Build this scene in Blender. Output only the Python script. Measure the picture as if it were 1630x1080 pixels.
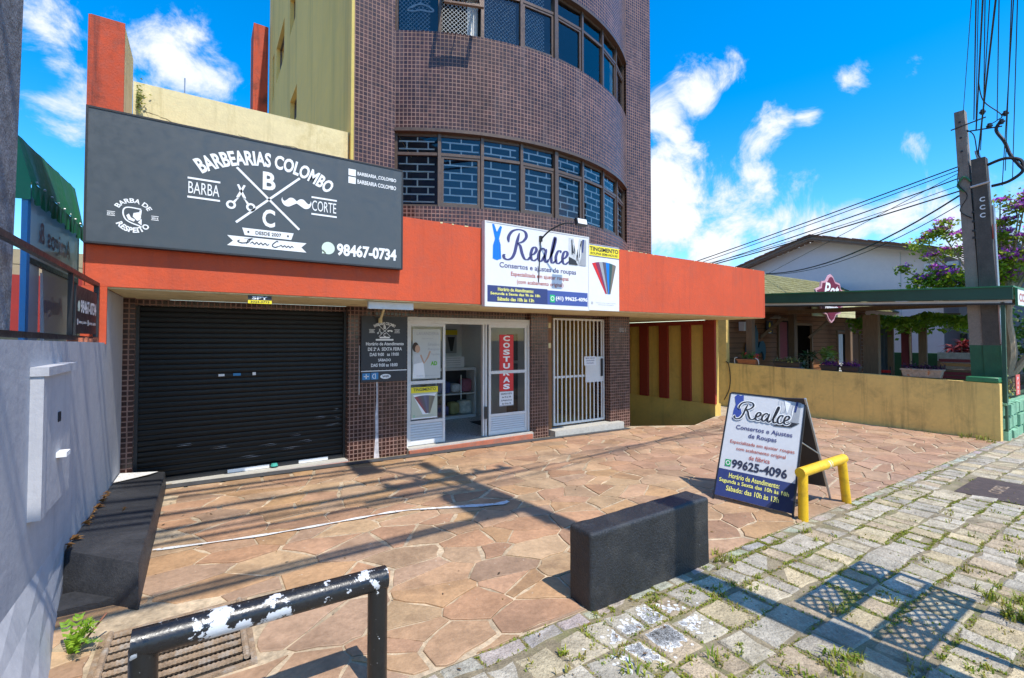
import bpy, bmesh, math, random
from mathutils import Vector, Matrix, noise as mnoise
R = math.radians
rnd = random.Random(7)
scn = bpy.context.scene
for o in list(bpy.data.objects): bpy.data.objects.remove(o)
col = scn.collection

# ------------------------------------------------------------------ camera, sky, sun, exposure
EYE = 1.8
cd = bpy.data.cameras.new('camera'); cam = bpy.data.objects.new('camera', cd); col.objects.link(cam)
cd.sensor_fit = 'HORIZONTAL'; cd.sensor_width = 36.0; cd.lens = 740 / 1630 * 36
cd.shift_y = -18.08 / 1630; cd.clip_start = .05; cd.clip_end = 3000
cam.location = (0, 0, EYE); cam.rotation_euler = (R(91.4), 0, R(-33.62)); scn.camera = cam

SUN = Vector((-.12, 1.0, -1.70)).normalized()
sd = bpy.data.lights.new('sun', 'SUN'); sd.energy = 3.4; sd.angle = R(.5); sd.color = (1, .955, .87)
so = bpy.data.objects.new('sun', sd); col.objects.link(so)
so.rotation_euler = SUN.to_track_quat('-Z', 'Y').to_euler()

def nd(nt, t, **kw):
    n = nt.nodes.new(t)
    for k, v in kw.items():
        if k == 'ins':
            for a, b in v.items(): n.inputs[a].default_value = b
        else: setattr(n, k, v)
    return n

def build_sky():
    w = bpy.data.worlds.new('World'); scn.world = w; w.use_nodes = True
    nt = w.node_tree; nt.nodes.clear(); L = nt.links.new
    out = nd(nt, 'ShaderNodeOutputWorld'); bg = nd(nt, 'ShaderNodeBackground'); bg.inputs[1].default_value = .15
    sky = nd(nt, 'ShaderNodeTexSky'); sky.sky_type = 'NISHITA'; sky.sun_disc = False
    sky.sun_elevation = R(59.3); sky.sun_rotation = R(173); sky.air_density = 1.0; sky.dust_density = .3; sky.ozone_density = 2.0
    hs = nd(nt, 'ShaderNodeHueSaturation'); hs.inputs['Saturation'].default_value = 1.52; hs.inputs['Value'].default_value = 1.2; hs.inputs['Hue'].default_value = .5
    L(sky.outputs[0], hs.inputs['Color'])
    tc = nd(nt, 'ShaderNodeTexCoord')
    sep = nd(nt, 'ShaderNodeSeparateXYZ'); L(tc.outputs['Generated'], sep.inputs[0])
    def M(op, a, b=None, c=None):
        n = nd(nt, 'ShaderNodeMath', operation=op)
        for i, v in enumerate((a, b, c)):
            if v is None: continue
            if isinstance(v, (int, float)): n.inputs[i].default_value = v
            else: L(v, n.inputs[i])
        return n.outputs[0]
    # flat cloud layer seen from below
    den = M('ADD', sep.outputs['Z'], .22)
    u = M('DIVIDE', sep.outputs['X'], den); v = M('DIVIDE', sep.outputs['Y'], den)
    cb = nd(nt, 'ShaderNodeCombineXYZ'); L(u, cb.inputs[0]); L(v, cb.inputs[1])
    n1 = nd(nt, 'ShaderNodeTexNoise', ins={'Scale': 1.1, 'Detail': 9, 'Roughness': .58, 'Distortion': .25}); L(cb.outputs[0], n1.inputs['Vector'])
    n2 = nd(nt, 'ShaderNodeTexNoise', ins={'Scale': 9, 'Detail': 10, 'Roughness': .66, 'Distortion': .45}); L(tc.outputs['Generated'], n2.inputs['Vector'])
    # single clouds: (direction, radius, weight)
    blobs = [((.719, .559, .413), .068, .90), ((.740, .506, .443), .071, .85), ((.756, .467, .459), .048, .75), ((.746, .544, .384), .052, .80), ((.794, .456, .403), .047, .62), ((.824, .417, .384), .064, .72), ((.848, .372, .378), .037, .70),
             ((.822, .449, .351), .067, .75), ((.803, .498, .328), .057, .60), ((.772, .558, .304), .134, 1.10), ((.773, .588, .237), .123, 1.10), ((.822, .511, .252), .114, 1.0), ((.842, .462, .278), .094, .8), ((.865, .417, .281), .077, .6),
             ((.822, .539, .184), .103, .95), ((.878, .436, .196), .091, .75), ((.920, .341, .194), .101, .80), ((.941, .278, .194), .091, .85), ((.954, .227, .195), .066, .85), ((.857, .306, .414), .034, .58), ((.921, .251, .299), .045, .58), ((.877, .233, .419), .032, .45),
             ((-.194, .878, .437), .075, .75), ((-.162, .928, .336), .08, .78), ((-.173, .905, .388), .05, .55), ((-.049, .903, .427), .09, .85), ((.009, .905, .426), .08, .80), ((-.080, .898, .434), .06, .7), ((-.025, .880, .474), .05, .55),
             ((.9, .42, .08), .2, 1.0), ((.97, .2, .08), .2, 1.0), ((-.5, .6, .3), .4, .8), ((.35, -.85, .15), .25, .8), ((-.8, -.2, .4), .4, .8), ((.75, -.6, .10), .25, .9), ((-.3, -.6, .75), .2, .6), ((-.6, -.6, .12), .3, .9)]
    tot = None
    for c, r, wgt in blobs:
        d = nd(nt, 'ShaderNodeVectorMath', operation='DISTANCE'); L(tc.outputs['Generated'], d.inputs[0]); d.inputs[1].default_value = Vector(c).normalized()
        mr = nd(nt, 'ShaderNodeMapRange', interpolation_type='SMOOTHSTEP', ins={'From Min': r * 1.25, 'From Max': 0, 'To Min': 0, 'To Max': wgt}); L(d.outputs['Value'], mr.inputs['Value'])
        tot = mr.outputs[0] if tot is None else M('MAXIMUM', tot, mr.outputs[0])
    nn = M('ADD', M('MULTIPLY', n1.outputs[0], .35), M('MULTIPLY', n2.outputs[0], .95))
    f = M('ADD', tot, M('MULTIPLY', M('SUBTRACT', nn, .66), 2.9))
    mask = nd(nt, 'ShaderNodeMapRange', interpolation_type='SMOOTHSTEP', ins={'From Min': .30, 'From Max': .95}); L(f, mask.inputs['Value'])
    gate = nd(nt, 'ShaderNodeMapRange', ins={'From Min': .02, 'From Max': .22}); L(tot, gate.inputs['Value'])
    mk = M('MULTIPLY', mask.outputs[0], gate.outputs[0])
    thick = nd(nt, 'ShaderNodeMapRange', ins={'From Min': .5, 'From Max': 1.5}); L(f, thick.inputs['Value'])
    cc = nd(nt, 'ShaderNodeMix', data_type='RGBA'); L(thick.outputs[0], cc.inputs[0]); cc.inputs[6].default_value = (3.3, 3.65, 4.3, 1); cc.inputs[7].default_value = (4.9, 4.95, 5.1, 1)
    mx = nd(nt, 'ShaderNodeMix', data_type='RGBA'); L(mk, mx.inputs[0]); L(hs.outputs[0], mx.inputs[6]); L(cc.outputs[2], mx.inputs[7])
    L(mx.outputs[2], bg.inputs[0]); L(bg.outputs[0], out.inputs[0])
build_sky()
scn.view_settings.view_transform = 'Standard'; scn.view_settings.look = 'None'
scn.view_settings.exposure = 0.76; scn.view_settings.gamma = 1.0; scn.view_settings.use_curve_mapping = False
scn.cycles.max_bounces = 8; scn.cycles.transparent_max_bounces = 16; scn.cycles.use_denoising = True

# ------------------------------------------------------------------ materials
MATS = {}
def mat(name, c, rough=.7, var=.12, vs=3.0, bump=0.0, bs=60.0, metal=0.0, spec=.5, dirt=None, fleck=None, streak=None, coat=0.0, stretch=None, attr=False, trans=0.0, bdist=.01):
    """painted / mineral surface: large mottling, fine mottling, optional dirt (colour, amount, scale), flecks, vertical streaks, relief"""
    if name in MATS: return MATS[name]
    m = bpy.data.materials.new(name); m.use_nodes = True; nt = m.node_tree; L = nt.links.new
    b = nt.nodes['Principled BSDF']; b.inputs['Roughness'].default_value = rough; b.inputs['Metallic'].default_value = metal
    b.inputs['Specular IOR Level'].default_value = spec; b.inputs['Coat Weight'].default_value = coat
    if trans: b.inputs['Transmission Weight'].default_value = trans
    tc = nd(nt, 'ShaderNodeTexCoord'); src = tc.outputs['Object']
    if stretch:
        mp = nd(nt, 'ShaderNodeMapping'); mp.inputs['Scale'].default_value = stretch; L(src, mp.inputs[0]); src = mp.outputs[0]
    def mix(fac, a, bb, blend='MIX'):
        n = nd(nt, 'ShaderNodeMix', data_type='RGBA', blend_type=blend)
        for i, v in ((0, fac), (6, a), (7, bb)):
            if isinstance(v, (int, float)): n.inputs[i].default_value = v
            elif isinstance(v, tuple): n.inputs[i].default_value = v if len(v) == 4 else (*v, 1)
            else: L(v, n.inputs[i])
        return n.outputs[2]
    n1 = nd(nt, 'ShaderNodeTexNoise', ins={'Scale': vs, 'Detail': 6, 'Roughness': .62}); L(src, n1.inputs['Vector'])
    mr = nd(nt, 'ShaderNodeMapRange', ins={'From Min': .28, 'From Max': .72, 'To Min': 1 - var, 'To Max': 1 + var}); L(n1.outputs[0], mr.inputs['Value'])
    if attr:
        at = nd(nt, 'ShaderNodeAttribute', attribute_name='tint'); base = at.outputs['Color']
    else:
        base = (*c, 1)
    cv = nd(nt, 'ShaderNodeVectorMath', operation='SCALE')
    if attr: L(base, cv.inputs[0])
    else: cv.inputs[0].default_value = c
    L(mr.outputs[0], cv.inputs['Scale']); cur = cv.outputs[0]
    n3 = nd(nt, 'ShaderNodeTexNoise', ins={'Scale': vs * 9, 'Detail': 4, 'Roughness': .7}); L(src, n3.inputs['Vector'])
    mr3 = nd(nt, 'ShaderNodeMapRange', ins={'From Min': .3, 'From Max': .7, 'To Min': 1 - var * .8, 'To Max': 1 + var * .8}); L(n3.outputs[0], mr3.inputs['Value'])
    cv2 = nd(nt, 'ShaderNodeVectorMath', operation='SCALE'); L(cur, cv2.inputs[0]); L(mr3.outputs[0], cv2.inputs['Scale']); cur = cv2.outputs[0]
    if dirt:
        dc, amt, dsc = dirt
        n = nd(nt, 'ShaderNodeTexNoise', ins={'Scale': dsc, 'Detail': 8, 'Roughness': .7, 'Distortion': .3}); L(src, n.inputs['Vector'])
        r = nd(nt, 'ShaderNodeMapRange', ins={'From Min': .5, 'From Max': .72, 'To Max': amt}); L(n.outputs[0], r.inputs['Value'])
        cur = mix(r.outputs[0], cur, dc)
    if streak:
        dc, amt, sc = streak
        mp = nd(nt, 'ShaderNodeMapping'); mp.inputs['Scale'].default_value = (sc, sc, sc * .06); L(tc.outputs['Object'], mp.inputs[0])
        n = nd(nt, 'ShaderNodeTexNoise', ins={'Scale': 1, 'Detail': 6, 'Roughness': .7}); L(mp.outputs[0], n.inputs['Vector'])
        r = nd(nt, 'ShaderNodeMapRange', ins={'From Min': .52, 'From Max': .75, 'To Max': amt}); L(n.outputs[0], r.inputs['Value'])
        cur = mix(r.outputs[0], cur, dc)
    if fleck:
        fc, thr, fsc = fleck
        n = nd(nt, 'ShaderNodeTexNoise', ins={'Scale': fsc, 'Detail': 5, 'Roughness': .65}); L(src, n.inputs['Vector'])
        r = nd(nt, 'ShaderNodeMapRange', ins={'From Min': thr, 'From Max': thr + .02}); L(n.outputs[0], r.inputs['Value'])
        cur = mix(r.outputs[0], cur, fc)
    L(cur, b.inputs['Base Color'])
    rr = nd(nt, 'ShaderNodeMapRange', ins={'From Min': .3, 'From Max': .7, 'To Min': max(0, rough - .12), 'To Max': min(1, rough + .12)}); L(n3.outputs[0], rr.inputs['Value']); L(rr.outputs[0], b.inputs['Roughness'])
    if bump:
        nb = nd(nt, 'ShaderNodeTexNoise', ins={'Scale': bs, 'Detail': 5, 'Roughness': .6}); L(src, nb.inputs['Vector'])
        bp = nd(nt, 'ShaderNodeBump', ins={'Strength': bump, 'Distance': bdist}); L(nb.outputs[0], bp.inputs['Height']); L(bp.outputs[0], b.inputs['Normal'])
    MATS[name] = m
    return m

def tile_mat(name, c1, c2, grout, size=.062, joint=.0085, rough=.16, hz=.45):
    m = bpy.data.materials.new(name); m.use_nodes = True; nt = m.node_tree; L = nt.links.new
    b = nt.nodes['Principled BSDF']
    uv = nd(nt, 'ShaderNodeUVMap', uv_map='uv')
    br = nd(nt, 'ShaderNodeTexBrick', offset=0.0, squash=1.0)
    br.inputs['Color1'].default_value = (*c1, 1); br.inputs['Color2'].default_value = (*c2, 1); br.inputs['Mortar'].default_value = (*grout, 1)
    br.inputs['Scale'].default_value = 1; br.inputs['Mortar Size'].default_value = joint; br.inputs['Mortar Smooth'].default_value = .1
    br.inputs['Brick Width'].default_value = size; br.inputs['Row Height'].default_value = size; br.inputs['Bias'].default_value = 0
    L(uv.outputs[0], br.inputs['Vector'])
    tc = nd(nt, 'ShaderNodeTexCoord')
    n = nd(nt, 'ShaderNodeTexNoise', ins={'Scale': 1.3, 'Detail': 6, 'Roughness': .65}); L(tc.outputs['Object'], n.inputs['Vector'])
    mr = nd(nt, 'ShaderNodeMapRange', ins={'From Min': .3, 'From Max': .7, 'To Min': .78, 'To Max': 1.25}); L(n.outputs[0], mr.inputs['Value'])
    sc = nd(nt, 'ShaderNodeVectorMath', operation='SCALE'); L(br.outputs['Color'], sc.inputs[0]); L(mr.outputs[0], sc.inputs['Scale'])
    mp = nd(nt, 'ShaderNodeMapping'); mp.inputs['Scale'].default_value = (4, 4, .35); L(tc.outputs['Object'], mp.inputs[0])
    n4 = nd(nt, 'ShaderNodeTexNoise', ins={'Scale': 1, 'Detail': 7, 'Roughness': .7}); L(mp.outputs[0], n4.inputs['Vector'])
    m4 = nd(nt, 'ShaderNodeMapRange', ins={'From Min': .54, 'From Max': .78, 'To Max': .5}); L(n4.outputs[0], m4.inputs['Value'])
    x4 = nd(nt, 'ShaderNodeMix', data_type='RGBA'); L(m4.outputs[0], x4.inputs[0]); L(sc.outputs[0], x4.inputs[6]); x4.inputs[7].default_value = (.20, .15, .14, 1)
    # a few replaced tiles
    fl = nd(nt, 'ShaderNodeVectorMath', operation='SNAP'); L(uv.outputs[0], fl.inputs[0]); fl.inputs[1].default_value = (size, size, size)
    wn = nd(nt, 'ShaderNodeTexWhiteNoise', noise_dimensions='2D'); L(fl.outputs[0], wn.inputs['Vector'])
    m5 = nd(nt, 'ShaderNodeMapRange', ins={'From Min': .0, 'From Max': 1, 'To Min': .72, 'To Max': 1.3}); L(wn.outputs['Value'], m5.inputs['Value'])
    s5 = nd(nt, 'ShaderNodeVectorMath', operation='SCALE'); L(x4.outputs[2], s5.inputs[0]); L(m5.outputs[0], s5.inputs['Scale']); L(s5.outputs[0], b.inputs['Base Color'])
    # sheets of 5 x 5 tiles sit slightly apart: a second, coarser grid of wider joints
    r = nd(nt, 'ShaderNodeMapRange', ins={'To Min': rough, 'To Max': .8}); L(br.outputs['Fac'], r.inputs['Value']); L(r.outputs[0], b.inputs['Roughness'])
    inv = nd(nt, 'ShaderNodeMath', operation='SUBTRACT'); inv.inputs[0].default_value = 1; L(br.outputs['Fac'], inv.inputs[1])
    bp = nd(nt, 'ShaderNodeBump', ins={'Strength': hz, 'Distance': .004}); L(inv.outputs[0], bp.inputs['Height']); L(bp.outputs[0], b.inputs['Normal'])
    MATS[name] = m
    return m

def glass_mat(name, tint, gloss=1.0, rough=.02, body=None, bodyfac=0.0, ior=1.5):
    """thin pane: see-through with a mirror reflection that grows at grazing angles"""
    m = bpy.data.materials.new(name); m.use_nodes = True; nt = m.node_tree; L = nt.links.new
    out = nt.nodes['Material Output']; nt.nodes.remove(nt.nodes['Principled BSDF'])
    tr = nd(nt, 'ShaderNodeBsdfTransparent'); tr.inputs[0].default_value = (*tint, 1)
    gl = nd(nt, 'ShaderNodeBsdfGlossy'); gl.inputs['Roughness'].default_value = rough; gl.inputs[0].default_value = (gloss, gloss, gloss, 1)
    fr = nd(nt, 'ShaderNodeFresnel', ins={'IOR': ior})
    mx = nd(nt, 'ShaderNodeMixShader'); L(fr.outputs[0], mx.inputs[0]); cur = tr.outputs[0]
    if body:
        df = nd(nt, 'ShaderNodeBsdfDiffuse'); df.inputs[0].default_value = (*body, 1)
        m2 = nd(nt, 'ShaderNodeMixShader'); m2.inputs[0].default_value = bodyfac; L(cur, m2.inputs[1]); L(df.outputs[0], m2.inputs[2]); cur = m2.outputs[0]
    L(cur, mx.inputs[1]); L(gl.outputs[0], mx.inputs[2]); L(mx.outputs[0], out.inputs[0])
    MATS[name] = m
    return m

def leaf_mat(name, c, sat=.25):
    m = bpy.data.materials.new(name); m.use_nodes = True; nt = m.node_tree; L = nt.links.new
    b = nt.nodes['Principled BSDF']; b.inputs['Roughness'].default_value = .55
    at = nd(nt, 'ShaderNodeAttribute', attribute_name='tint')
    L(at.outputs['Color'], b.inputs['Base Color'])
    out = nt.nodes['Material Output']
    tl = nd(nt, 'ShaderNodeBsdfTranslucent'); L(at.outputs['Color'], tl.inputs[0])
    mx = nd(nt, 'ShaderNodeMixShader'); mx.inputs[0].default_value = sat; L(b.outputs[0], mx.inputs[1]); L(tl.outputs[0], mx.inputs[2]); L(mx.outputs[0], out.inputs[0])
    MATS[name] = m
    return m

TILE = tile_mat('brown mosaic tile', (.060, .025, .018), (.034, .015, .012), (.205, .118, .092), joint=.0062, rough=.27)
TILEG = tile_mat('shaded mosaic tile', (.046, .017, .013), (.030, .011, .009), (.22, .125, .095), joint=.0075, rough=.2)  # ground-floor copy of the mosaic, darkened for the shade below the canopy
ORANGE = mat('orange wall paint', (.56, .078, .025), rough=.8, var=.10, vs=1.1, bump=.45, bs=38, dirt=((.46, .085, .04), .6, 2.6), streak=((.27, .05, .03), .42, 6), fleck=((.52, .12, .06), .70, 9))
ORANGE2 = mat('weathered orange paint', (.45, .06, .02), rough=.8, var=.15, vs=1.5, bump=.4, bs=50, dirt=((.08, .025, .015), .9, 2.2), streak=((.035, .015, .015), .9, 9))
REDFIN = mat('red fin paint', (.27, .028, .014), rough=.75, var=.08, vs=1.5, bump=.2, bs=60)
CREAM = mat('cream plaster', (.70, .60, .33), rough=.85, var=.09, vs=1.5, bump=.4, bs=40, dirt=((.44, .34, .13), .6, 2.6), streak=((.25, .19, .06), .6, 5))
YELLOW = mat('mustard plaster', (.72, .49, .12), rough=.85, var=.07, vs=1.2, bump=.3, bs=45, dirt=((.24, .18, .06), .3, 1.6), streak=((.20, .15, .05), .35, 3.5))
TOWERSIDE = mat('ochre side plaster', (.78, .49, .13), rough=.85, var=.06, vs=.5, bump=.25, bs=30, streak=((.24, .18, .06), .5, 1.6))
WALLY = mat('yellow boundary plaster', (.80, .54, .165), rough=.85, var=.08, vs=1.3, bump=.35, bs=40, dirt=((.24, .16, .06), .5, 2.0), streak=((.07, .055, .03), .55, 4.5))
GREYW = mat('pale grey rendered wall', (.45, .45, .475), rough=.85, var=.05, vs=2.2, bump=.4, bs=14, bdist=.010, dirt=((.30, .31, .35), .6, 2.2), streak=((.25, .26, .31), .5, 5), fleck=((.55, .55, .56), .73, 24))
ROUGHG = mat('rough charcoal render', (.20, .20, .22), rough=.95, var=.45, vs=7, bump=1.0, bs=28, bdist=.03)
BLACKP = mat('black masonry paint', (.030, .031, .035), rough=.5, var=.2, vs=4, bump=.5, bs=70, fleck=((.35, .35, .35), .735, 45), dirt=((.07, .07, .075), .5, 3))
BLACKB = mat('black block paint', (.019, .020, .023), rough=.5, var=.3, vs=4, bump=.9, bs=70, fleck=((.28, .27, .26), .73, 30), dirt=((.055, .052, .048), .75, 3.2))
PIPEB = mat('chipped black pipe paint', (.012, .012, .014), rough=.32, var=.2, vs=5, bump=.15, bs=60, fleck=((.58, .59, .62), .54, 6.5))
PIPEP = mat('black pipe post paint', (.010, .010, .011), rough=.38, var=.2, vs=5, bump=.15, bs=60, fleck=((.55, .55, .56), .66, 26))
PIPEY = mat('yellow pipe paint', (.78, .46, .012), rough=.42, var=.08, vs=6, bump=.2, bs=40, dirt=((.35, .18, .02), .6, 7), fleck=((.10, .06, .03), .74, 22))
SHUT = mat('black shutter enamel', (.005, .005, .0055), rough=.42, var=.4, vs=2.5, spec=.28, fleck=((.30, .30, .30), .77, 30), stretch=(1.2, 1, 2))
SIGNG = mat('dark grey sign vinyl', (.066, .076, .083), rough=.42, var=.05, vs=1.2, bump=.05, bs=4)
SIGNE = mat('sign edge black', (.02, .02, .022), rough=.5, var=.1)
WHITEP = mat('white print', (.82, .82, .81), rough=.5, var=.02)
WHITEM = mat('white painted metal', (.64, .63, .61), rough=.4, var=.05, vs=4, dirt=((.45, .40, .32), .25, 6))
WHITEPL = mat('white plaster', (.80, .79, .77), rough=.85, var=.05, vs=2, bump=.2, bs=30)
BOARDW = mat('greyish white board print', (.60, .60, .61), rough=.45, var=.04, vs=2.5)
BANNER = mat('white sign vinyl', (.72, .72, .73), rough=.45, var=.03, vs=1.5)
NAVY = mat('navy print', (.030, .045, .155), rough=.5, var=.04)
NAVY2 = mat('navy lettering', (.055, .055, .17), rough=.5, var=.04)
BLUEP = mat('blue print', (.0, .18, .70), rough=.5, var=.03)
REDTX = mat('brick red lettering', (.42, .075, .04), rough=.5, var=.03)
INKP = mat('black print', (.025, .025, .03), rough=.5, var=.05)
YELP = mat('yellow print', (.83, .68, .02), rough=.5, var=.03)
YELT = mat('pale yellow lettering', (.85, .80, .20), rough=.5, var=.03)
GREENP = mat('green print', (.02, .45, .16), rough=.5, var=.03)
LGREENP = mat('pale green print', (.62, .74, .62), rough=.5, var=.03)
REDP = mat('red print', (.62, .018, .02), rough=.5, var=.03)
SKIN = mat('skin tone print', (.50, .30, .20), rough=.5, var=.03)
GREYP = mat('grey print', (.33, .34, .36), rough=.5, var=.1, vs=8)
LGREYP = mat('light grey print', (.55, .56, .57), rough=.5, var=.1, vs=8)
BLACKM = mat('black painted steel', (.02, .02, .022), rough=.45, var=.15)
BRONZE = mat('brown anodised window frame', (.13, .085, .06), rough=.38, var=.1, metal=.35)
DARKFR = mat('dark window frame', (.035, .03, .03), rough=.4, var=.1)
ROOMD = mat('reflected blue room', (.014, .032, .095), rough=.9, var=.2, vs=1.2)  # blue of the sky mirrored in the panes is put into this colour
ROOMG = mat('dim grey room', (.05, .05, .055), rough=.9, var=.2, vs=1.0)
GRILLE = mat('pale security bars', (.90, .87, .82), rough=.5, var=.05)
NETM = mat('white safety net cord', (.70, .70, .70), rough=.8, var=.05)
CURT = mat('cream curtain', (.62, .52, .30), rough=.9, var=.06, vs=6)
CURTW = mat('white curtain', (.72, .72, .70), rough=.9, var=.06, vs=6)
GLASSB = glass_mat('blue tinted glass', (.82, .87, .94), .95, .015, ior=1.62)
GLASSC = glass_mat('clear glass', (.86, .89, .88), .95, .015)
GLASSF = glass_mat('frosted grey panel', (.5, .53, .58), .5, .25, body=(.50, .52, .58), bodyfac=.9)
MORTAR = mat('sandy mortar bed', (.45, .345, .225), rough=.95, var=.4, vs=2, bump=.8, bs=40, dirt=((.16, .125, .085), .65, 3))
FLAG = mat('sandstone flag', (.4, .25, .15), rough=.68, var=.2, vs=2.6, bump=.6, bs=34, attr=True, dirt=((.165, .10, .06), .7, 1.9), fleck=((.50, .42, .32), .69, 18), spec=.35)
SETT = mat('granite sett', (.3, .3, .3), rough=.9, var=.30, vs=8, bump=1.0, bs=38, bdist=.025, attr=True, dirt=((.22, .18, .115), .7, 5), fleck=((.16, .135, .095), .67, 34), spec=.2)
SETTBED = mat('sandy sett joint soil', (.23, .185, .115), rough=.95, var=.4, vs=8, bump=1.0, bs=60, dirt=((.15, .17, .03), .95, 1.8))
CONC = mat('weathered concrete', (.25, .21, .175), rough=.9, var=.2, vs=4, bump=.6, bs=40, streak=((.05, .045, .04), .6, 5))
CONCD = mat('dark weathered concrete', (.095, .082, .070), rough=.9, var=.3, vs=4, bump=.7, bs=40, streak=((.18, .165, .145), .4, 6))
SILL = mat('worn pale sill', (.45, .43, .38), rough=.8, var=.15, vs=6, bump=.4, bs=50, dirt=((.22, .2, .17), .5, 6))
SILLR = mat('red oxide step edge', (.42, .13, .07), rough=.85, var=.2, vs=8, bump=.5, bs=60, dirt=((.2, .16, .13), .6, 7))
KERBD = mat('dark painted kerb strip', (.055, .055, .058), rough=.75, var=.25, vs=6, bump=.6, bs=60)
ASPH = mat('asphalt', (.05, .05, .05), rough=.9, var=.2, vs=6, bump=.6, bs=80)
SOIL = mat('earth', (.10, .085, .06), rough=.95, var=.3, vs=1.5, bump=.6, bs=20)
RUST = mat('rusty ridged steel', (.27, .185, .115), rough=.75, var=.35, vs=14, bump=.6, bs=120, dirt=((.42, .40, .36), .7, 10))
PIT = mat('dark pit concrete', (.035, .03, .025), rough=.95, var=.3)
PAINTL = mat('worn white road paint', (.64, .63, .61), rough=.85, var=.18, vs=9, bump=.5, bs=60, fleck=((.36, .24, .14), .60, 22))
WOODB = mat('brown stained board', (.21, .085, .027), rough=.6, var=.22, vs=3, stretch=(.6, .6, 9), bump=.3, bs=30)
WOODP = mat('old grey brown timber', (.17, .105, .06), rough=.8, var=.25, vs=6, stretch=(8, 8, .7), bump=.4, bs=30)
WOODM = mat('maroon painted timber', (.16, .02, .03), rough=.6, var=.15)
ROOFM = mat('mossy roof tile', (.17, .155, .055), rough=.95, var=.3, vs=5, bump=.8, bs=18, dirt=((.34, .33, .20), .7, 6))
ROOFR = mat('terracotta roof tile', (.24, .085, .055), rough=.9, var=.25, vs=5, bump=.6, bs=25)
FASCIA = mat('weathered fascia board', (.27, .18, .14), rough=.85, var=.25, vs=5, stretch=(3, .5, 6))
HOUSEW = mat('pale lilac house wall', (.78, .69, .70), rough=.9, var=.04, vs=.8, bump=.1, bs=30)
HOUSEW2 = mat('white house wall', (.74, .74, .75), rough=.9, var=.04, vs=.8)
GREENB = mat('dark green paint', (.018, .075, .048), rough=.45, var=.12, vs=3)
GREENB2 = mat('mid green paint', (.028, .17, .07), rough=.5, var=.15, vs=3)
GREENC = mat('green canvas', (.010, .17, .085), rough=.6, var=.1, vs=2, bump=.2, bs=8)
GREENW = mat('pale green stone paint', (.20, .40, .25), rough=.75, var=.2, vs=4, bump=.6, bs=20, dirt=((.09, .17, .1), .5, 5))
GREENWD = mat('green painted masonry', (.035, .12, .05), rough=.75, var=.2, vs=3, bump=.4, bs=20)
BURG = mat('burgundy sign panel', (.17, .018, .045), rough=.45, var=.08)
PINKL = mat('pink sign border', (.62, .33, .38), rough=.5, var=.05)
TEAL = mat('teal painted board', (.012, .075, .105), rough=.5, var=.1)
TERRA = mat('terracotta pot', (.36, .135, .06), rough=.85, var=.15, vs=8)
PLAST = mat('black planter plastic', (.022, .022, .028), rough=.45, var=.1)
GREYCORR = mat('blue grey corrugated sheet', (.10, .14, .17), rough=.45, var=.1, metal=.2)
FRAMEBL = mat('blue painted frame', (.03, .19, .42), rough=.5, var=.1)
BARK = mat('pale bark', (.42, .31, .21), rough=.9, var=.25, vs=6, stretch=(5, 5, 1), bump=.8, bs=25)
LEAF = leaf_mat('leaf', None, .42); PETAL = leaf_mat('petal', None, .35); GRASSM = leaf_mat('grass blade', None, .3)
FLOORT = mat('pale floor tile', (.42, .42, .42), rough=.3, var=.06)
MANH = mat('brown cast iron cover', (.075, .05, .04), rough=.7, var=.3, vs=12, bump=.6, bs=60)
WIRE = mat('black cable', (.012, .012, .014), rough=.6, var=.1)
STEEL = mat('galvanised steel', (.42, .43, .44), rough=.4, var=.1, metal=.7)
CORRW = mat('wall paint fresh white', (.78, .78, .77), rough=.8, var=.06)
MESHTX = mat('clothes dark', (.05, .03, .045), rough=.9, var=.5, vs=9)

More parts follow.
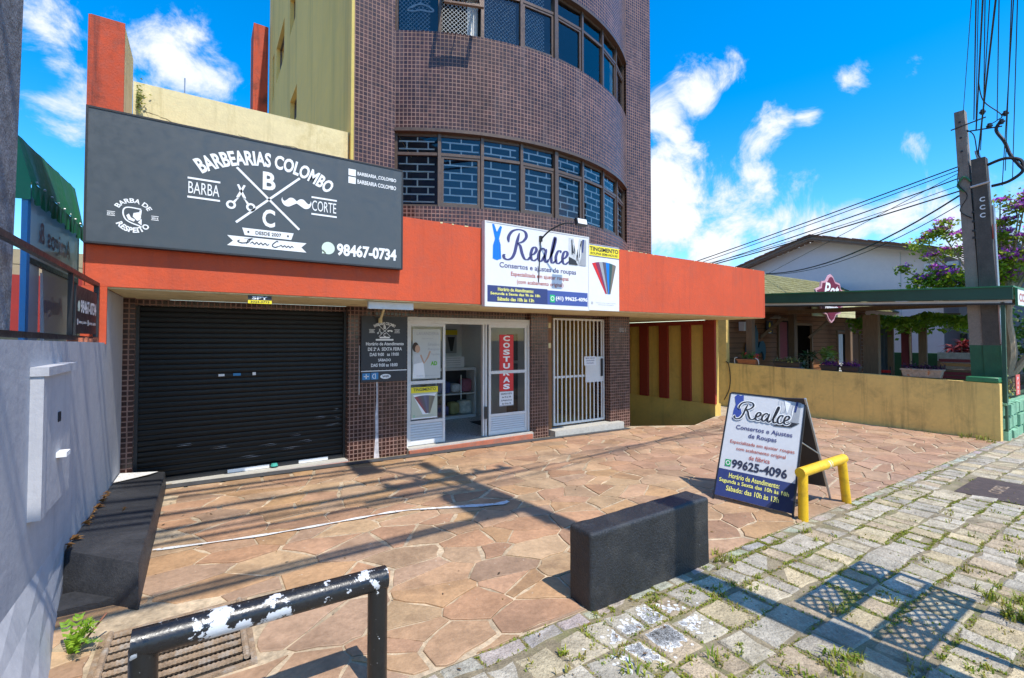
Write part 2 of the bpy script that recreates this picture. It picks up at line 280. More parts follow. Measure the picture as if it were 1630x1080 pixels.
# ------------------------------------------------------------------ geometry helpers
SL = .0175
def g(x): return -SL * (max(-6.0, min(40.0, x)) + .3)
ORG = {}
def orgof(p):
    o = Vector((0, 0, 0))
    while p is not None: o += Vector(p.location); p = p.parent
    return o
class B:
    def __init__(s): s.v = []; s.f = []; s.uv = []; s.tint = []; s.cur = None
    def face(s, pts, uv=None):
        n = len(s.v); s.v += [tuple(p) for p in pts]; s.f.append(list(range(n, n + len(pts)))); s.uv.append(uv); s.tint.append(s.cur)
    def box(s, x0, x1, y0, y1, z0, z1, uvm=False):
        P = lambda *a: a
        def q(a, b, c, d, ax):
            u = None
            if uvm: u = [((p[0], p[2]) if ax == 'y' else (p[1], p[2]) if ax == 'x' else (p[0], p[1])) for p in (a, b, c, d)]
            s.face((a, b, c, d), u)
        q((x0, y0, z0), (x1, y0, z0), (x1, y0, z1), (x0, y0, z1), 'y'); q((x1, y1, z0), (x0, y1, z0), (x0, y1, z1), (x1, y1, z1), 'y')
        q((x0, y1, z0), (x0, y0, z0), (x0, y0, z1), (x0, y1, z1), 'x'); q((x1, y0, z0), (x1, y1, z0), (x1, y1, z1), (x1, y0, z1), 'x')
        q((x0, y0, z1), (x1, y0, z1), (x1, y1, z1), (x0, y1, z1), 'z'); q((x0, y1, z0), (x1, y1, z0), (x1, y0, z0), (x0, y0, z0), 'z')
        return s
    def obox(s, o, r, u, n, w, h, d):
        """box at corner o spanned by r*w, u*h, n*d"""
        o, r, u, n = Vector(o), Vector(r) * w, Vector(u) * h, Vector(n) * d
        c = [o, o + r, o + r + u, o + u, o + n, o + r + n, o + r + u + n, o + u + n]
        for f in ((3, 2, 1, 0), (4, 5, 6, 7), (0, 1, 5, 4), (1, 2, 6, 5), (2, 3, 7, 6), (3, 0, 4, 7)): s.face([c[i] for i in f])
        return s
    def bar(s, a, b, w, t=None, up=(0, 0, 1)):
        a, b = Vector(a), Vector(b); d = (b - a).normalized(); u = Vector(up)
        if abs(d.dot(u)) > .95: u = Vector((0, 1, 0))
        x = d.cross(u).normalized(); y = x.cross(d).normalized(); t = t or w
        return s.obox(a - x * w / 2 - y * t / 2, x, y, d, w, t, (b - a).length)
    def tube(s, pts, r, n=8, caps=True, rs=None):
        pts = [Vector(p) for p in pts]; m = len(pts); base = len(s.v); x = None
        for i, p in enumerate(pts):
            d0 = (p - pts[i - 1]).normalized() if i else None; d1 = (pts[i + 1] - p).normalized() if i < m - 1 else None
            t = (d0 + d1).normalized() if d0 is not None and d1 is not None else (d0 if d1 is None else d1)
            if x is None:
                x = t.cross(Vector((0, 0, 1)) if abs(t.z) < .9 else Vector((1, 0, 0))).normalized()
            else: x = (x - t * x.dot(t)).normalized()
            y = t.cross(x); k = 1.0; bend = None
            rr = rs[i] if rs else r
            if d0 is not None and d1 is not None:
                cs = max(.5, t.dot(d1)); bend = (d1 - d0)
                bend = (bend - t * bend.dot(t)); bend = bend.normalized() if bend.length > 1e-6 else None; k = 1 / cs
            for j in range(n):
                a = 2 * math.pi * j / n; off = x * math.cos(a) * rr + y * math.sin(a) * rr
                if bend is not None and k > 1.01: off += bend * off.dot(bend) * (k - 1)
                s.v.append(tuple(p + off))
        for i in range(m - 1):
            for j in range(n):
                a, b = base + i * n + j, base + i * n + (j + 1) % n
                s.f.append([a, b, b + n, a + n]); s.uv.append(None); s.tint.append(s.cur)
        if caps:
            s.f.append([base + j for j in range(n)][::-1]); s.uv.append(None); s.tint.append(s.cur)
            s.f.append([base + (m - 1) * n + j for j in range(n)]); s.uv.append(None); s.tint.append(s.cur)
        return s
    def cyl(s, c, r, h, n=16, r2=None, axis=(0, 0, 1)):
        c = Vector(c); a = Vector(axis)
        return s.tube([c, c + a * h], r, n, rs=[r, r2 if r2 is not None else r])
    def prism(s, poly, o, r, u, n, d):
        o, r, u, n = Vector(o), Vector(r), Vector(u), Vector(n) * d
        a = [o + r * p[0] + u * p[1] for p in poly]; b = [p + n for p in a]; k = len(a)
        s.face(b); s.face(a[::-1])
        for i in range(k): s.face((a[i], a[(i + 1) % k], b[(i + 1) % k], b[i]))
        return s
    def build(s, name, m, parent=None, smooth=False, uvs=False, weld=False):
        o0 = orgof(parent)
        me = bpy.data.meshes.new(name); me.from_pydata([(v[0] - o0.x, v[1] - o0.y, v[2] - o0.z) for v in s.v], [], s.f)
        if uvs:
            lay = me.uv_layers.new(name='uv'); k = 0
            for f, uv in zip(s.f, s.uv):
                for j in range(len(f)):
                    lay.data[k].uv = uv[j] if uv else (0, 0); k += 1
        if any(t is not None for t in s.tint):
            ca = me.color_attributes.new('tint', 'FLOAT_COLOR', 'CORNER'); buf = []
            for f, t in zip(s.f, s.tint): buf += list((*(t or (1, 1, 1)), 1)) * len(f)
            ca.data.foreach_set('color', buf)
        if weld or smooth:
            bm = bmesh.new(); bm.from_mesh(me); bmesh.ops.remove_doubles(bm, verts=bm.verts, dist=1e-5); bmesh.ops.recalc_face_normals(bm, faces=bm.faces); bm.to_mesh(me); bm.free()
        if smooth:
            me.polygons.foreach_set('use_smooth', [True] * len(me.polygons)); me.set_sharp_from_angle(angle=R(38))
        me.materials.append(m)
        o = bpy.data.objects.new(name, me); col.objects.link(o)
        if parent is not None: o.parent = parent
        return o
def bevel_obj(o, w, seg=2):
    bm = bmesh.new(); bm.from_mesh(o.data); bmesh.ops.remove_doubles(bm, verts=bm.verts, dist=1e-5); bmesh.ops.recalc_face_normals(bm, faces=bm.faces)
    bmesh.ops.bevel(bm, geom=list(bm.edges), offset=w, segments=seg, affect='EDGES', profile=.5, clamp_overlap=True)
    bm.to_mesh(o.data); bm.free(); o.data.polygons.foreach_set('use_smooth', [True] * len(o.data.polygons)); o.data.set_sharp_from_angle(angle=R(40)); return o
def rough_obj(o, w, cuts, amp, sc):
    """hand-rendered masonry: rounded edges, a wavy skin and small chips"""
    bevel_obj(o, w, 3); bm = bmesh.new(); bm.from_mesh(o.data)
    bmesh.ops.bisect_plane(bm, geom=list(bm.verts) + list(bm.edges) + list(bm.faces), plane_co=(0, 0, 0), plane_no=(0, 0, 1))
    for ax in range(3):
        lo, hi = min(v.co[ax] for v in bm.verts), max(v.co[ax] for v in bm.verts); n = max(4, int((hi - lo) / .035)); no = [0, 0, 0]; no[ax] = 1
        for i in range(1, n):
            c = [0, 0, 0]; c[ax] = lo + (hi - lo) * i / n + .0007
            bmesh.ops.bisect_plane(bm, geom=list(bm.verts) + list(bm.edges) + list(bm.faces), plane_co=c, plane_no=no)
    bm.normal_update()
    for v in bm.verts:
        p = v.co; k = mnoise.noise(p * sc * .4) * 1.0 + .6 * mnoise.noise(p * sc * 1.6); chip = max(0, mnoise.noise(p * 11 + Vector((5, 1, 2))) - .42) * 2.2
        v.co = p + v.normal * (amp * k - amp * 2.2 * chip)
    bm.to_mesh(o.data); bm.free(); o.data.polygons.foreach_set('use_smooth', [True] * len(o.data.polygons)); o.data.set_sharp_from_angle(angle=R(60)); return o
def thing(name, label, cat, loc=(0, 0, 0), group=None):
    o = bpy.data.objects.new(name, None); col.objects.link(o); o.location = loc; o.empty_display_size = .1
    o['label'] = label; o['category'] = cat
    if group: o['group'] = group
    return o
def tag(o, label, cat, group=None):
    o['label'] = label; o['category'] = cat
    if group: o['group'] = group
    return o
def kind(o, k): o['kind'] = k; return o

# ---- lettering and flat print on a plane
def glyphs(s, bold=0.0, space=1.0):
    cu = bpy.data.curves.new('t', 'FONT'); cu.body = s; cu.size = 1; cu.offset = bold; cu.resolution_u = 3; cu.space_character = space
    ob = bpy.data.objects.new('t', cu); me = bpy.data.meshes.new_from_object(ob)
    vs = [tuple(v.co[:2]) for v in me.vertices]; fs = [list(p.vertices) for p in me.polygons]
    bpy.data.objects.remove(ob); bpy.data.curves.remove(cu); bpy.data.meshes.remove(me)
    return vs, fs
class Art:
    """flat print laid on a board: every colour is one thin layer of faces, each layer 1.5 mm proud of the one below"""
    def __init__(s, o, r, u, parent, eps=.0015):
        s.o, s.r, s.u = Vector(o), Vector(r).normalized(), Vector(u).normalized(); s.n = s.r.cross(s.u).normalized(); s.p = parent; s.L = {}; s.k = 0; s.eps = eps
    def P(s, x, y, z): return s.o + s.r * x + s.u * y + s.n * z
    def lay(s, name, m, z):
        return s.L.setdefault((name, m.name, z), B())
    def poly(s, pts, m, z=1, name='print'):
        b = s.lay(name, m, z); b.face([s.P(x, y, z * s.eps) for x, y in pts])
    def rect(s, x0, y0, x1, y1, m, z=1, name='print'): s.poly([(x0, y0), (x1, y0), (x1, y1), (x0, y1)], m, z, name)
    def disc(s, x, y, r, m, z=1, name='print', n=20, ry=None):
        ry = ry or r; s.poly([(x + r * math.cos(6.2832 * i / n), y + ry * math.sin(6.2832 * i / n)) for i in range(n)], m, z, name)
    def ring(s, x, y, r, w, m, z=1, a0=0, a1=360, n=24, name='print', ry=1.0):
        for i in range(n):
            a, b2 = R(a0 + (a1 - a0) * i / n), R(a0 + (a1 - a0) * (i + 1) / n)
            s.poly([(x + (r - w) * math.cos(a), y + (r - w) * math.sin(a) * ry), (x + r * math.cos(a), y + r * math.sin(a) * ry), (x + r * math.cos(b2), y + r * math.sin(b2) * ry), (x + (r - w) * math.cos(b2), y + (r - w) * math.sin(b2) * ry)], m, z, name)
    def ribbon(s, pts, w, m, z=1, name='print', calli=0.0, smooth=True, taper=True):
        if smooth: pts = catmull(pts, 6)
        n = len(pts); L, Rr = [], []
        for i, (x, y) in enumerate(pts):
            a, b = pts[max(0, i - 1)], pts[min(n - 1, i + 1)]; dx, dy = b[0] - a[0], b[1] - a[1]; d = math.hypot(dx, dy) or 1e-6; dx /= d; dy /= d
            ww = w * ((1 - calli) + calli * abs(dy) ** 1.6)
            if taper: ww *= min(1, .35 + 2.2 * min(i, n - 1 - i) / n * 3)
            L.append((x - dy * ww / 2, y + dx * ww / 2)); Rr.append((x + dy * ww / 2, y - dx * ww / 2))
        for i in range(n - 1): s.poly([Rr[i], Rr[i + 1], L[i + 1], L[i]], m, z, name)
    def text(s, t, x, y, w, h, m, z=2, bold=0.0, shear=0.0, align='c', arc=None, name='lettering', mirror=False, down=False, space=1.0):
        """fit t into a box w x h, anchored at (x, y) = bottom centre / left / right. arc = radius, bent upwards round (x, y - arc)"""
        vs, fs = glyphs(t, bold, space)
        if not vs: return
        xs = [v[0] for v in vs]; ys = [v[1] for v in vs]; x0, x1, y0, y1 = min(xs), max(xs), min(ys), max(ys)
        h = h if h else (y1 - y0) * w / (x1 - x0); w = w if w else (x1 - x0) * h / (y1 - y0)
        ox = {'c': -.5, 'l': 0, 'r': -1}[align]; b = s.lay(name, m, z); out = []
        for a, c in vs:
            px = ((a - x0) / (x1 - x0) + ox) * w; py = (c - y0) / (y1 - y0) * h; px += shear * py
            if mirror: px = -px
            if arc:
                if down: th = px / arc; px, py = math.sin(th) * (arc - py), arc - math.cos(th) * (arc - py)
                else: th = px / arc; px, py = math.sin(th) * (arc + py), math.cos(th) * (arc + py) - arc
            out.append(s.P(x + px, y + py, z * s.eps))
        for f in fs: b.face([out[i] for i in (f[::-1] if mirror else f)])
    def done(s):
        for (name, m, z), b in s.L.items(): b.build(name, bpy.data.materials[m], s.p, weld=False)
def catmull(p, k):
    out = []; n = len(p)
    for i in range(n - 1):
        a, b, c, d = p[max(0, i - 1)], p[i], p[i + 1], p[min(n - 1, i + 2)]
        for j in range(k):
            t = j / k; t2, t3 = t * t, t * t * t
            out.append(tuple(.5 * (2 * b[q] + (c[q] - a[q]) * t + (2 * a[q] - 5 * b[q] + 4 * c[q] - d[q]) * t2 + (3 * b[q] - a[q] - 3 * c[q] + d[q]) * t3) for q in range(len(b))))
    out.append(tuple(p[-1])); return out
XR, ZU = (1, 0, 0), (0, 0, 1)
def holes(b, u0, u1, v0, v1, hs, f, uv=False):
    """rectangle u0..u1 x v0..v1 minus rectangular holes; f maps (u, v) to a point"""
    us = sorted({u0, u1, *[h[0] for h in hs], *[h[1] for h in hs]}); vs = sorted({v0, v1, *[h[2] for h in hs], *[h[3] for h in hs]})
    for a, c in zip(us, us[1:]):
        for d, e in zip(vs, vs[1:]):
            if a < u0 or c > u1 or d < v0 or e > v1: continue
            mu, mv = (a + c) / 2, (d + e) / 2
            if any(h[0] < mu < h[1] and h[2] < mv < h[3] for h in hs): continue
            b.face([f(a, d), f(c, d), f(c, e), f(a, e)], [(a, d), (c, d), (c, e), (a, e)])

# ------------------------------------------------------------------ ground, street, paving
def sheet(name, m, x0, x1, y0, y1, dz, nx=24):
    b = B(); xs = sorted({x0, x1, *[v for v in (-6.0, 40.0) if x0 < v < x1]})
    for a, c in zip(xs, xs[1:]): b.face([(a, y0, g(a) + dz), (c, y0, g(c) + dz), (c, y1, g(c) + dz), (a, y1, g(a) + dz)])
    return b.build(name, m)
kind(sheet('ground', SOIL, -900, 1200, -900, 1200, -1.9), 'structure')
kind(sheet('road', ASPH, -300, 400, -9.0, -1.0, -.17), 'structure')
kind(sheet('kerb', CONC, -300, 400, -1.0, -.82, -.02), 'structure')
kb = B()
for a, c in ((-300, -6), (-6, 40), (40, 400)): kb.face([(a, -1.0, g(a) - .17), (c, -1.0, g(c) - .17), (c, -1.0, g(c) - .02), (a, -1.0, g(a) - .02)])
kind(kb.build('kerb_face', CONC), 'structure')
kind(sheet('far_pavement', CONC, -300, 400, -14, -9.0, -.05), 'structure')

GX0, GX1, GY0, GY1 = -.46, .25, 3.02, 3.73          # drain opening
def under_ramp(x, y):                                  # the drive down to the garage
    if x < 8.0 or x > 11.36: return False
    return y > (7.24 - (x - 8.0) * .46 if x < 9.4 else 6.6 + (x - 9.4) * .33)
# bed of the forecourt, open over the drain and the garage drive
fb = B()
us = [-6.0, -.80, GX0, GX1, 8.0, 9.4, 11.36, 13.3]
def bedface(pts): fb.face([(x, y, g(x) - .005) for x, y in pts])
holes(fb, -6.0, 8.0, 2.4, 7.24, [(GX0, GX1, GY0, GY1)], lambda u, v: (u, v, g(u) - .005))
bedface([(8.0, 2.4), (9.4, 2.4), (9.4, 6.6), (8.0, 7.24)]); bedface([(9.4, 2.4), (11.36, 2.4), (11.36, 7.25), (9.4, 6.6)]); bedface([(11.36, 2.4), (13.3, 2.4), (13.3, 8.6), (11.36, 8.6)])
fb.face([(8.0, 7.24, g(8) - .012), (9.4, 6.6, g(9.4) - .012), (9.4, 6.6, -2), (8.0, 7.24, -2)]); fb.face([(9.4, 6.6, g(9.4) - .012), (11.36, 7.25, g(11.36) - .012), (11.36, 7.25, -2), (9.4, 6.6, -2)])
forecourt = kind(fb.build('forecourt', MORTAR), 'structure')
pb = B()
holes(pb, -6.0, 40.0, -.82, 2.4, [], lambda u, v: (u, v, g(u) - .0065))
pavement = kind(pb.build('pavement', SETTBED), 'structure')
rp = B(); rp.face([(7.9, 6.5, -1.3), (11.4, 6.5, -1.3), (11.4, 16, -2.2), (7.9, 16, -2.2)])
kind(rp.build('garage_drive', CONC), 'structure')

def clip(poly, px, py, nx, ny):
    """keep the side where (p - P).n <= 0"""
    out = []; n = len(poly)
    for i in range(n):
        a, b = poly[i], poly[(i + 1) % n]
        da = (a[0] - px) * nx + (a[1] - py) * ny; db = (b[0] - px) * nx + (b[1] - py) * ny
        if da <= 0: out.append(a)
        if (da < 0 < db) or (db < 0 < da):
            t = da / (da - db); out.append((a[0] + (b[0] - a[0]) * t, a[1] + (b[1] - a[1]) * t))
    return out
def area(p): return abs(sum(p[i][0] * p[(i + 1) % len(p)][1] - p[(i + 1) % len(p)][0] * p[i][1] for i in range(len(p)))) / 2
def cenr(p): return sum(q[0] for q in p) / len(p), sum(q[1] for q in p) / len(p)

def stone(b, poly, h, bev, tilt, tint, wob=.0):
    """one paving stone: worn edge, slightly uneven top"""
    cx, cy = cenr(poly); pts = []
    n = len(poly)
    for i in range(n):
        a, c = poly[i], poly[(i + 1) % n]; pts.append(a)
        d = math.hypot(c[0] - a[0], c[1] - a[1])
        if wob and d > .12:
            k = 2 if d > .3 else 1
            for j in range(1, k + 1):
                t = j / (k + 1) + rnd.uniform(-.08, .08); w = rnd.uniform(-wob, wob * .6)
                pts.append((a[0] + (c[0] - a[0]) * t + (c[1] - a[1]) / d * w, a[1] + (c[1] - a[1]) * t - (c[0] - a[0]) / d * w))
    def at(p, dz): return (p[0], p[1], g(p[0]) + dz + tilt[0] * (p[0] - cx) + tilt[1] * (p[1] - cy))
    inn = []
    for p in pts:
        d = math.hypot(p[0] - cx, p[1] - cy) or 1; k = max(.5, 1 - bev / d); inn.append((cx + (p[0] - cx) * k, cy + (p[1] - cy) * k))
    b.cur = tint; m = len(pts)
    b.face([at(p, h) for p in inn])
    for i in range(m):
        j = (i + 1) % m
        b.face([at(pts[i], h - bev * .7), at(pts[j], h - bev * .7), at(inn[j], h), at(inn[i], h)])
        b.face([at(pts[i], h - .035), at(pts[j], h - .035), at(pts[j], h - bev * .7), at(pts[i], h - bev * .7)])

def lay(cells, m, name, parent, keep):
    """the stones that show largest are objects, the rest one joined part"""
    def px(c):
        x, y = cenr(c[0]); zc = x * .5537 + y * .8327
        if zc < .5: return 0
        a = (x * .8327 - y * .5537) / zc
        return area(c[0]) / zc ** 3 if -1.15 < a < 1.15 and (EYE - g(x)) / zc < .82 else -1
    cells = sorted(cells, key=px, reverse=True); rest = B()
    for i, c in enumerate(cells):
        if i < keep and px(c) > 0:
            b = B(); stone(b, *c); b.build(name, m, parent)
        else: stone(rest, *c)
    if rest.f: kind(rest.build(name + '_field', m, parent), 'stuff')

# flagstones: irregular sandstone pieces
FT = [(.49, .275, .120), (.50, .30, .150), (.46, .235, .115), (.44, .26, .145), (.51, .345, .19), (.41, .215, .115), (.48, .28, .145), (.53, .35, .18), (.45, .245, .135), (.50, .285, .115), (.46, .30, .17), (.38, .24, .15)]
def flags():
    S = 1.5; cs = .258; pts = []
    nx, ny = int(14.6 / S / cs) + 2, int(4.9 / cs) + 2
    for i in range(-1, nx):
        for j in range(-1, ny):
            if rnd.random() < .17: continue
            pts.append(((-.9) / S + (i + .5 * (j % 2) + rnd.uniform(-.48, .48)) * cs, 2.4 + (j + .5 + rnd.uniform(-.48, .48)) * cs))
    cells = []
    for i, (u, v) in enumerate(pts):
        x, y = u * S, v
        if not (-.95 < x < 13.35 and 2.2 < y < 7.3): continue
        if under_ramp(x, y + .05): continue
        if x < -.36 and y > 4.6: continue
        poly = [(u - 1, v - 1), (u + 1, v - 1), (u + 1, v + 1), (u - 1, v + 1)]
        gap = rnd.choice([.004, .005, .007, .009, .012, .019])
        for j, (a, c) in enumerate(pts):
            if j == i: continue
            dx, dy = a - u, c - v; d2 = dx * dx + dy * dy
            if d2 > 1.6: continue
            d = math.sqrt(d2); poly = clip(poly, u + dx / 2 - dx / d * gap, v + dy / 2 - dy / d * gap, dx, dy)
            if len(poly) < 3: break
        if len(poly) < 3: continue
        poly = [(a * S, c) for a, c in poly]
        poly = clip(clip(clip(clip(poly, 0, 2.405, 0, -1), 0, 7.06, 0, 1), -.83, 0, -1, 0), 13.24, 0, 1, 0)
        if x > 7.4 and x <= 9.4: poly = clip(poly, 8.0, 7.2, .46, 1)
        elif 9.4 < x < 11.5: poly = clip(poly, 9.4, 6.56, -.33, 1)
        if len(poly) < 3: continue
        mx, my = cenr(poly)
        if GX0 - .06 < mx < GX1 + .06 and GY0 - .06 < my < GY1 + .06: continue
        if any(GX0 - .05 < p[0] < GX1 + .05 and GY0 - .05 < p[1] < GY1 + .05 for p in poly):
            ds = [(GX0 - .05 - mx, 'l'), (mx - GX1 - .05, 'r'), (GY0 - .05 - my, 'f'), (my - GY1 - .05, 'b')]; sd_ = max(ds)[1]
            poly = {'l': lambda: clip(poly, GX0 - .05, 0, 1, 0), 'r': lambda: clip(poly, GX1 + .05, 0, -1, 0), 'f': lambda: clip(poly, 0, GY0 - .05, 0, 1), 'b': lambda: clip(poly, 0, GY1 + .05, 0, -1)}[sd_]()
        if len(poly) < 3 or area(poly) < .006: continue
        # drop needle corners
        q = [p for k, p in enumerate(poly) if math.hypot(p[0] - poly[k - 1][0], p[1] - poly[k - 1][1]) > .02]
        if len(q) < 3: continue
        t = rnd.choice(FT); t = tuple(a * .68 + b_ * .32 for a, b_ in zip(t, (.47, .315, .215))); f = rnd.uniform(.70, .95)
        if x > 5.5: t = tuple(a * .6 + b_ * .4 for a, b_ in zip(t, (.46, .27, .18)))
        parts = [q]
        if area(q) > .30 and rnd.random() < .5:                      # a cracked stone
            a = rnd.uniform(0, 3.14); nx_, ny_ = math.cos(a), math.sin(a); mx, my = cenr(q)
            parts = [clip(q, mx - nx_ * .004, my - ny_ * .004, nx_, ny_), clip(q, mx + nx_ * .004, my + ny_ * .004, -nx_, -ny_)]
        for k in parts:
            if len(k) > 2: cells.append((k, .004 + rnd.uniform(-.003, .003), .0045, (rnd.uniform(-.006, .006), rnd.uniform(-.006, .006)), tuple(c * f for c in t), .017))
    lay(cells, FLAG, 'flagstone', forecourt, 300)
flags()

def setts():
    cells = []; y = 2.26
    # narrow border course of broken pieces against the flags
    x = -.9
    while x < 16:
        w = rnd.uniform(.10, .30)
        cells.append(([(x + .006, 2.29 + rnd.uniform(-.02, .02)), (x + w - .006, 2.29 + rnd.uniform(-.02, .02)), (x + w - .006 + rnd.uniform(-.02, .02), 2.39), (x + .006, 2.39)], rnd.uniform(-.006, .004), .014, (rnd.uniform(-.05, .05), rnd.uniform(-.05, .05)), tuple(c * rnd.uniform(.9, 1.1) for c in (.40, .36, .29)), .008)); x += w
    row = 0
    while y > -.8:
        d = rnd.uniform(.25, .31); x = -.9 + rnd.uniform(0, .2)
        while x < 24:
            w = rnd.choice([rnd.uniform(.16, .21), rnd.uniform(.2, .27), rnd.uniform(.24, .33)]) ; gp = rnd.uniform(.005, .013)
            j = lambda s=.019: rnd.uniform(-s, s)
            q = [(x + gp + j(), y - d + gp + j()), (x + w - gp + j(), y - d + gp + j()), (x + w - gp + j(), y - gp + j()), (x + gp + j(), y - gp + j())]
            if not (8.0 < x + w / 2 < 9.15 and 1.2 < y - d / 2 < 1.9):
                c = rnd.choice([(.48, .405, .285), (.45, .39, .29), (.50, .415, .27), (.41, .365, .29), (.51, .41, .255), (.47, .415, .325), (.43, .375, .295), (.45, .35, .235)]); f = rnd.uniform(.85, 1.12)
                cells.append((q, rnd.uniform(-.006, .007), .015, (rnd.uniform(-.035, .035), rnd.uniform(-.035, .035)), tuple(k * f for k in c), .014))
            x += w
        y -= d; row += 1
    lay(cells, SETT, 'sett', pavement, 300)
    return cells
SETTS = setts()

# weeds in the joints
def grass():
    b = B()
    def tuft(x, y, n, h, sp, dry=.2):
        for _ in range(n):
            a = rnd.uniform(0, 6.283); r = rnd.uniform(0, sp) ; px, py = x + math.cos(a) * r * 1.2, y + math.sin(a) * r; a = rnd.uniform(0, 6.283)
            l = h * rnd.uniform(.45, 1.1); w = rnd.uniform(.003, .0065); le = rnd.uniform(.3, 1.1) * l; z = g(px) - .012
            t = rnd.random()
            b.cur = (.30, .24, .06) if t < dry else rnd.choice([(.20, .28, .015), (.30, .36, .02), (.15, .23, .015), (.38, .40, .03), (.32, .33, .05)])
            p0 = Vector((px, py, z)); d = Vector((math.cos(a), math.sin(a), 0)); s_ = Vector((-d.y, d.x, 0)) * w
            m_ = p0 + d * le * .4 + Vector((0, 0, l * .75)); e = p0 + d * le + Vector((0, 0, l * .8))
            b.face([p0 - s_, p0 + s_, m_ + s_ * .8, m_ - s_ * .8]); b.face([m_ - s_ * .8, m_ + s_ * .8, e])
    spots = [(2.05, 2.2, 40, .07), (3.62, 2.3, 70, .10), (3.7, 2.36, 40, .08), (3.0, 2.12, 60, .07), (3.2, 2.0, 70, .07), (3.45, 1.95, 60, .06), (2.62, 2.2, 45, .06), (1.75, 2.03, 70, .08), (2.0, 1.86, 60, .08), (2.15, 1.7, 60, .08), (2.6, 1.6, 80, .08), (2.35, 1.52, 60, .08),
             (3.6, 1.45, 60, .07), (3.1, 1.2, 90, .09), (2.75, 1.25, 70, .08), (3.35, .98, 80, .09), (3.6, .72, 80, .09), (4.6, .62, 160, .17), (4.75, .7, 120, .16), (4.45, .55, 90, .14), (4.9, .9, 50, .1), (5.2, 1.1, 40, .08), (4.2, 1.3, 40, .06), (4.0, 1.15, 30, .06), (5.6, 2.2, 40, .06), (5.05, 2.25, 40, .07), (4.9, 2.1, 35, .06), (5.4, 1.9, 25, .05), (6.2, 1.4, 30, .06),
             (6.35, 2.36, 20, .05), (6.5, 1.1, 40, .08), (6.1, 1.0, 45, .08), (6.9, 1.6, 20, .05), (5.9, .85, 60, .09), (13.1, 2.9, 45, .16), (13.12, 2.6, 40, .2), (13.0, 2.45, 30, .1), (13.1, 3.4, 30, .08), (12.9, 2.42, 25, .1), (1.95, 7.03, 20, .06), (-.28, 4.96, 12, .04)]
    for x, y, n, h in spots:
        for _ in range(5): tuft(x + rnd.gauss(0, .10), y + rnd.gauss(0, .06), int(n * rnd.uniform(.1, .4)), h * rnd.uniform(.35, 1.0), rnd.uniform(.02, .07), rnd.uniform(.1, .55))
    # mossy bands: short growth that follows the joints
    for c in SETTS:
        q = c[0]; mx, my = cenr(q)
        if not (.8 < mx < 10 and -.5 < my): continue
        den = mnoise.noise(Vector((mx * 1.3, my * 1.7, 3.1))) + .35 * mnoise.noise(Vector((mx * 4, my * 4, 9)))
        if den < -.06: continue
        for i in range(len(q)):
            a, e = q[i], q[(i + 1) % len(q)]
            if rnd.random() < .35: continue
            for _ in range(int(18 + 95 * max(0, den))):
                t = rnd.random(); tuft(a[0] + (e[0] - a[0]) * t + rnd.gauss(0, .006), a[1] + (e[1] - a[1]) * t + rnd.gauss(0, .006), rnd.randint(2, 4), rnd.uniform(.009, .024), .016, .4)
    for _ in range(160):
        x, y = rnd.uniform(.9, 9.5), rnd.uniform(-.4, 2.28); tuft(x, y, rnd.randint(4, 14), rnd.uniform(.02, .05), .045, .35)
    return kind(b.build('grass', GRASSM), 'stuff')
grass()
kind(sheet('terrace_floor', mat('pale terrace concrete', (.42, .38, .32), rough=.9, var=.15), 13.46, 25.5, 2.76, 9.0, .0), 'structure')
lt = B()
for _ in range(420):
    if rnd.random() < .45: x, y, z = rnd.uniform(-.3, 11), rnd.uniform(2.45, 7.0), .010
    else: x, y, z = rnd.uniform(.9, 9), rnd.uniform(-.2, 2.4), .012
    a = rnd.uniform(0, 6.28); l = rnd.uniform(.006, .022); d = Vector((math.cos(a), math.sin(a), rnd.uniform(-.2, .4))) * l; s_ = Vector((-d.y, d.x, .2 * l)) * .45; c = Vector((x, y, g(x) + z))
    lt.cur = rnd.choice([(.20, .11, .04), (.30, .19, .07), (.11, .07, .035), (.36, .30, .2), (.08, .055, .035)]); lt.face([c - d, c + s_, c + d, c - s_])
kind(lt.build('litter', LEAF), 'stuff')
# moss mats that fill the wider joints
# worn white line across the flags and a splash of white paint on the setts
pl = B(); cl = catmull([(-.33, 5.0), (.4, 4.875), (.92, 4.84), (1.4, 4.83), (1.79, 4.80), (2.3, 4.62), (2.75, 4.46), (2.92, 4.47)], 8)
for i in range(len(cl) - 1):
    (x, y), (X2, Y2) = cl[i], cl[i + 1]; w = .018 + .009 * math.sin(i * .9) + (.02 if x > 2.2 else 0); w2 = .018 + .009 * math.sin((i + 1) * .9) + (.02 if X2 > 2.2 else 0)
    pl.face([(x, y - w, g(x) + .0135), (X2, Y2 - w2, g(X2) + .0135), (X2, Y2 + w2, g(X2) + .0135), (x, y + w, g(x) + .0135)])
lo = pl.build('painted_line', PAINTL, forecourt)

# ------------------------------------------------------------------ the corner building
bld = thing('shop_building', 'brown mosaic tiled building with a curved window bay above orange canopied shops', 'building', (3.5, 7.2, 0))
YT, XL, XRT, ZTOP = 6.85, 1.755, 8.275, 14.3
RB, CXB, CYB = 4.464, 4.95, 10.514; AM = 34.85
def arc(a, dr=0.0, z=0.0): return (CXB + (RB + dr) * math.sin(R(a)), CYB - (RB + dr) * math.cos(R(a)), z)
NW = 8; SEG = 2 * AM / NW
rows = [(3.829 + 2.717 * k, 4.998 + 2.717 * k) for k in range(4)]
bands = [(3.30, 3.829), (4.998, 6.546), (7.715, 9.263), (10.432, 11.98), (13.149, ZTOP)]
tb = B()
def pil(x0, x1):
    tb.face([(x0, YT, 2.6), (x1, YT, 2.6), (x1, YT, ZTOP), (x0, YT, ZTOP)], [(x0, 2.6), (x1, 2.6), (x1, ZTOP), (x0, ZTOP)])
pil(XL, 2.4); pil(7.5, XRT)
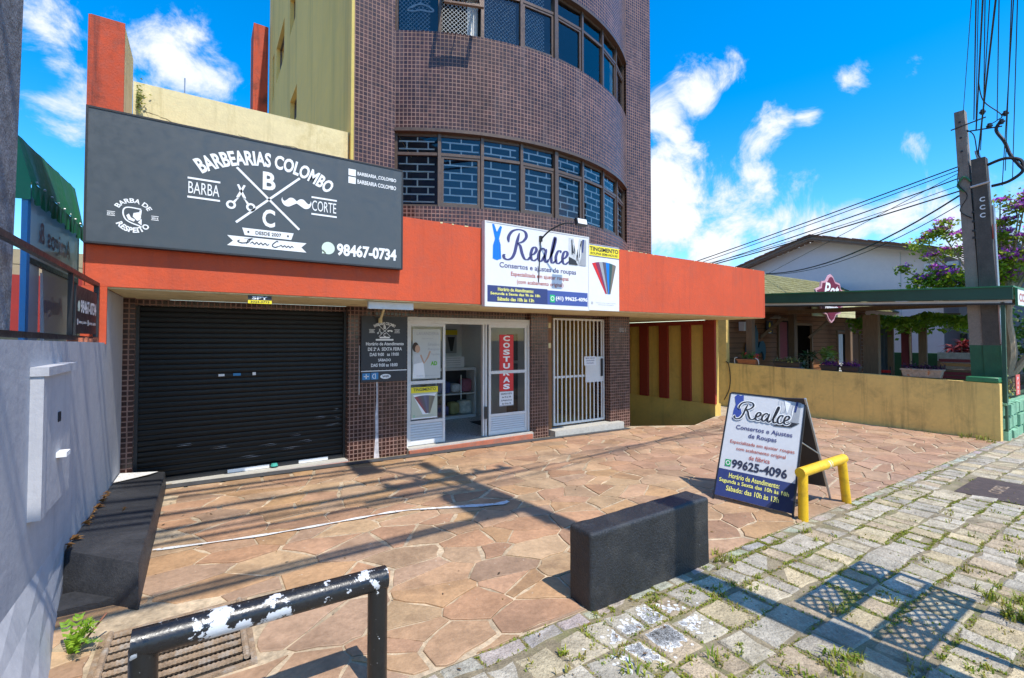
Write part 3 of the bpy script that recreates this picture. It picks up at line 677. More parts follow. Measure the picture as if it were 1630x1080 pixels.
for x, s in ((2.4, 1), (7.5, -1)):
    tb.face([(x, YT, 2.6), (x, YT + .45, 2.6), (x, YT + .45, ZTOP), (x, YT, ZTOP)][::s], [(0, 2.6), (.45, 2.6), (.45, ZTOP), (0, ZTOP)][::s])
tb.face([(XRT, YT, 2.6), (XRT, 17.5, 2.6), (XRT, 17.5, ZTOP), (XRT, YT, ZTOP)], [(0, 2.6), (10.6, 2.6), (10.6, ZTOP), (0, ZTOP)])
for z0, z1 in bands:
    n = 48
    for i in range(n):
        a, c = -AM + 2 * AM * i / n, -AM + 2 * AM * (i + 1) / n; u0, u1 = R(a) * RB + 5, R(c) * RB + 5
        tb.face([arc(a, 0, z0), arc(c, 0, z0), arc(c, 0, z1), arc(a, 0, z1)], [(u0, z0), (u1, z0), (u1, z1), (u0, z1)])
        tb.face([arc(a, 0, z1), arc(c, 0, z1), arc(c, -.16, z1), arc(a, -.16, z1)], [(u0, 0), (u1, 0), (u1, .16), (u0, .16)])
        tb.face([arc(c, 0, z0), arc(a, 0, z0), arc(a, -.16, z0), arc(c, -.16, z0)], [(u1, 0), (u0, 0), (u0, .16), (u1, .16)])
tb.build('tiled_wall', TILE, bld, uvs=True)
# brown metal lip under each spandrel
for z0, _ in bands[1:]:
    lp = B()
    for i in range(48):
        a, c = -AM + 2 * AM * i / 48, -AM + 2 * AM * (i + 1) / 48
        lp.face([arc(a, .012, z0 - .015), arc(c, .012, z0 - .015), arc(c, .012, z0 + .035), arc(a, .012, z0 + .035)])
        lp.face([arc(c, .012, z0 - .015), arc(a, .012, z0 - .015), arc(a, -.12, z0 - .015), arc(c, -.12, z0 - .015)])
    lp.build('drip_edge', BRONZE, bld)
# side wall with deep small windows
SW = [(13.95, 15.6, 9.55, 10.65), (16.15, 16.5, 9.4, 10.8), (11.75, 12.75, 7.0, 7.78), (12.1, 12.95, 9.57, 10.5), (13.95, 15.6, 12.3, 13.4), (12.1, 12.95, 12.4, 13.2), (13.95, 15.6, 6.8, 7.9)]
sb = B(); holes(sb, 6.852, 17.5, 3.0, ZTOP, SW, lambda u, v: (XL, u, v))
sb.face([(XL, 17.5, 3), (XRT, 17.5, 3), (XRT, 17.5, ZTOP), (XL, 17.5, ZTOP)]); sb.face([(XL, YT + .4, ZTOP - .1), (XRT, YT + .4, ZTOP - .1), (XRT, 17.5, ZTOP - .1), (XL, 17.5, ZTOP - .1)])
for a, c, d, e in SW:
    for q in ([(a, d), (c, d)], [(c, d), (c, e)], [(c, e), (a, e)], [(a, e), (a, d)]):
        (u, v), (u2, v2) = q; sb.face([(XL, u, v), (XL, u2, v2), (XL + .16, u2, v2), (XL + .16, u, v)])
sb.build('side_wall', TOWERSIDE, bld)
for a, c, d, e in SW:
    f = B(); w = .04
    for y0, y1, z0, z1 in ((a, c, d, d + w), (a, c, e - w, e), (a, a + w, d + w, e - w), (c - w, c, d + w, e - w), ((a + c) / 2 - w / 2, (a + c) / 2 + w / 2, d + w, e - w)): f.box(XL + .10, XL + .15, y0, y1, z0, z1)
    wo = f.build('side_window', BRONZE, bld); p = B(); p.face([(XL + .125, a, d), (XL + .125, c, d), (XL + .125, c, e), (XL + .125, a, e)]); p.build('pane', GLASSB, wo)
    p = B(); p.face([(XL + .5, a - .2, d - .2), (XL + .5, c + .2, d - .2), (XL + .5, c + .2, e + .2), (XL + .5, a - .2, e + .2)]); p.build('room', ROOMG, wo)
ln = B(); ln.box(XL - .012, XL + .03, 6.835, 6.851, 3.0, ZTOP); ln.build('corner_bead', mat('yellow corner strip', (.55, .42, .10), var=.1), bld)

# bay windows
def baywin(z0, z1, lower, row):
    ztr = z1 - .34 if lower else z1 - .36
    # dim room behind
    rm = B()
    for i in range(24):
        a, c = -AM + 2 * AM * i / 24, -AM + 2 * AM * (i + 1) / 24
        rm.face([arc(a, -1.1, z0 - .3), arc(c, -1.1, z0 - .3), arc(c, -1.1, z1 + .3), arc(a, -1.1, z1 + .3)])
        rm.face([arc(a, -.16, z1 + .02), arc(c, -.16, z1 + .02), arc(c, -1.1, z1 + .02), arc(a, -1.1, z1 + .02)]); rm.face([arc(a, -.16, z0 - .02), arc(c, -.16, z0 - .02), arc(c, -1.1, z0 - .02), arc(a, -1.1, z0 - .02)])
    for a in (-AM, AM): rm.face([arc(a, -.13, z0), arc(a, -1.1, z0), arc(a, -1.1, z1), arc(a, -.13, z1)])
    rm.build('room', ROOMD if lower else ROOMG, bld)
    for k in range(NW):
        a0, a1 = -AM + SEG * k, -AM + SEG * (k + 1); dr = -.10
        P0, P1 = Vector(arc(a0, dr)), Vector(arc(a1, dr)); r = (P1 - P0).normalized(); W = (P1 - P0).length; u = Vector((0, 0, 1)); n = r.cross(u)
        fr = B(); o = P0 + u * z0; H = z1 - z0; tz = ztr - z0
        thick = .075 if k in (4,) else .05
        fr.obox(o - r * thick / 2, r, u, n, thick, H, .05 if k != 4 else .07)
        if k == NW - 1: fr.obox(o + r * (W - .05), r, u, n, .05, H, .05)
        a_, b_ = thick / 2 + .002, W - .028
        fr.obox(o + r * a_, r, u, n, b_ - a_, .045, .04); fr.obox(o + r * a_ + u * (H - .06), r, u, n, b_ - a_, .06, .03); fr.obox(o + r * a_ + u * (tz - .02), r, u, n, b_ - a_, .045, .045)
        hasopen = (not lower and row == 1 and k == 1)
        if k in (1, 3, 4, 6, 7) and not hasopen:                              # an opening sash has its own inner frame
            for x, y, w, h in ((a_, .047, .04, tz - .07), (b_ - .04, .047, .04, tz - .07), (a_ + .04, .047, b_ - a_ - .08, .035), (a_ + .04, tz - .058, b_ - a_ - .08, .035)): fr.obox(o + r * x + u * y + n * .006, r, u, n, w, h, .03)
        wo = fr.build('bay_window', BRONZE, bld)
        def pane(x0, y0, x1, y1, name='pane', off=.012, m=GLASSB):
            p = B(); p.face([o + r * x0 + u * y0 + n * off, o + r * x1 + u * y0 + n * off, o + r * x1 + u * y1 + n * off, o + r * x0 + u * y1 + n * off]); p.build(name, m, wo)
        if not hasopen: pane(a_, .045, b_, tz - .02, m=GLASSB if lower or k < 4 else GLASSB)
        pane(a_, tz + .025, b_, H - .06)
        gr = B()
        if lower:                                                             # welded bars in a brick pattern behind the glass
            def hb(x0, x1, y, t=.021): gr.obox(o + r * x0 + u * (y - t / 2) - n * .02, r, u, n, x1 - x0, t, .012)
            def vb(x, y0, y1, t=.021): gr.obox(o + r * (x - t / 2) + u * y0 - n * .02, r, u, n, t, y1 - y0, .0125)
            pitch = .118; y = .10; i = 0; w0, w1 = .04, W - .075 + .03 * (k % 2)
            while y < H - .07:
                if abs(y - tz) > .03: hb(w0, w1, y)
                y2 = min(y + pitch, H - .05)
                for q in ((.52,) if i % 2 == 0 else (.22, .82)): vb(w0 + (w1 - w0) * q, y + .006, y2 - .006)
                y += pitch; i += 1
            gr.build('security_grille', GRILLE, wo)
        elif row == 1 and k in (0, 1, 2, 3):
            x0, x1, y0, y1 = .02, W - .16 if k != 2 else W - .06, .03, H - .07; st = .066
            def seg(xa, ya, xb, yb):
                d = math.hypot(xb - xa, yb - ya); 
                if d < .01: return
                A, D = o + r * xa + u * ya - n * .06, o + r * xb + u * yb - n * .06; gr.bar(A, D, .0052, .0052, up=n)
            c = -(y1 - y0)
            while c < x1 - x0:
                # rising line x = c + t, falling line mirrored
                ta, tb_ = max(0, -c), min(y1 - y0, x1 - x0 - c)
                if tb_ > ta: seg(x0 + c + ta, y0 + ta, x0 + c + tb_, y0 + tb_); seg(x1 - c - ta, y0 + ta, x1 - c - tb_, y0 + tb_)
                c += st
            gr.build('safety_net', NETM, wo)
        if not lower and row == 1:
            def curtain(x0, x1, m, amp=.02, off=-.12):
                cb = B(); nn = 26
                for i in range(nn):
                    t0, t1 = i / nn, (i + 1) / nn
                    for ya, yb in ((.0, H * .72), (H * .72, H * .76), (H * .76, H)):
                        def q(t, y): 
                            pin = .55 if abs(y - H * .72) < .02 or abs(y - H * .76) < .02 else 1
                            xx = x0 + (x1 - x0) * t; return o + r * xx + u * y + n * (off + amp * pin * math.sin(t * 24))
                        cb.face([q(t0, ya), q(t1, ya), q(t1, yb), q(t0, yb)])
                cb.build('curtain', m, wo, smooth=True)
            if k == 1: curtain(W * .66, W * .93, CURTW)
            if k == 4: curtain(.05, .22, CURT)
            if k == 7: curtain(.10, .34, CURT)
            if k == 0:
                hb_ = B(); oo = o - n * .035
                pts = [(.22, .50), (.30, .56), (.36, .60), (.36, .63), (.39, .655), (.365, .685), (.335, .67)]
                hb_.tube([oo + r * x + u * (y - .05) for x, y in catmull(pts, 4)], .008, 6)
                lp_ = catmull([(.36, .575), (.26, .545), (.17, .49), (.17, .46), (.25, .455), (.36, .475), (.48, .455), (.55, .46), (.55, .49), (.46, .545), (.36, .575)], 4)
                hb_.tube([oo + r * x + u * (y - .05) for x, y in lp_], .013, 6)
                wh = hb_.build('coat_hanger', WHITEPL); wh['label'] = 'white plastic coat hanger hanging inside the first upper bay window'; wh['category'] = 'coat hanger'
            if hasopen:
                # top-hung sash pushed outwards
                hz = tz - .02; L_ = hz - .045; ang = R(36); d = -u * math.cos(ang) + n * math.sin(ang); hp = o + u * hz + n * .03
                ss = B(); w = .05; nn = r.cross(-d)
                for x0, x1, t0, t1 in ((a_ + .01, b_ - .01, 0, w), (a_ + .01, b_ - .01, L_ - w * 1.4, L_), (a_ + .01, a_ + .01 + w, w, L_ - w * 1.4), (b_ - .01 - w, b_ - .01, w, L_ - w * 1.4)): ss.obox(hp + r * x0 + d * t1, r, -d, nn, x1 - x0, t1 - t0, .03)
                ss.tube([hp + r * (W * .5) + d * (L_ - .07) - nn * .01, hp + r * (W * .53) + d * (L_ - .3) - nn * .03], .009, 6)
                so_ = ss.build('open_sash', BRONZE, wo); 
                p = B(); p.face([hp + r * (a_ + .02) + d * (L_ - .02) + nn * .015, hp + r * (b_ - .02) + d * (L_ - .02) + nn * .015, hp + r * (b_ - .02) + d * .02 + nn * .015, hp + r * (a_ + .02) + d * .02 + nn * .015]); p.build('sash_pane', GLASSC, wo)
for i, (z0, z1) in enumerate(rows): baywin(z0, z1, i == 0, i)

# roof parapet of the low wing, fin walls
pa = B(); pa.box(-.72, 1.743, 6.95, 7.10, 3.40, 4.83); pa.build('parapet', CREAM, bld)
rf = B(); rf.box(-.9, 1.74, 7.10, 17, 3.35, 3.45); rf.build('wing_roof', CONC, bld)
lb = B(); lb.box(-.98, -.815, 7.23, 17, 0, 3.34); lb.build('party_wall', CREAM, bld)
fn = B(); fn.box(-.952, -.70, 6.022, 6.72, 3.452, 4.975); fn.build('fin_wall', CREAM, bld)
ff = B(); ff.box(-.955, -.695, 6.0, 6.02, 3.452, 4.98); ff.build('fin_face', ORANGE2, bld)
fl = B(); fl.box(-.972, -.955, 6.0, 6.72, 2.3, 4.975); fl.build('fin_side', ORANGE2, bld)
rfn = B(); rfn.box(1.28, 1.72, 17.55, 18.6, 2.5, 12.4); rfn.build('rear_fin', ORANGE2, bld)
rod = B(); rod.cyl((-.23, 7.02, 4.83), .008, .22, 6); rod.build('roof_rod', STEEL, bld)
def crack(pts, w, y, rr):
    b = B(); p = catmull(pts, 5); q = [(u + rr.uniform(-.006, .006), v + rr.uniform(-.008, .008)) for u, v in p]
    for (u0, v0), (u1, v1) in zip(q, q[1:]): ww = w * rr.uniform(.4, 1.2); b.face([(u0, y, v0 - ww), (u1, y, v1 - ww * .8), (u1, y, v1 + ww * .8), (u0, y, v0 + ww)])
    b.build('hairline_crack', mat('crack shadow', (.16, .11, .05), rough=.95), bld)
rc = random.Random(11)
crack([(-.62, 4.50), (-.45, 4.47), (-.2, 4.40), (.0, 4.33), (.25, 4.31), (.5, 4.25)], .0045, 6.9485, rc); crack([(-.60, 4.50), (-.55, 4.38), (-.48, 4.27), (-.46, 4.20)], .004, 6.9485, rc); crack([(.35, 4.45), (.7, 4.42), (.95, 4.45), (1.2, 4.40)], .003, 6.9485, rc); crack([(1.25, 4.32), (1.38, 4.33)], .005, 6.9485, rc)
wd = B()
for _ in range(90):
    c = Vector((-.68 + abs(rc.gauss(0, .03)), 6.90 + rc.gauss(0, .02), 4.62 + rc.gauss(0, .08))); n_ = Vector((rc.uniform(-1, 1), -1, rc.uniform(-.3, 1))).normalized(); x_ = n_.cross(Vector((0, 0, 1))).normalized() * .018; y_ = n_.cross(x_) * .6
    wd.cur = rc.choice([(.22, .25, .03), (.32, .30, .05), (.14, .17, .02)]); wd.face([c - x_, c - y_, c + x_, c + y_])
tag(wd.build('wall_plant', LEAF), 'small yellowish weed rooted where the red fin meets the cream parapet', 'plant')
# canopy
cp = B(); cp.box(-.96, 11.38, 6.0, 7.46, 2.316, 3.451); cpo = cp.build('canopy', ORANGE, bld)
ck = B(); ck.box(-.98, -.79, 5.998, 6.03, 1.75, 2.314); ck.build('end_pier', ORANGE, bld)
sf = B(); sf.box(-.79, 11.37, 6.02, 7.355, 2.299, 2.314); sf.build('soffit', CREAM, bld)
mo = B()
for i in range(-1, 122):
    x = -.95 + i * .1 + rnd.uniform(0, .05)
    if 2.2 < x < 11.3 and rnd.random() < .4: mo.box(x, x + rnd.uniform(.01, .06), 5.997, 6.01, 3.446 - rnd.uniform(.0, .012), 3.455)
kind(mo.build('flaking_paint', CREAM, bld), 'stuff')

# ground floor wall: mosaic piers
YF = 7.22
pr = B()
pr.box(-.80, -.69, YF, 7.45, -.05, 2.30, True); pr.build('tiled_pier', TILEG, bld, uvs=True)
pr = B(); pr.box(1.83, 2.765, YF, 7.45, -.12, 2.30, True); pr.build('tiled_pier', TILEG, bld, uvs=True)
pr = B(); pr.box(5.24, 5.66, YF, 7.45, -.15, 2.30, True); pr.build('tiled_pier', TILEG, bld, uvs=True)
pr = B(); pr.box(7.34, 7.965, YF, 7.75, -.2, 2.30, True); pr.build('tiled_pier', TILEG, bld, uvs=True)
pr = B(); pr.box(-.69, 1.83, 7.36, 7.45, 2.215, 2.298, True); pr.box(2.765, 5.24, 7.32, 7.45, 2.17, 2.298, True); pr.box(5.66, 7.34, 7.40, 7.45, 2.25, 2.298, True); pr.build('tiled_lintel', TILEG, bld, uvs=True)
sw = B(); sw.box(7.70, 7.96, 7.76, 17.5, -1.5, 2.3); sw.build('garage_side_wall', YELLOW, bld)
# roller shutter: interlocking slats
sh = B(); sh.box(-.69, 1.83, 7.395, 7.42, -.02, 2.215); sho = sh.build('roller_shutter', BLACKM, bld)
z = .055; sl0 = None
while z < 2.2:
    if sl0 is None:
        s_ = B(); prof = [(0, 0), (-.005, .005), (-.008, .024), (-.008, .044), (-.005, .062), (0, .0665)]
        for (ya, za), (yb, zb) in zip(prof, prof[1:]): s_.face([(-.68, 7.385 + ya, z + za), (1.82, 7.385 + ya, z + za), (1.82, 7.385 + yb, z + zb), (-.68, 7.385 + yb, z + zb)])
        sl0 = s_.build('slat', SHUT, sho, smooth=True); b0 = z
    else:
        o = sl0.copy(); col.objects.link(o); o.parent = sho; o.location = (0, rnd.uniform(-.003, .003), z - b0)
    z += .0675
for gx in (-.69, 1.795): gd = B(); gd.box(gx, gx + .035, 7.34, 7.394, -.05, 2.214); gd.build('shutter_guide', BLACKM, sho)
bb = B(); bb.box(-.65, 1.79, 7.35, 7.40, -.005, .05); bb.build('shutter_bottom_rail', BLACKM, bld)
st = B(); st.box(.30, .80, 7.345, 7.35, .0, .045); st.build('white_sticker', WHITEP, bld); st = B(); st.box(1.18, 1.58, 7.345, 7.35, .0, .045); st.build('white_sticker', WHITEP, bld)
sc_ = B()
for x, z_, l in ((1.35, .62, .28), (1.52, .50, .22), (1.10, .40, .2), (.70, .30, .25), (.95, .22, .3), (.1, .34, .25), (-.3, .42, .2), (1.62, .72, .08), (1.66, .60, .09), (.45, .17, .3), (1.2, .30, .22)):
    for k in range(2):
        u = x + rc.uniform(-.05, .05); v = z_ + .02 * k; sc_.face([(u, 7.3725, v), (u + l * rc.uniform(.5, 1), 7.3725, v + .004), (u + l * rc.uniform(.3, .8), 7.3725, v + .008)])
kind(sc_.build('scuff', mat('pale scuff', (.30, .30, .31), rough=.8), sho), 'stuff')
# steps and sills
sl = B(); sl.box(-.69, 1.83, 7.16, 7.36, -.09, -.005); sl.build('shutter_sill', SILL, bld)
sl = B(); sl.box(-.66, 1.83, 7.10, 7.158, -.12, -.022); sl.build('red_step_edge', SILLR, bld)
sl = B(); sl.box(2.765, 5.24, 7.15, 7.4, -.10, .04); sl.build('shop_sill', SILL, bld)
sl = B(); sl.box(2.765, 5.20, 7.105, 7.148, -.14, .012); sl.build('red_step_edge', SILLR, bld)
sl = B(); sl.box(5.70, 7.60, 7.06, 7.45, -.14, .015); sl.build('gate_sill', SILL, bld)
kd = B()
for a, c in ((-.36, 2.0), (2.0, 5.0), (5.0, 7.7)): kd.face([(a, 6.95, g(a) + .013), (c, 6.95, g(c) + .013), (c, 7.104, g(c) + .02), (a, 7.104, g(a) + .02)])
kd.build('kerb_strip', KERBD, bld)

# tailor shop: white metal front with open door
def louvre(b, x0, x1, y, z0, z1, n=7):
    for i in range(n):
        za = z0 + (z1 - z0) * i / n; h = (z1 - z0) / n
        b.face([(x0, y - .018, za), (x1, y - .018, za), (x1, y - .008, za + h * .72), (x0, y - .008, za + h * .72)]); b.face([(x0, y - .008, za + h * .72), (x1, y - .008, za + h * .72), (x1, y + .012, za + h * .80), (x0, y + .012, za + h * .80)]); b.face([(x0, y + .012, za + h * .80), (x1, y + .012, za + h * .80), (x1, y - .018, za + h), (x0, y - .018, za + h)])
def leaf(x0, x1, y, midz, lz, name):
    f = B(); w = .045
    zb, zt = .05, 2.06
    f.box(x0, x0 + w, y, y + .04, zb, zt); f.box(x1 - w, x1, y, y + .04, zb, zt)
    for z0, z1 in ((zb, zb + .05), (lz, lz + .05), (midz, midz + .055), (zt - .05, zt)): f.box(x0 + w, x1 - w, y + .002, y + .038, z0, z1)
    d = f.build(name, WHITEM, bld)
    l = B(); louvre(l, x0 + w, x1 - w, y + .02, zb + .05, lz); l.build('louvre_panel', WHITEM, d)
    for z0, z1 in ((lz + .05, midz), (midz + .055, zt - .05)):
        p = B(); p.face([(x0 + w, y + .02, z0), (x1 - w, y + .02, z0), (x1 - w, y + .02, z1), (x0 + w, y + .02, z1)]); p.build('pane', GLASSC, d)
    return d
fr = B(); fr.box(2.77, 5.235, 7.26, 7.34, 2.06, 2.165); fr.box(2.77, 2.80, 7.265, 7.335, .04, 2.06); fr.box(5.19, 5.235, 7.265, 7.335, .04, 2.06); fr.box(2.8, 5.2, 7.25, 7.26, 2.10, 2.125); fr.build('shop_frame', WHITEM, bld)
leaf(2.805, 3.47, 7.285, 1.05, .40, 'fixed_shop_leaf'); leaf(4.34, 5.185, 7.285, 1.16, .38, 'shop_door')
df = B(); df.box(4.22, 4.255, 7.30, 7.36, .05, 2.06); df.box(4.27, 4.30, 7.29, 7.34, .05, 2.06); df.build('door_edge', WHITEM, bld)
lk = B(); lk.box(4.245, 4.30, 7.262, 7.289, .36, .58); lk.build('door_lock', BLACKM, bld)
# inside of the shop
rm = B(); rm.box(2.77, 5.44, 10.4, 10.45, 0, 2.2); rm.box(2.72, 2.77, 7.4, 10.4, 0, 2.2); rm.box(5.40, 5.44, 7.46, 10.4, 0, 2.2); rm.box(2.77, 5.44, 7.46, 10.4, 2.2, 2.25); rm.build('shop_interior', WHITEPL, bld)
rm = B(); rm.box(2.77, 5.42, 7.40, 10.4, .0, .036); fo = rm.build('shop_floor', FLOORT, bld)
gl = B()
for i in range(-8, 14):
    for sgn in (1, -1):
        a = Vector((2.9 + i * .42, 7.45, .0375)); b_ = a + Vector((sgn * 2.9, 2.9, 0)); 
        if 2.77 < a.x < 5.24:
            t = min(1, (5.23 - a.x) / 2.9 if sgn > 0 else (a.x - 2.78) / 2.9); gl.bar(a, a + (b_ - a) * t, .008, .001)
gl.build('floor_joint', GREYP, fo)
# entrance gate
gt = B(); X0, X1, Z0, Z1, YG = 5.90, 7.32, .05, 2.225, 7.36
for x0, x1, z0, z1 in ((X0, X0 + .04, Z0, Z1), (X1 - .04, X1, Z0, Z1), (X0 + .04, X1 - .04, Z0, Z0 + .045), (X0 + .04, X1 - .04, Z1 - .04, Z1)): gt.box(x0, x1, YG, YG + .04, z0, z1)
gt.box(X0 + .04, 6.76, YG + .022, YG + .034, 1.0, 1.045)
gto = gt.build('entrance_gate', WHITEM, bld)
br0 = None
for i in range(12):
    x = X0 + .10 + i * .1115
    if br0 is None:
        q = B(); q.box(x, x + .028, YG + .006, YG + .020, Z0 + .046, Z1 - .041); br0 = q.build('gate_bar', WHITEM, gto); bx = x
    else:
        o = br0.copy(); col.objects.link(o); o.parent = gto; o.location = (x - bx, 0, 0)
q = B(); q.box(6.76, 7.28, YG - .006, YG + .004, .88, 1.42); q.build('lock_plate', WHITEM, gto)
q = B(); q.box(7.20, 7.235, YG - .05, YG - .007, 1.0, 1.38); q.build('gate_handle', BLACKM, gto)
q = B(); q.box(5.66, 5.78, 7.27, 7.36, -.02, 2.26); q.build('gate_jamb', WOODB, bld)
for zz in (1.62, 2.02):
    q = B(); q.box(5.69, 5.75, 7.255, 7.272, zz, zz + .1); q.build('doorbell_plate', CREAM, bld)
q = B(); q.box(5.66, 7.34, 12.2, 12.25, -.1, 2.3); q.box(5.45, 5.5, 7.46, 12.2, -.1, 2.3); q.box(7.6, 7.65, 7.76, 12.2, -.1, 2.3); q.box(5.5, 7.6, 7.46, 12.2, 2.3, 2.34); q.box(5.5, 7.6, 7.4, 12.2, -.1, .012); q.build('entrance_hall', YELLOW, bld)
q = B(); q.box(6.9, 7.5, 11.9, 12.19, .0, 2.2); q.box(5.55, 5.75, 10.2, 10.6, .0, 2.2); q.build('hall_column', ORANGE, bld)
# garage flank: red fins, mustard panels on a low wall
XG = 11.12
q = B(); q.box(XG, XG + .25, 7.18, 13.0, -2, .10); q.build('low_wall', YELLOW, bld)
q = B(); q.box(XG + .045, XG + .2, 7.20, 13.0, .1, 2.297); q.build('infill_panel', YELLOW, bld)
for a, c in ((9.36, 9.67), (8.64, 8.94), (7.90, 8.18), (7.16, 7.50), (10.1, 10.4), (10.8, 11.1)):
    q = B(); q.box(XG - .03, XG + .044, a, c, .101, 2.297); q.build('flank_fin', REDFIN, bld)
q = B(); q.box(XG - .06, XG - .002, 7.14, 12.9, 2.18, 2.297); q.build('flank_beam', REDFIN, bld)
q = B(); q.box(7.97, 11.38, 7.462, 17.5, 2.32, 2.42); q.build('garage_ceiling', CREAM, bld)
q = B(); q.box(7.97, 11.6, 16.5, 16.6, -2.2, 2.32); q.build('garage_back_wall', YELLOW, bld)

# ------------------------------------------------------------------ signs on the building
def board(name, label, cat, x0, x1, z0, z1, y, d, m, edge=None, group=None):
    t = thing(name, label, cat, ((x0 + x1) / 2, y, z0), group)
    b = B(); b.box(x0, x1, y, y + d, z0, z1); b.build('panel', m, t)
    if edge:
        e = B(); w = .018
        for q in ((x0 - w, x1 + w, z0 - w, z0), (x0 - w, x1 + w, z1, z1 + w), (x0 - w, x0, z0, z1), (x1, x1 + w, z0, z1)): e.box(q[0], q[1], y - .006, y + d + .002, q[2], q[3])
        e.build('edge_trim', edge, t)
    return t
def barber_logo(a, cx, cy, s, big=True):
    """crossed lines with B, C, scissors and moustache"""
    for sx in (1, -1):
        p0, p1 = (cx - sx * .42 * s, cy - .40 * s), (cx + sx * .42 * s, cy + .40 * s); dx, dy = p1[0] - p0[0], p1[1] - p0[1]; d = math.hypot(dx, dy); nx, ny = -dy / d * .016 * s, dx / d * .016 * s
        a.poly([(p0[0] - nx, p0[1] - ny), (p1[0] - nx, p1[1] - ny), (p1[0] + nx, p1[1] + ny), (p0[0] + nx, p0[1] + ny)][::-1], WHITEP, 2, 'emblem')
    a.text('B', cx, cy + .14 * s, .17 * s, .27 * s, WHITEP, 2, bold=.03); a.text('C', cx, cy - .42 * s, .17 * s, .27 * s, WHITEP, 2, bold=.03)
    # scissors
    q = cx - .36 * s
    for sx in (1, -1):
        a.poly([(q - sx * .030 * s, cy + .16 * s), (q - sx * .055 * s, cy + .15 * s), (q + sx * .035 * s, cy - .06 * s), (q + sx * .062 * s, cy - .03 * s)][::sx], WHITEP, 2, 'emblem')
        a.poly([(q + sx * .02 * s, cy - .02 * s), (q + sx * .045 * s, cy - .04 * s), (q + sx * .10 * s, cy - .10 * s), (q + sx * .075 * s, cy - .12 * s)][::-sx], WHITEP, 2, 'emblem')
        a.ring(q + sx * .125 * s, cy - .155 * s, .062 * s, .030 * s, WHITEP, 2, n=18, name='emblem')
    # moustache
    q = cx + .38 * s; up = [(0, .035), (.05, .075), (.10, .072), (.14, .035), (.17, .015), (.195, .035), (.20, .07)]; lo = [(.20, .07), (.212, .02), (.18, -.045), (.12, -.065), (.06, -.035), (.02, -.01), (0, .0)]
    for sx in (1, -1):
        U = catmull(up, 4); Lo = catmull(lo, 4)[::-1]; n = min(len(U), len(Lo))
        for i in range(n - 1): a.poly([(q + sx * Lo[i][0] * s, cy + Lo[i][1] * s), (q + sx * Lo[i + 1][0] * s, cy + Lo[i + 1][1] * s), (q + sx * U[i + 1][0] * s, cy + U[i + 1][1] * s), (q + sx * U[i][0] * s, cy + U[i][1] * s)][::sx], WHITEP, 2, 'emblem')
def bubble(a, x, y, r, m, z=2, inner=None):
    a.disc(x, y, r, m, z, 'emblem'); a.poly([(x - r * .95, y - r * .95), (x - r * .3, y - r * .85), (x - r * .85, y - r * .3)], m, z, 'emblem')
    if inner: a.ring(x, y, r * .62, r * .30, inner, z + 1, 190, 300, 10, 'emblem')

# big barber sign
BX0, BX1, BZ0, BZ1, BY = -.94, 2.168, 2.735, 4.02, 5.90
t = board('barber_sign', 'large dark grey barber shop sign with curved white lettering on the orange canopy', 'sign', BX0, BX1, BZ0, BZ1, BY, .085, SIGNG, SIGNE)
a = Art((BX0, BY, BZ0), XR, ZU, t); W, H = BX1 - BX0, BZ1 - BZ0
cx = 1.545
a.text('BARBEARIAS COLOMBO', cx + .0, 1.015, 1.34, .165, WHITEP, 2, bold=.035, arc=1.12)
barber_logo(a, cx, .65, .76)
for x0, x1, tx, px in ((.93, 1.20, 'BARBA', .93), (2.03, 2.30, 'CORTE', 2.14)):
    a.text(tx, px, .595, .275, .125, WHITEP, 2)
    for y in (.745, .545): a.rect(px - .145, y, px + .145, y + .020, WHITEP, 2, 'rule')
a.poly([(cx - .26, .295), (cx - .235, .215), (cx + .235, .215), (cx + .26, .295)][::-1], WHITEP, 2, 'ribbon_print')
a.text('DESDE 2007', cx, .236, .26, .038, INKP, 4, bold=.01); a.disc(cx - .20, .255, .011, INKP, 4, 'lettering', 8); a.disc(cx + .20, .255, .011, INKP, 4, 'lettering', 8)
a.poly([(cx - .40, .195), (cx - .345, .14), (cx - .40, .085), (cx + .40, .085), (cx + .345, .14), (cx + .40, .195)][::-1], WHITEP, 2, 'ribbon_print')
a.ribbon([(cx - .28, .155), (cx - .30, .14), (cx - .26, .125), (cx - .20, .14), (cx - .18, .17), (cx - .16, .185), (cx - .20, .165), (cx - .215, .115)], .010, INKP, 4, 'lettering')
a.ribbon([(cx - .24, .178), (cx - .14, .182)], .008, INKP, 4, 'lettering', smooth=False)
s0 = [(cx - .18 + i * .021, .128 + (.018 if i % 2 else -.002)) for i in range(10)]; a.ribbon(s0, .009, INKP, 4, 'lettering')
a.ribbon([(cx + .10, .172), (cx + .085, .182), (cx + .05, .15), (cx + .04, .125), (cx + .07, .112), (cx + .11, .13)], .010, INKP, 4, 'lettering'); a.ribbon([(cx + .11 + i * .019, .126 + (.016 if i % 2 else -.002)) for i in range(9)], .009, INKP, 4, 'lettering')
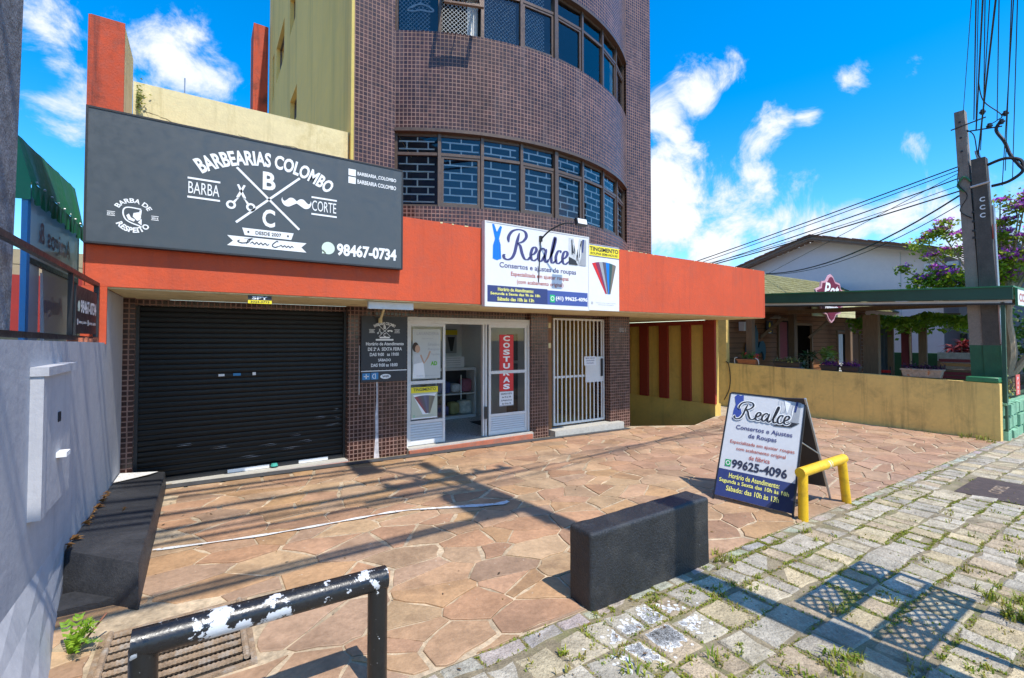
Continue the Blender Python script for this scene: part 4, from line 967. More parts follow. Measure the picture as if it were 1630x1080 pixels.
# round badge
bx, by = .35, .285
a.text('BARBA DE', bx, by + .13, .27, .045, WHITEP, 2, bold=.03, arc=.125); a.text('RESPEITO', bx, by - .168, .33, .055, WHITEP, 2, bold=.04, arc=.155, down=True)
a.text('ESTD', bx - .17, by - .008, .055, .018, WHITEP, 2, bold=.03); a.text('2016', bx + .17, by - .008, .055, .018, WHITEP, 2, bold=.03)
for x in (-.17, .17):
    for y in (-.02, .018): a.rect(bx + x - .03, by + y, bx + x + .03, by + y + .006, WHITEP, 2, 'emblem')
a.ribbon([(bx + .06, by + .075), (bx - .05, by + .08), (bx - .08, by + .03), (bx - .05, by - .05), (bx + .055, by - .095)], .012, WHITEP, 2, 'emblem', taper=False)
a.poly([(bx - .055, by + .0), (bx - .035, by + .02), (bx - .02, by - .015), (bx + .015, by - .035), (bx + .005, by - .055), (bx - .04, by - .04)][::-1], WHITEP, 2, 'emblem')
a.poly([(bx + .0, by + .03), (bx + .045, by + .045), (bx + .06, by + .0), (bx + .055, by - .03), (bx + .03, by - .045), (bx - .005, by - .005)][::-1], WHITEP, 2, 'emblem')
a.poly([(bx + .055, by - .03), (bx + .065, by - .02), (bx + .065, by - .085), (bx + .035, by - .06)], WHITEP, 2, 'emblem'); a.poly([(bx + .045, by + .06), (bx + .065, by + .07), (bx + .06, by + .01), (bx + .05, by + .02)][::-1], WHITEP, 2, 'emblem')
# handles and phone
for i, s_ in enumerate(('BARBEARIA_COLOMBO', 'BARBEARIA COLOMBO')):
    y = 1.115 - i * .098; a.rect(2.42, y - .012, 2.51, y + .07, WHITEP, 2, 'emblem'); a.text(s_, 2.53, y + .0, .50, .052, WHITEP, 2, bold=.02, align='l')
bubble(a, 2.19, .165, .075, LGREENP); a.text('98467-0734', 2.29, .085, .75, .155, WHITEP, 2, bold=.04, align='l')
a.done()

# tailor sign
def script_word(a, x, y, s, m, z, w=.085, calli=.72):
    """flowing script: R e a l c e"""
    st = [[(1.38, 1.95), (1.15, 1.2), (.95, .45), (.70, .02), (.35, -.15), (.05, -.08), (-.02, .12), (.12, .20)],
          [(.42, 1.15), (.40, 1.55), (.75, 2.02), (1.35, 2.22), (1.88, 2.12), (2.02, 1.75), (1.70, 1.35), (1.18, 1.15)],
          [(1.18, 1.15), (1.45, .98), (1.62, .45), (1.85, .06), (2.15, .02), (2.40, .25)],
          [(2.40, .36), (2.75, .52), (2.98, .82), (2.86, 1.04), (2.60, .90), (2.44, .45), (2.52, .08), (2.78, .0), (3.12, .24)],
          [(3.82, .86), (3.62, 1.03), (3.30, .78), (3.16, .34), (3.28, .02), (3.52, .10), (3.80, .55)], [(3.96, 1.02), (3.82, .50), (3.80, .12), (3.96, -.02), (4.22, .24)],
          [(4.22, .24), (4.60, .95), (4.86, 1.78), (4.82, 2.02), (4.66, 1.55), (4.44, .62), (4.46, .06), (4.64, .0), (4.92, .24)],
          [(5.42, .86), (5.34, 1.02), (5.10, .92), (4.90, .48), (4.96, .08), (5.18, -.01), (5.56, .26)],
          [(5.56, .36), (5.88, .52), (6.10, .82), (5.98, 1.04), (5.72, .90), (5.58, .45), (5.66, .08), (5.92, .0), (6.30, .28)]]
    for i, p in enumerate(st): a.ribbon([(x + (u) * s, y + v * s) for u, v in p], w, m, z, 'lettering', calli=calli if i else calli * .9)
def suit_print(a, x0, y0, x1, y1, z, pale=False):
    """black and white picture of a tailor's hands and jacket"""
    a.rect(x0, y0, x1, y1, LGREYP, z, 'picture_print'); r2 = random.Random(5); W, H = x1 - x0, y1 - y0
    for i in range(16):
        u = x0 + W * (.06 + .88 * r2.random()); v = y0 + H * r2.random() * .5; l = H * (.25 + .4 * r2.random()); w = W * .025 * (1 + r2.random() * 1.5); m = r2.choice([LGREYP, WHITEP, GREYP, WHITEP] if pale else [INKP, GREYP, INKP, WHITEP]); sk = W * (r2.random() - .5) * .2
        a.poly([(u, v), (u + w, v), (u + w + sk, min(y1, v + l)), (u + sk, min(y1, v + l))], m, z + 1 + .1 * i, 'picture_print')
    a.poly([(x0 + W * .62, y0), (x0 + W * .95, y0), (x0 + W * .98, y1), (x0 + W * .80, y1)], GREYP, z + 3, 'picture_print'); a.poly([(x0 + W * .25, y1), (x0 + W * .55, y1), (x0 + W * .42, y0 + H * .35)], WHITEP, z + 3, 'picture_print')
    a.poly([(x0, y0), (x0 + W * .5, y0), (x0 + W * .35, y0 + H * .18), (x0, y0 + H * .28)], GREYP if pale else INKP, z + 4, 'picture_print'); a.poly([(x0 + W * .72, y0 + H * .5), (x0 + W * .80, y0 + H * .5), (x0 + W * .86, y1), (x0 + W * .76, y1)], NAVY, z + 4, 'picture_print')
def trousers_print(a, x0, y0, x1, y1, z, dull=False):
    """a fan of trousers in seven colours"""
    W, H = x1 - x0, y1 - y0; cols = [REDP, mat('wine print', (.20, .03, .09), var=.03), GREYP, mat('slate print', (.09, .09, .13), var=.03), BLUEP, mat('pine print', (.03, .09, .09), var=.03), mat('taupe print', (.17, .145, .115), var=.03)]
    if dull: cols = [mat('dull print %d' % i, c, var=.03) for i, c in enumerate([(.30, .08, .08), (.16, .09, .11), (.12, .11, .12), (.14, .14, .20), (.12, .11, .14), (.20, .18, .12), (.17, .15, .11)])]
    b0, b1 = x0 + W * .55, x0 + W * .76
    for i, c in enumerate(cols):
        t0, t1 = i / 7, (i + 1.25) / 7; t1 = min(1, t1)
        a.poly([(b0 + (b1 - b0) * t0, y0), (b0 + (b1 - b0) * t1, y0), (x0 + W * t1, y1 - H * .3 * (.5 - t1) ** 2), (x0 + W * t0, y1 - H * .3 * (.5 - t0) ** 2)], c, z + i * .3, 'trousers_print')
        if not dull: a.poly([(b0 + (b1 - b0) * t1 - .004, y0), (b0 + (b1 - b0) * t1, y0), (x0 + W * t1, y1 - H * .1), (x0 + W * t1 - .008, y1 - H * .1)], INKP, z + i * .3 + .15, 'trousers_print')
RX0, RX1, RZ0, RZ1, RY = 3.456, 5.495, 2.30, 3.535, 5.90
t = board('tailor_sign', 'white tailoring shop sign with a blue dress and navy script lettering on the orange canopy', 'sign', RX0, RX1, RZ0, RZ1, RY, .085, BANNER, WHITEM)
a = Art((RX0, RY, RZ0), XR, ZU, t); W, H = RX1 - RX0, RZ1 - RZ0
a.rect(.03, .055, 1.15, .30, NAVY, 2, 'band_print'); a.rect(1.15, .055, 2.02, .285, mat('blue print band', (.05, .09, .30), var=.03), 2, 'band_print')
for i, s_ in enumerate(('Horário de Atendimento:', 'Segunda a Sexta das 9h às 18h', 'Sábado das 10h às 13h')): a.text(s_, .54, .222 - i * .073, (.66, .92, .68)[i], .055, YELT, 4, bold=.02)
a.rect(1.20, .095, 1.30, .215, GREENP, 4, 'emblem'); a.ring(1.25, .155, .038, .010, WHITEP, 5, n=16, name='emblem'); a.text('(41) 99625-4096', 1.32, .115, .69, .085, WHITEP, 4, bold=.03, align='l')
a.text('Consertos e ajustes de roupas', 1.0, .555, 1.52, .105, NAVY2, 2, bold=.012)
a.text('Especializada em ajustar roupas', 1.02, .445, 1.15, .085, REDTX, 2, bold=.012); a.text('(com acabamento original)', 1.02, .335, .93, .082, REDTX, 2, bold=.012)
script_word(a, .32, .74, .205, NAVY2, 3, .058)
# dress
dx, dz = .125, .70
a.poly([(dx - .005, dz), (dx + .07, dz - .02), (dx + .145, dz + .01), (dx + .135, dz + .22), (dx + .105, dz + .30), (dx + .035, dz + .30), (dx + .0, dz + .2)], BLUEP, 2, 'dress_print')
a.poly([(dx + .035, dz + .30), (dx + .105, dz + .30), (dx + .135, dz + .40), (dx + .005, dz + .42)], BLUEP, 2, 'dress_print')
a.poly([(dx + .005, dz + .42), (dx + .068, dz + .405), (dx + .02, dz + .52), (dx - .015, dz + .515)], BLUEP, 2, 'dress_print'); a.poly([(dx + .068, dz + .405), (dx + .135, dz + .40), (dx + .16, dz + .495), (dx + .125, dz + .505)], BLUEP, 2, 'dress_print')
for q in (.03, .07, .11): a.rect(dx + q, dz + .02, dx + q + .004, dz + .3, NAVY, 3, 'dress_print')
suit_print(a, 1.60, .745, 1.995, 1.19, 2)
a.done()
TX0, TX1, TZ0, TZ1 = 5.52, 6.275, 2.30, 3.455
t = board('dyeing_sign', 'tall white clothes dyeing sign with a yellow header and a fan of coloured trousers', 'sign', TX0, TX1, TZ0, TZ1, 5.93, .06, BANNER, None)
a = Art((TX0, 5.93, TZ0), XR, ZU, t)
a.rect(.0, .955, .755, 1.13, YELP, 2, 'band_print'); a.text('TINGIMENTO', .385, 1.035, .70, .075, INKP, 3, bold=.03); a.text('ROUPAS SEMI-NOVAS', .385, .975, .66, .04, INKP, 3, bold=.02)
for y in (.94, 1.14): a.rect(.0, y, .755, y + .008, NAVY2, 2, 'rule')
trousers_print(a, .09, .30, .67, .86, 2); a.ring(.085, .125, .022, .006, INKP, 2, n=12, name='emblem'); a.text('Tingimento de roupas e tecidos', .42, .125, .5, .018, GREYP, 2); a.text('tinturaria e lavanderia', .42, .095, .38, .016, GREYP, 2)
a.done()
# floodlight on an arm over the tailor sign
t = thing('sign_floodlight', 'small black floodlight on a bent arm above the white tailoring sign', 'floodlight', (4.62, 5.88, 3.55))
q = B(); q.tube([(4.42, 5.885, 2.70), (4.46, 5.88, 3.38)], .007, 6); q.tube(catmull([(4.46, 5.88, 3.38), (4.52, 5.74, 3.50), (4.66, 5.55, 3.60), (4.80, 5.48, 3.60)], 5), .013, 6); q.build('arm', BLACKM, t)
q = B(); q.box(4.44, 4.485, 5.865, 5.90, 3.35, 3.44); q.build('bracket', BLACKM, t)
q = B(); q.obox((4.76, 5.40, 3.55), (1, 0, 0), Vector((0, .25, .97)), Vector((0, -.97, .25)), .21, .11, .06); q.build('lamp_head', BLACKM, t); q = B(); q.obox((4.775, 5.346, 3.578), (1, 0, 0), Vector((0, .25, .97)), Vector((0, -.97, .25)), .18, .08, .008); q.build('lamp_glass', WHITEPL, t)
# alarm plates under the canopy
t = board('alarm_plate', 'small black and yellow alarm company plate under the canopy above the shutter', 'plate', .42, .66, 2.205, 2.295, 6.03, .01, INKP)
a = Art((.42, 6.03, 2.205), XR, ZU, t); a.rect(.0, .0, .24, .038, YELP, 2); a.text('SPY', .12, .046, .16, .036, WHITEP, 2, bold=.03); a.text('3024-0773', .12, .008, .19, .022, INKP, 3, bold=.02); a.done()
# opening hours board
t = board('hours_board', 'black barber opening hours board with white lettering on the tiled pier', 'sign', 2.01, 2.735, 1.325, 2.15, 7.165, .045, INKP)
a = Art((2.01, 7.165, 1.325), XR, ZU, t)
a.text('BARBEARIAS COLOMBO', .36, .695, .33, .045, WHITEP, 2, bold=.03, arc=.32); barber_logo(a, .36, .60, .22)
for q in (.16, .56): a.text('BARBA' if q < .3 else 'CORTE', q, .585, .075, .026, WHITEP, 2, bold=.02); a.rect(q - .045, .62, q + .045, .626, WHITEP, 2, 'rule'); a.rect(q - .045, .57, q + .045, .576, WHITEP, 2, 'rule')
a.rect(.28, .485, .44, .51, WHITEP, 2, 'ribbon_print'); a.rect(.22, .45, .50, .475, WHITEP, 2, 'ribbon_print')
for i, (s_, w) in enumerate((('Horário de Atendimento', .60), ('DE 2ª A  SEXTA FEIRA', .54), ('DAS 9:00   as 19:00', .46), ('SÁBADO', .20), ('DAS 9:00 as 18:00', .42))): a.text(s_, .37 - .01 * (i > 1), .375 - i * .083, w, .052, WHITEP, 2, bold=.022)
a.done()
t = board('service_board', 'small black plate with blue card logos below the barber opening hours board', 'sign', 2.01, 2.735, 1.135, 1.312, 7.17, .04, INKP)
a = Art((2.01, 7.17, 1.135), XR, ZU, t); a.rect(0, .165, .725, .178, WHITEP, 2, 'rule'); cb_ = mat('card blue print', (.05, .24, .48), var=.03)
a.rect(.02, .04, .14, .14, cb_, 2, 'emblem'); a.rect(.07, .055, .085, .125, WHITEP, 3, 'emblem'); a.rect(.04, .083, .115, .098, WHITEP, 3, 'emblem'); a.rect(.155, .04, .265, .145, cb_, 2, 'emblem'); a.ring(.21, .09, .04, .01, WHITEP, 3, 90, 270, 10, 'emblem'); a.rect(.215, .05, .225, .13, WHITEP, 3, 'emblem')
a.disc(.38, .08, .085, WHITEP, 2, 'emblem', ry=.038); a.text('WiFi', .38, .063, .11, .035, INKP, 3, bold=.03); a.done()
q = B(); q.box(1.99, 1.998, 7.205, 7.215, .95, 1.7); tag(q.build('cable_cover', WHITEM), 'thin white cable running down the tiles left of the barber opening hours board', 'cable')
# dried white drip on the pier
q = B(); zz = [1.13, .9, .6, .3, .05, -.07]; ww = [.012, .016, .022, .028, .034, .05]
for i in range(5): q.face([(2.27 - ww[i] + .01 * (i % 2), 7.2165, zz[i]), (2.27 + .01 * ((i + 1) % 2) - ww[i + 1], 7.2165, zz[i + 1]), (2.27 + ww[i + 1], 7.2165, zz[i + 1]), (2.27 + ww[i], 7.2165, zz[i])])
DRIP = mat('chalky drip', (.52, .49, .50), rough=.9, var=.4, vs=14); q.build('paint_drip', DRIP, bld)
q = B(); q.box(1.80, 2.42, 6.10, 6.16, 2.20, 2.294); tag(q.build('soffit_box', WHITEM), 'white box fixed under the canopy above the tiled pier', 'box')
q = B(); q.bar((2.28, 6.9, 2.29), (2.28, 7.1, 2.10), .03); q.cyl((2.28, 7.10, 2.05), .03, .07, 8); tag(q.build('camera_bracket', CREAM), 'small cream bracket above the barber opening hours board', 'bracket')
a = Art((7.34, 7.218, 1.85), XR, ZU, bld); a.text('801', .40, .10, .20, .10, GREYP, 1); a.done()

# posters in the shop front
t = board('laundry_poster', 'pale laundry poster with a woman in the upper pane of the shop front', 'poster', 2.885, 3.385, 1.135, 1.965, 7.299, .003, mat('poster paper', (.50, .52, .50), rough=.6, var=.04))
a = Art((2.885, 7.299, 1.135), XR, ZU, t, .0008)
a.text('LAVANDERIA', .27, .73, .40, .05, GREYP, 2); a.text('Peças de couro', .26, .66, .2, .025, GREYP, 2, shear=.2)
for i, s_ in enumerate(('Edredons', 'Roupas', '& Tapetes')): a.text(s_, .37, .55 - i * .085, .21, .05, GREYP, 2, shear=.2)
a.disc(.085, .50, .045, SKIN, 3, 'picture_print', ry=.065); a.disc(.05, .53, .055, mat('hair print', (.05, .03, .02), var=.05), 2, 'picture_print', ry=.08)
a.poly([(.03, .42), (.15, .40), (.17, .28), (.02, .25)][::-1], LGREYP, 3, 'picture_print'); a.poly([(.02, .25), (.19, .28), (.22, .02), (.0, .02)][::-1], WHITEP, 2, 'picture_print')
a.ribbon([(.14, .40), (.20, .26), (.27, .36), (.31, .46)], .03, SKIN, 4, 'picture_print', smooth=False, taper=False); a.text('AD', .38, .22, .12, .07, mat('leaf green print', (.13, .42, .03), var=.03), 3, bold=.05); a.text('Cuidamos sempre com carinho', .27, .04, .40, .022, GREYP, 2); a.done()
t = board('dyeing_poster', 'pale dyeing poster with a yellow strip in the lower pane of the shop front', 'poster', 2.865, 3.33, .475, 1.00, 7.299, .003, mat('poster paper 2', (.50, .52, .40), rough=.6, var=.04))
a = Art((2.865, 7.299, .475), XR, ZU, t, .0008); a.rect(-.005, .43, .475, .525, YELP, 2, 'band_print'); a.text('TINGIMENTO', .235, .46, .40, .05, INKP, 3, bold=.02); a.poly([(.03, .40), (.44, .41), (.30, .07), (.20, .07)][::-1], WHITEP, 2, 'picture_print'); trousers_print(a, .05, .085, .42, .385, 3, True); a.ring(.05, .05, .018, .006, GREENP, 2, n=10, name='emblem'); a.rect(.09, .045, .40, .052, GREYP, 2, 'lettering'); a.rect(0, 0, .465, .02, WHITEP, 2, 'rule'); a.done()
t = board('sewing_banner', 'red vertical banner with white sewing lettering behind the open shop door pane', 'banner', 4.575, 4.885, .83, 1.88, 7.299, .003, REDP)
a = Art((4.575, 7.299, .83), XR, ZU, t, .0008)
for i, c in enumerate('COSTURAS'): a.text(c, .155, .93 - i * .128, .15, .10, WHITEP, 2, bold=.045)
a.done()
t = board('sewing_hours_note', 'white paper with opening hours under the red sewing banner', 'notice', 4.575, 4.885, .555, .822, 7.299, .003, BANNER)
a = Art((4.575, 7.299, .555), XR, ZU, t, .0008)
for i, s_ in enumerate(('SEGUNDA A SEXTA', 'das 9h às 18h', 'SÁBADO', 'das 10h às 13h')): a.text(s_, .155, .21 - i * .06, .24 if i % 2 == 0 else .2, .032, INKP, 2, bold=.02)
a.rect(0, 0, .31, .015, GREYP, 2, 'rule'); a.done()
t = board('gate_notice', 'white paper notice taped on the lock plate of the barred gate', 'notice', 6.72, 7.06, 1.24, 1.43, 7.349, .003, BANNER)
a = Art((6.72, 7.349, 1.24), XR, ZU, t, .0008)
for i, s_ in enumerate(('favor manter', 'o portão fechado', 'obrigado')): a.text(s_, .17, .14 - i * .055, .27 - .03 * i, .032, NAVY2, 2, bold=.02)
a.done()
# furniture inside the shop
t = thing('display_shelf', 'low dark shelf full of clothes seen inside the tailor shop', 'shelf', (4.75, 9.6, 0))
q = B(); q.box(4.2, 5.2, 9.3, 9.8, .037, .10); q.box(4.2, 5.2, 9.3, 9.8, 1.10, 1.16); q.box(5.16, 5.2, 9.3, 9.8, .1, 1.10); q.box(4.2, 4.24, 9.3, 9.8, .1, 1.10); q.box(4.24, 5.16, 9.75, 9.8, .1, 1.10); q.box(4.24, 5.16, 9.32, 9.75, .56, .59); q.build('cabinet', WHITEM, t)
q = B(); q.box(4.24, 5.16, 9.70, 9.74, .1, 1.10); q.build('backing', INKP, t)
for i, (x, z_, w, h, c) in enumerate(((4.27, .11, .3, .22, (.12, .1, .2)), (4.6, .11, .22, .28, (.35, .3, .12)), (4.84, .11, .3, .3, (.6, .58, .5)), (4.27, .60, .34, .26, (.05, .07, .2)), (4.9, .60, .24, .3, (.3, .1, .14)), (4.64, .60, .22, .2, (.6, .6, .6)))):
    q = B(); q.box(x, x + w, 9.36, 9.62, z_, z_ + h); o = q.build('folded_clothes', mat('cloth %d' % i, c, var=.3, vs=12), t); bevel_obj(o, .06, 3)
q = B(); q.box(4.80, 4.82, 9.28, 9.295, .45, 1.0); q.build('price_strip', WHITEP, t)
t = board('shop_price_card', 'white card standing on top of the clothes shelf inside the tailor shop', 'card', 4.45, 4.95, 1.165, 1.40, 9.4, .01, BANNER)
a = Art((4.45, 9.4, 1.165), XR, ZU, t); [a.rect(.05, .05 + i * .05, .40, .06 + i * .05, GREYP, 2, 'lettering') for i in range(4)]; a.done()
t = board('wall_poster', 'dark poster with a yellow strip on the back wall inside the tailor shop', 'poster', 4.9, 5.25, 1.45, 2.05, 10.38, .01, GREYP)
a = Art((4.9, 10.38, 1.45), XR, ZU, t); a.rect(.03, .45, .37, .57, YELP, 2); a.poly([(.1, .4), (.3, .4), (.24, .05), (.18, .05)][::-1], INKP, 2); a.done()
q = B(); q.box(4.75, 5.38, 8.2, 8.75, .037, .05); tag(q.build('door_mat', mat('dark mat', (.03, .028, .026), rough=.95, bump=.5)), 'dark mat on the pale tiled floor inside the tailor shop', 'mat')
q = B(); q.box(5.28, 5.395, 7.9, 8.15, .04, 1.3); q.box(5.28, 5.395, 7.9, 8.15, 1.36, 1.9); tag(q.build('side_cabinet', INKP), 'tall dark narrow cabinet against the side wall inside the tailor shop beside the mat', 'cabinet')
# small bits on the shutter
for i, (x, z_, w, h, m) in enumerate(((.93, 1.30, .07, .03, WHITEP), (1.10, 1.30, .09, .035, mat('card blue print', None)), (1.33, 1.30, .04, .04, WHITEP))):
    q = B(); q.box(x - 1.0 + .25, x - 1.0 + .25 + w, 7.362, 7.366, z_, z_ + h); tag(q.build('card_sticker', m), 'small card payment sticker, %s of three in a row on the black shutter' % ('leftmost', 'middle', 'rightmost')[i], 'sticker', 'card stickers on the shutter')
q = B(); q.cyl((.86, 7.33, .02), .05, .035, 12, .035); tag(q.build('shutter_lock', mat('teal lock', (.05, .35, .28))), 'small green lock at the foot of the black roller shutter', 'lock')

# ------------------------------------------------------------------ left boundary, bench, things on the forecourt
t = thing('boundary_wall', 'pale grey rendered wall with a meter cupboard along the forecourt', 'wall', (-.9, 5, 0))
b = B()
plan = [(-.80, 7.22), (-.80, 5.8), (-.80, 4.55), (-.74, 4.0), (-.66, 3.5), (-.58, 2.9), (-.55, 2.4)]
for (x0, y0), (x1, y1) in zip(plan, plan[1:]):
    n = 5; ZS = (-.2, .0, .14, .28, .42, 1.77)
    for i in range(n):
        za, zb = ZS[i], ZS[i + 1]
        def q(x, y, z): k = max(0, min(1, z / .42)); xx = x * (1 - k) + (-.80) * k; return (xx, y, z if z < 1.76 else 1.765 + (6 - y) * .012)
        b.face([q(x0, y0, za), q(x0, y0, zb), q(x1, y1, zb), q(x1, y1, za)][::-1])
b.face([(-.80, 7.22, 1.75), (-.98, 7.22, 1.75), (-.98, 2.4, 1.808), (-.80, 2.4, 1.808)]); b.box(-.979, -.8005, 6.035, 7.225, 1.70, 2.298)
b.face([(-.98, 7.22, -.2), (-.98, 2.4, -.2), (-.98, 2.4, 1.808), (-.98, 7.22, 1.75)]); b.face([(-.55, 2.4, -.2), (-.98, 2.4, -.2), (-.98, 2.4, 1.808), (-.8, 2.4, 1.808)])
b.build('rendered_wall', GREYW, t)
MX = -.80
mb = B(); y0, y1, z0, z1 = 3.66, 4.36, .78, 1.59
mb.box(MX - .05, MX + .056, y0, y0 + .07, z0, z1); mb.box(MX - .05, MX + .078, y0 - .01, y1 + .01, z1, z1 + .05); mb.build('cupboard_frame', GREYW, t)
mb = B(); mb.box(MX - .05, MX + .048, y0 + .07, y1, z0, z1); mb.build('cupboard_door', GREYW, t)
mb = B(); mb.box(MX + .049, MX + .055, 4.02, 4.07, 1.28, 1.34); mb.build('keyhole_plate', PLAST, t)
mb = B(); mb.obox((MX + .047, 4.0, 1.06), (0, 1, 0), (0, 0, 1), (1, 0, 0), .10, .03, .05); mb.build('cupboard_handle', WHITEPL, t)
# dark coping paint left edge and top
t = thing('black_ledge', 'low black painted masonry ledge along the grey wall', 'ledge', (-.57, 5.6, 0))
P = [(-.80, 4.55), (-.34, 4.05), (-.36, 7.09), (-.80, 7.16)]
tz = [.30, .285, .19, .215]; b = B()
top = [(x, y, z) for (x, y), z in zip(P, tz)]; bot = [(-.80, 4.48, 0), (-.33, 3.98, 0), (-.345, 7.09, 0), (-.80, 7.16, 0)]
b.face(top)
for i in range(4): j = (i + 1) % 4; b.face([bot[i], bot[j], top[j], top[i]])
o = b.build('masonry', BLACKP, t); bevel_obj(o, .018, 2)
b = B(); b.face([(-.79, 6.62, .2405), (-.50, 6.85, .2295), (-.42, 7.02, .214), (-.79, 7.14, .222)]); b.build('white_paint_patch', PAINTL, t)
b = B(); b.box(-.78, -.36, 4.14, 4.40, 0, .05); b.build('footing', BLACKP, t)
# dead leaves along the ledge
for i, (x, y) in enumerate([(-.77, 4.72), (-.765, 5.1), (-.76, 5.25), (-.77, 5.45), (-.765, 5.62), (-.765, 5.8), (-.77, 5.95), (-.77, 6.1), (-.56, 5.35), (-.775, 4.55)]):
    b = B(); a = rnd.uniform(0, 6.28); l = rnd.uniform(.03, .055); z = .305 - (y - 4.55) * .035
    for k in range(3):
        aa = a + k * .7; d = Vector((math.cos(aa), math.sin(aa), 0)) * l; s_ = Vector((-d.y, d.x, 0)) * .35; c = Vector((x, y, z + .006 + .01 * k)); b.cur = (.30, .16, .05) if k % 2 else (.20, .10, .035); b.face([c - d, c + s_ + Vector((0, 0, .012)), c + d, c - s_ + Vector((0, 0, .015))])
    tag(b.build('dead_leaf', LEAF), 'dry brown leaf lying where the black ledge meets the grey wall', 'leaf', 'dry leaves on the black ledge')
# fern
t = thing('fern', 'small bright green fern growing at the foot of the grey wall', 'fern', (-.60, 3.62, 0))
b = B()
for i in range(15):
    a = R(-75 + i * 13 + rnd.uniform(-8, 8)); l = rnd.uniform(.09, .17); h = rnd.uniform(.05, .19)
    pts = [Vector((-.60, 3.62, .0)) + Vector((math.cos(a) * l * s_, math.sin(a) * l * s_, h * math.sin(s_ * 2.2))) for s_ in [j / 10 for j in range(11)]]
    for j in range(1, 10):
        d = (pts[j + 1] - pts[j]).normalized(); sd_ = d.cross(Vector((0, 0, 1))).normalized(); w = .026 * math.sin(.5 + j / 10 * 2.5)
        b.cur = rnd.choice([(.22, .38, .02), (.30, .46, .03), (.16, .32, .02)])
        for s_ in (1, -1): c = pts[j]; b.face([c, c + d * .012, c + sd_ * s_ * w + d * .022 + Vector((0, 0, .008)), c + sd_ * s_ * w * .9 + d * .008])
b.build('fronds', LEAF, t); b = B(); b.cur = None; b.tube(catmull([(-.60, 3.62, 0), (-.54, 3.66, .06), (-.46, 3.72, .15)], 4), .006, 5); b.build('stem', mat('reddish stem', (.22, .08, .04)), t)
# drain with reinforcing bars
t = thing('drain_grate', 'rusty drain grate welded from ridged steel bars in the flagstones', 'drain grate', ((GX0 + GX1) / 2, (GY0 + GY1) / 2, 0))
b = B()
for x0, x1, y0, y1 in ((GX0 - .0, GX1, GY0, GY0 + .001), (GX0, GX1, GY1 - .001, GY1), (GX0, GX0 + .001, GY0, GY1), (GX1 - .001, GX1, GY0, GY1)): b.box(x0, x1, y0, y1, -.4, -.012)
b.face([(GX0, GY0, -.3), (GX1, GY0, -.3), (GX1, GY1, -.3), (GX0, GY1, -.3)]); b.build('pit', PIT, t)
def rebar(a, c, r=.017):
    b = B(); a, c = Vector(a), Vector(c); n = int((c - a).length / .011); 
    b.tube([a + (c - a) * i / n for i in range(n + 1)], r, 7, rs=[r * (1.16 if i % 2 else .92) for i in range(n + 1)]); return b
for i in range(9): rebar((GX0 + .01, GY0 + .05 + i * .079, .004), (GX1 - .01, GY0 + .05 + i * .079 + rnd.uniform(-.006, .006), .002)).build('bar', RUST, t)
for x in (GX0 + .02, GX1 - .02): rebar((x, GY0 + .01, .022), (x, GY1 - .01, .020)).build('cross_bar', RUST, t)
b = B(); w = .03
for x0, x1, y0, y1 in ((GX0 - w, GX1 + w, GY0 - w, GY0 - .001), (GX0 - w, GX1 + w, GY1 + .001, GY1 + w), (GX0 - w, GX0 - .001, GY0, GY1), (GX1 + .001, GX1 + w, GY0, GY1)): b.box(x0, x1, y0, y1, -.03, .004)
b.build('frame', RUST, t)
# barriers
t = thing('pipe_barrier', 'black steel pipe barrier with chipped paint showing white', 'barrier', (.32, 2.45, 0))
b = B(); b.tube([(-.225, 2.45, .56), (.825, 2.45, .54)], .057, 20); o = b.build('rail', PIPEB, t, smooth=True)
for x in (-.185, .782):
    b = B(); b.tube([(x, 2.45, g(x) - .06), (x, 2.45, .54)], .050, 20); b.build('post', PIPEP, t, smooth=True)
t = thing('yellow_barrier', 'short yellow pipe barrier beside the folding sign', 'barrier', (5.8, 2.41, -.1))
b = B(); b.tube([(5.215, 2.41, .40), (6.255, 2.41, .405)], .052, 18); b.build('rail', PIPEY, t, smooth=True)
for x0, x1 in ((5.275, 5.275), (6.33, 6.205)):
    b = B(); b.tube([(x0, 2.41, g(x0) - .05), (x1, 2.41, .40)], .048, 18); b.build('post', PIPEY, t, smooth=True)
b = B(); b.tube([(5.80, 2.41, .40), (5.812, 2.41, .40)], .0545, 18); b.tube([(5.85, 2.41, .40), (5.856, 2.41, .40)], .0545, 18); b.build('white_tape', WHITEP, t)
b = B(); b.box(2.21, 3.55, 2.355, 2.585, -.10, .475); o = b.build('parking_block', BLACKB); rough_obj(o, .024, 26, .005, 9); tag(o, 'heavy black painted concrete block at the edge of the flagstones', 'block')
# white paint splashed over a few setts: many small spots that lie on the stone tops
def inside(p, x, y):
    c = False; n = len(p)
    for i in range(n):
        (xa, ya), (xb, yb) = p[i], p[i - 1]
        if (ya > y) != (yb > y) and x < (xb - xa) * (y - ya) / (yb - ya) + xa: c = not c
    return c
b = B(); r3 = random.Random(3)
for _ in range(1700):
    k = r3.random(); x = 2.36 + r3.gauss(0, .15) + (.12 if k < .3 else 0); y = 1.98 + r3.gauss(0, .075) + (.04 if k < .3 else 0); r_ = r3.uniform(.006, .026)
    for c in SETTS:
        if abs(c[0][0][0] - x) < .5 and inside(c[0], x, y):
            mx_, my_ = cenr(c[0]); z_ = c[1] + .0012
            pts = [(x + r_ * r3.uniform(.6, 1.3) * math.cos(6.283 * i / 7), y + r_ * r3.uniform(.6, 1.3) * math.sin(6.283 * i / 7)) for i in range(7)]
            if all(inside(c[0], mx_ + (px - mx_) * 1.18, my_ + (py - my_) * 1.18) for px, py in pts): b.face([(px, py, g(px) + z_ + c[3][0] * (px - mx_) + c[3][1] * (py - my_)) for px, py in pts])
            break
kind(b.build('paint_splash', PAINTL, pavement), 'stuff')
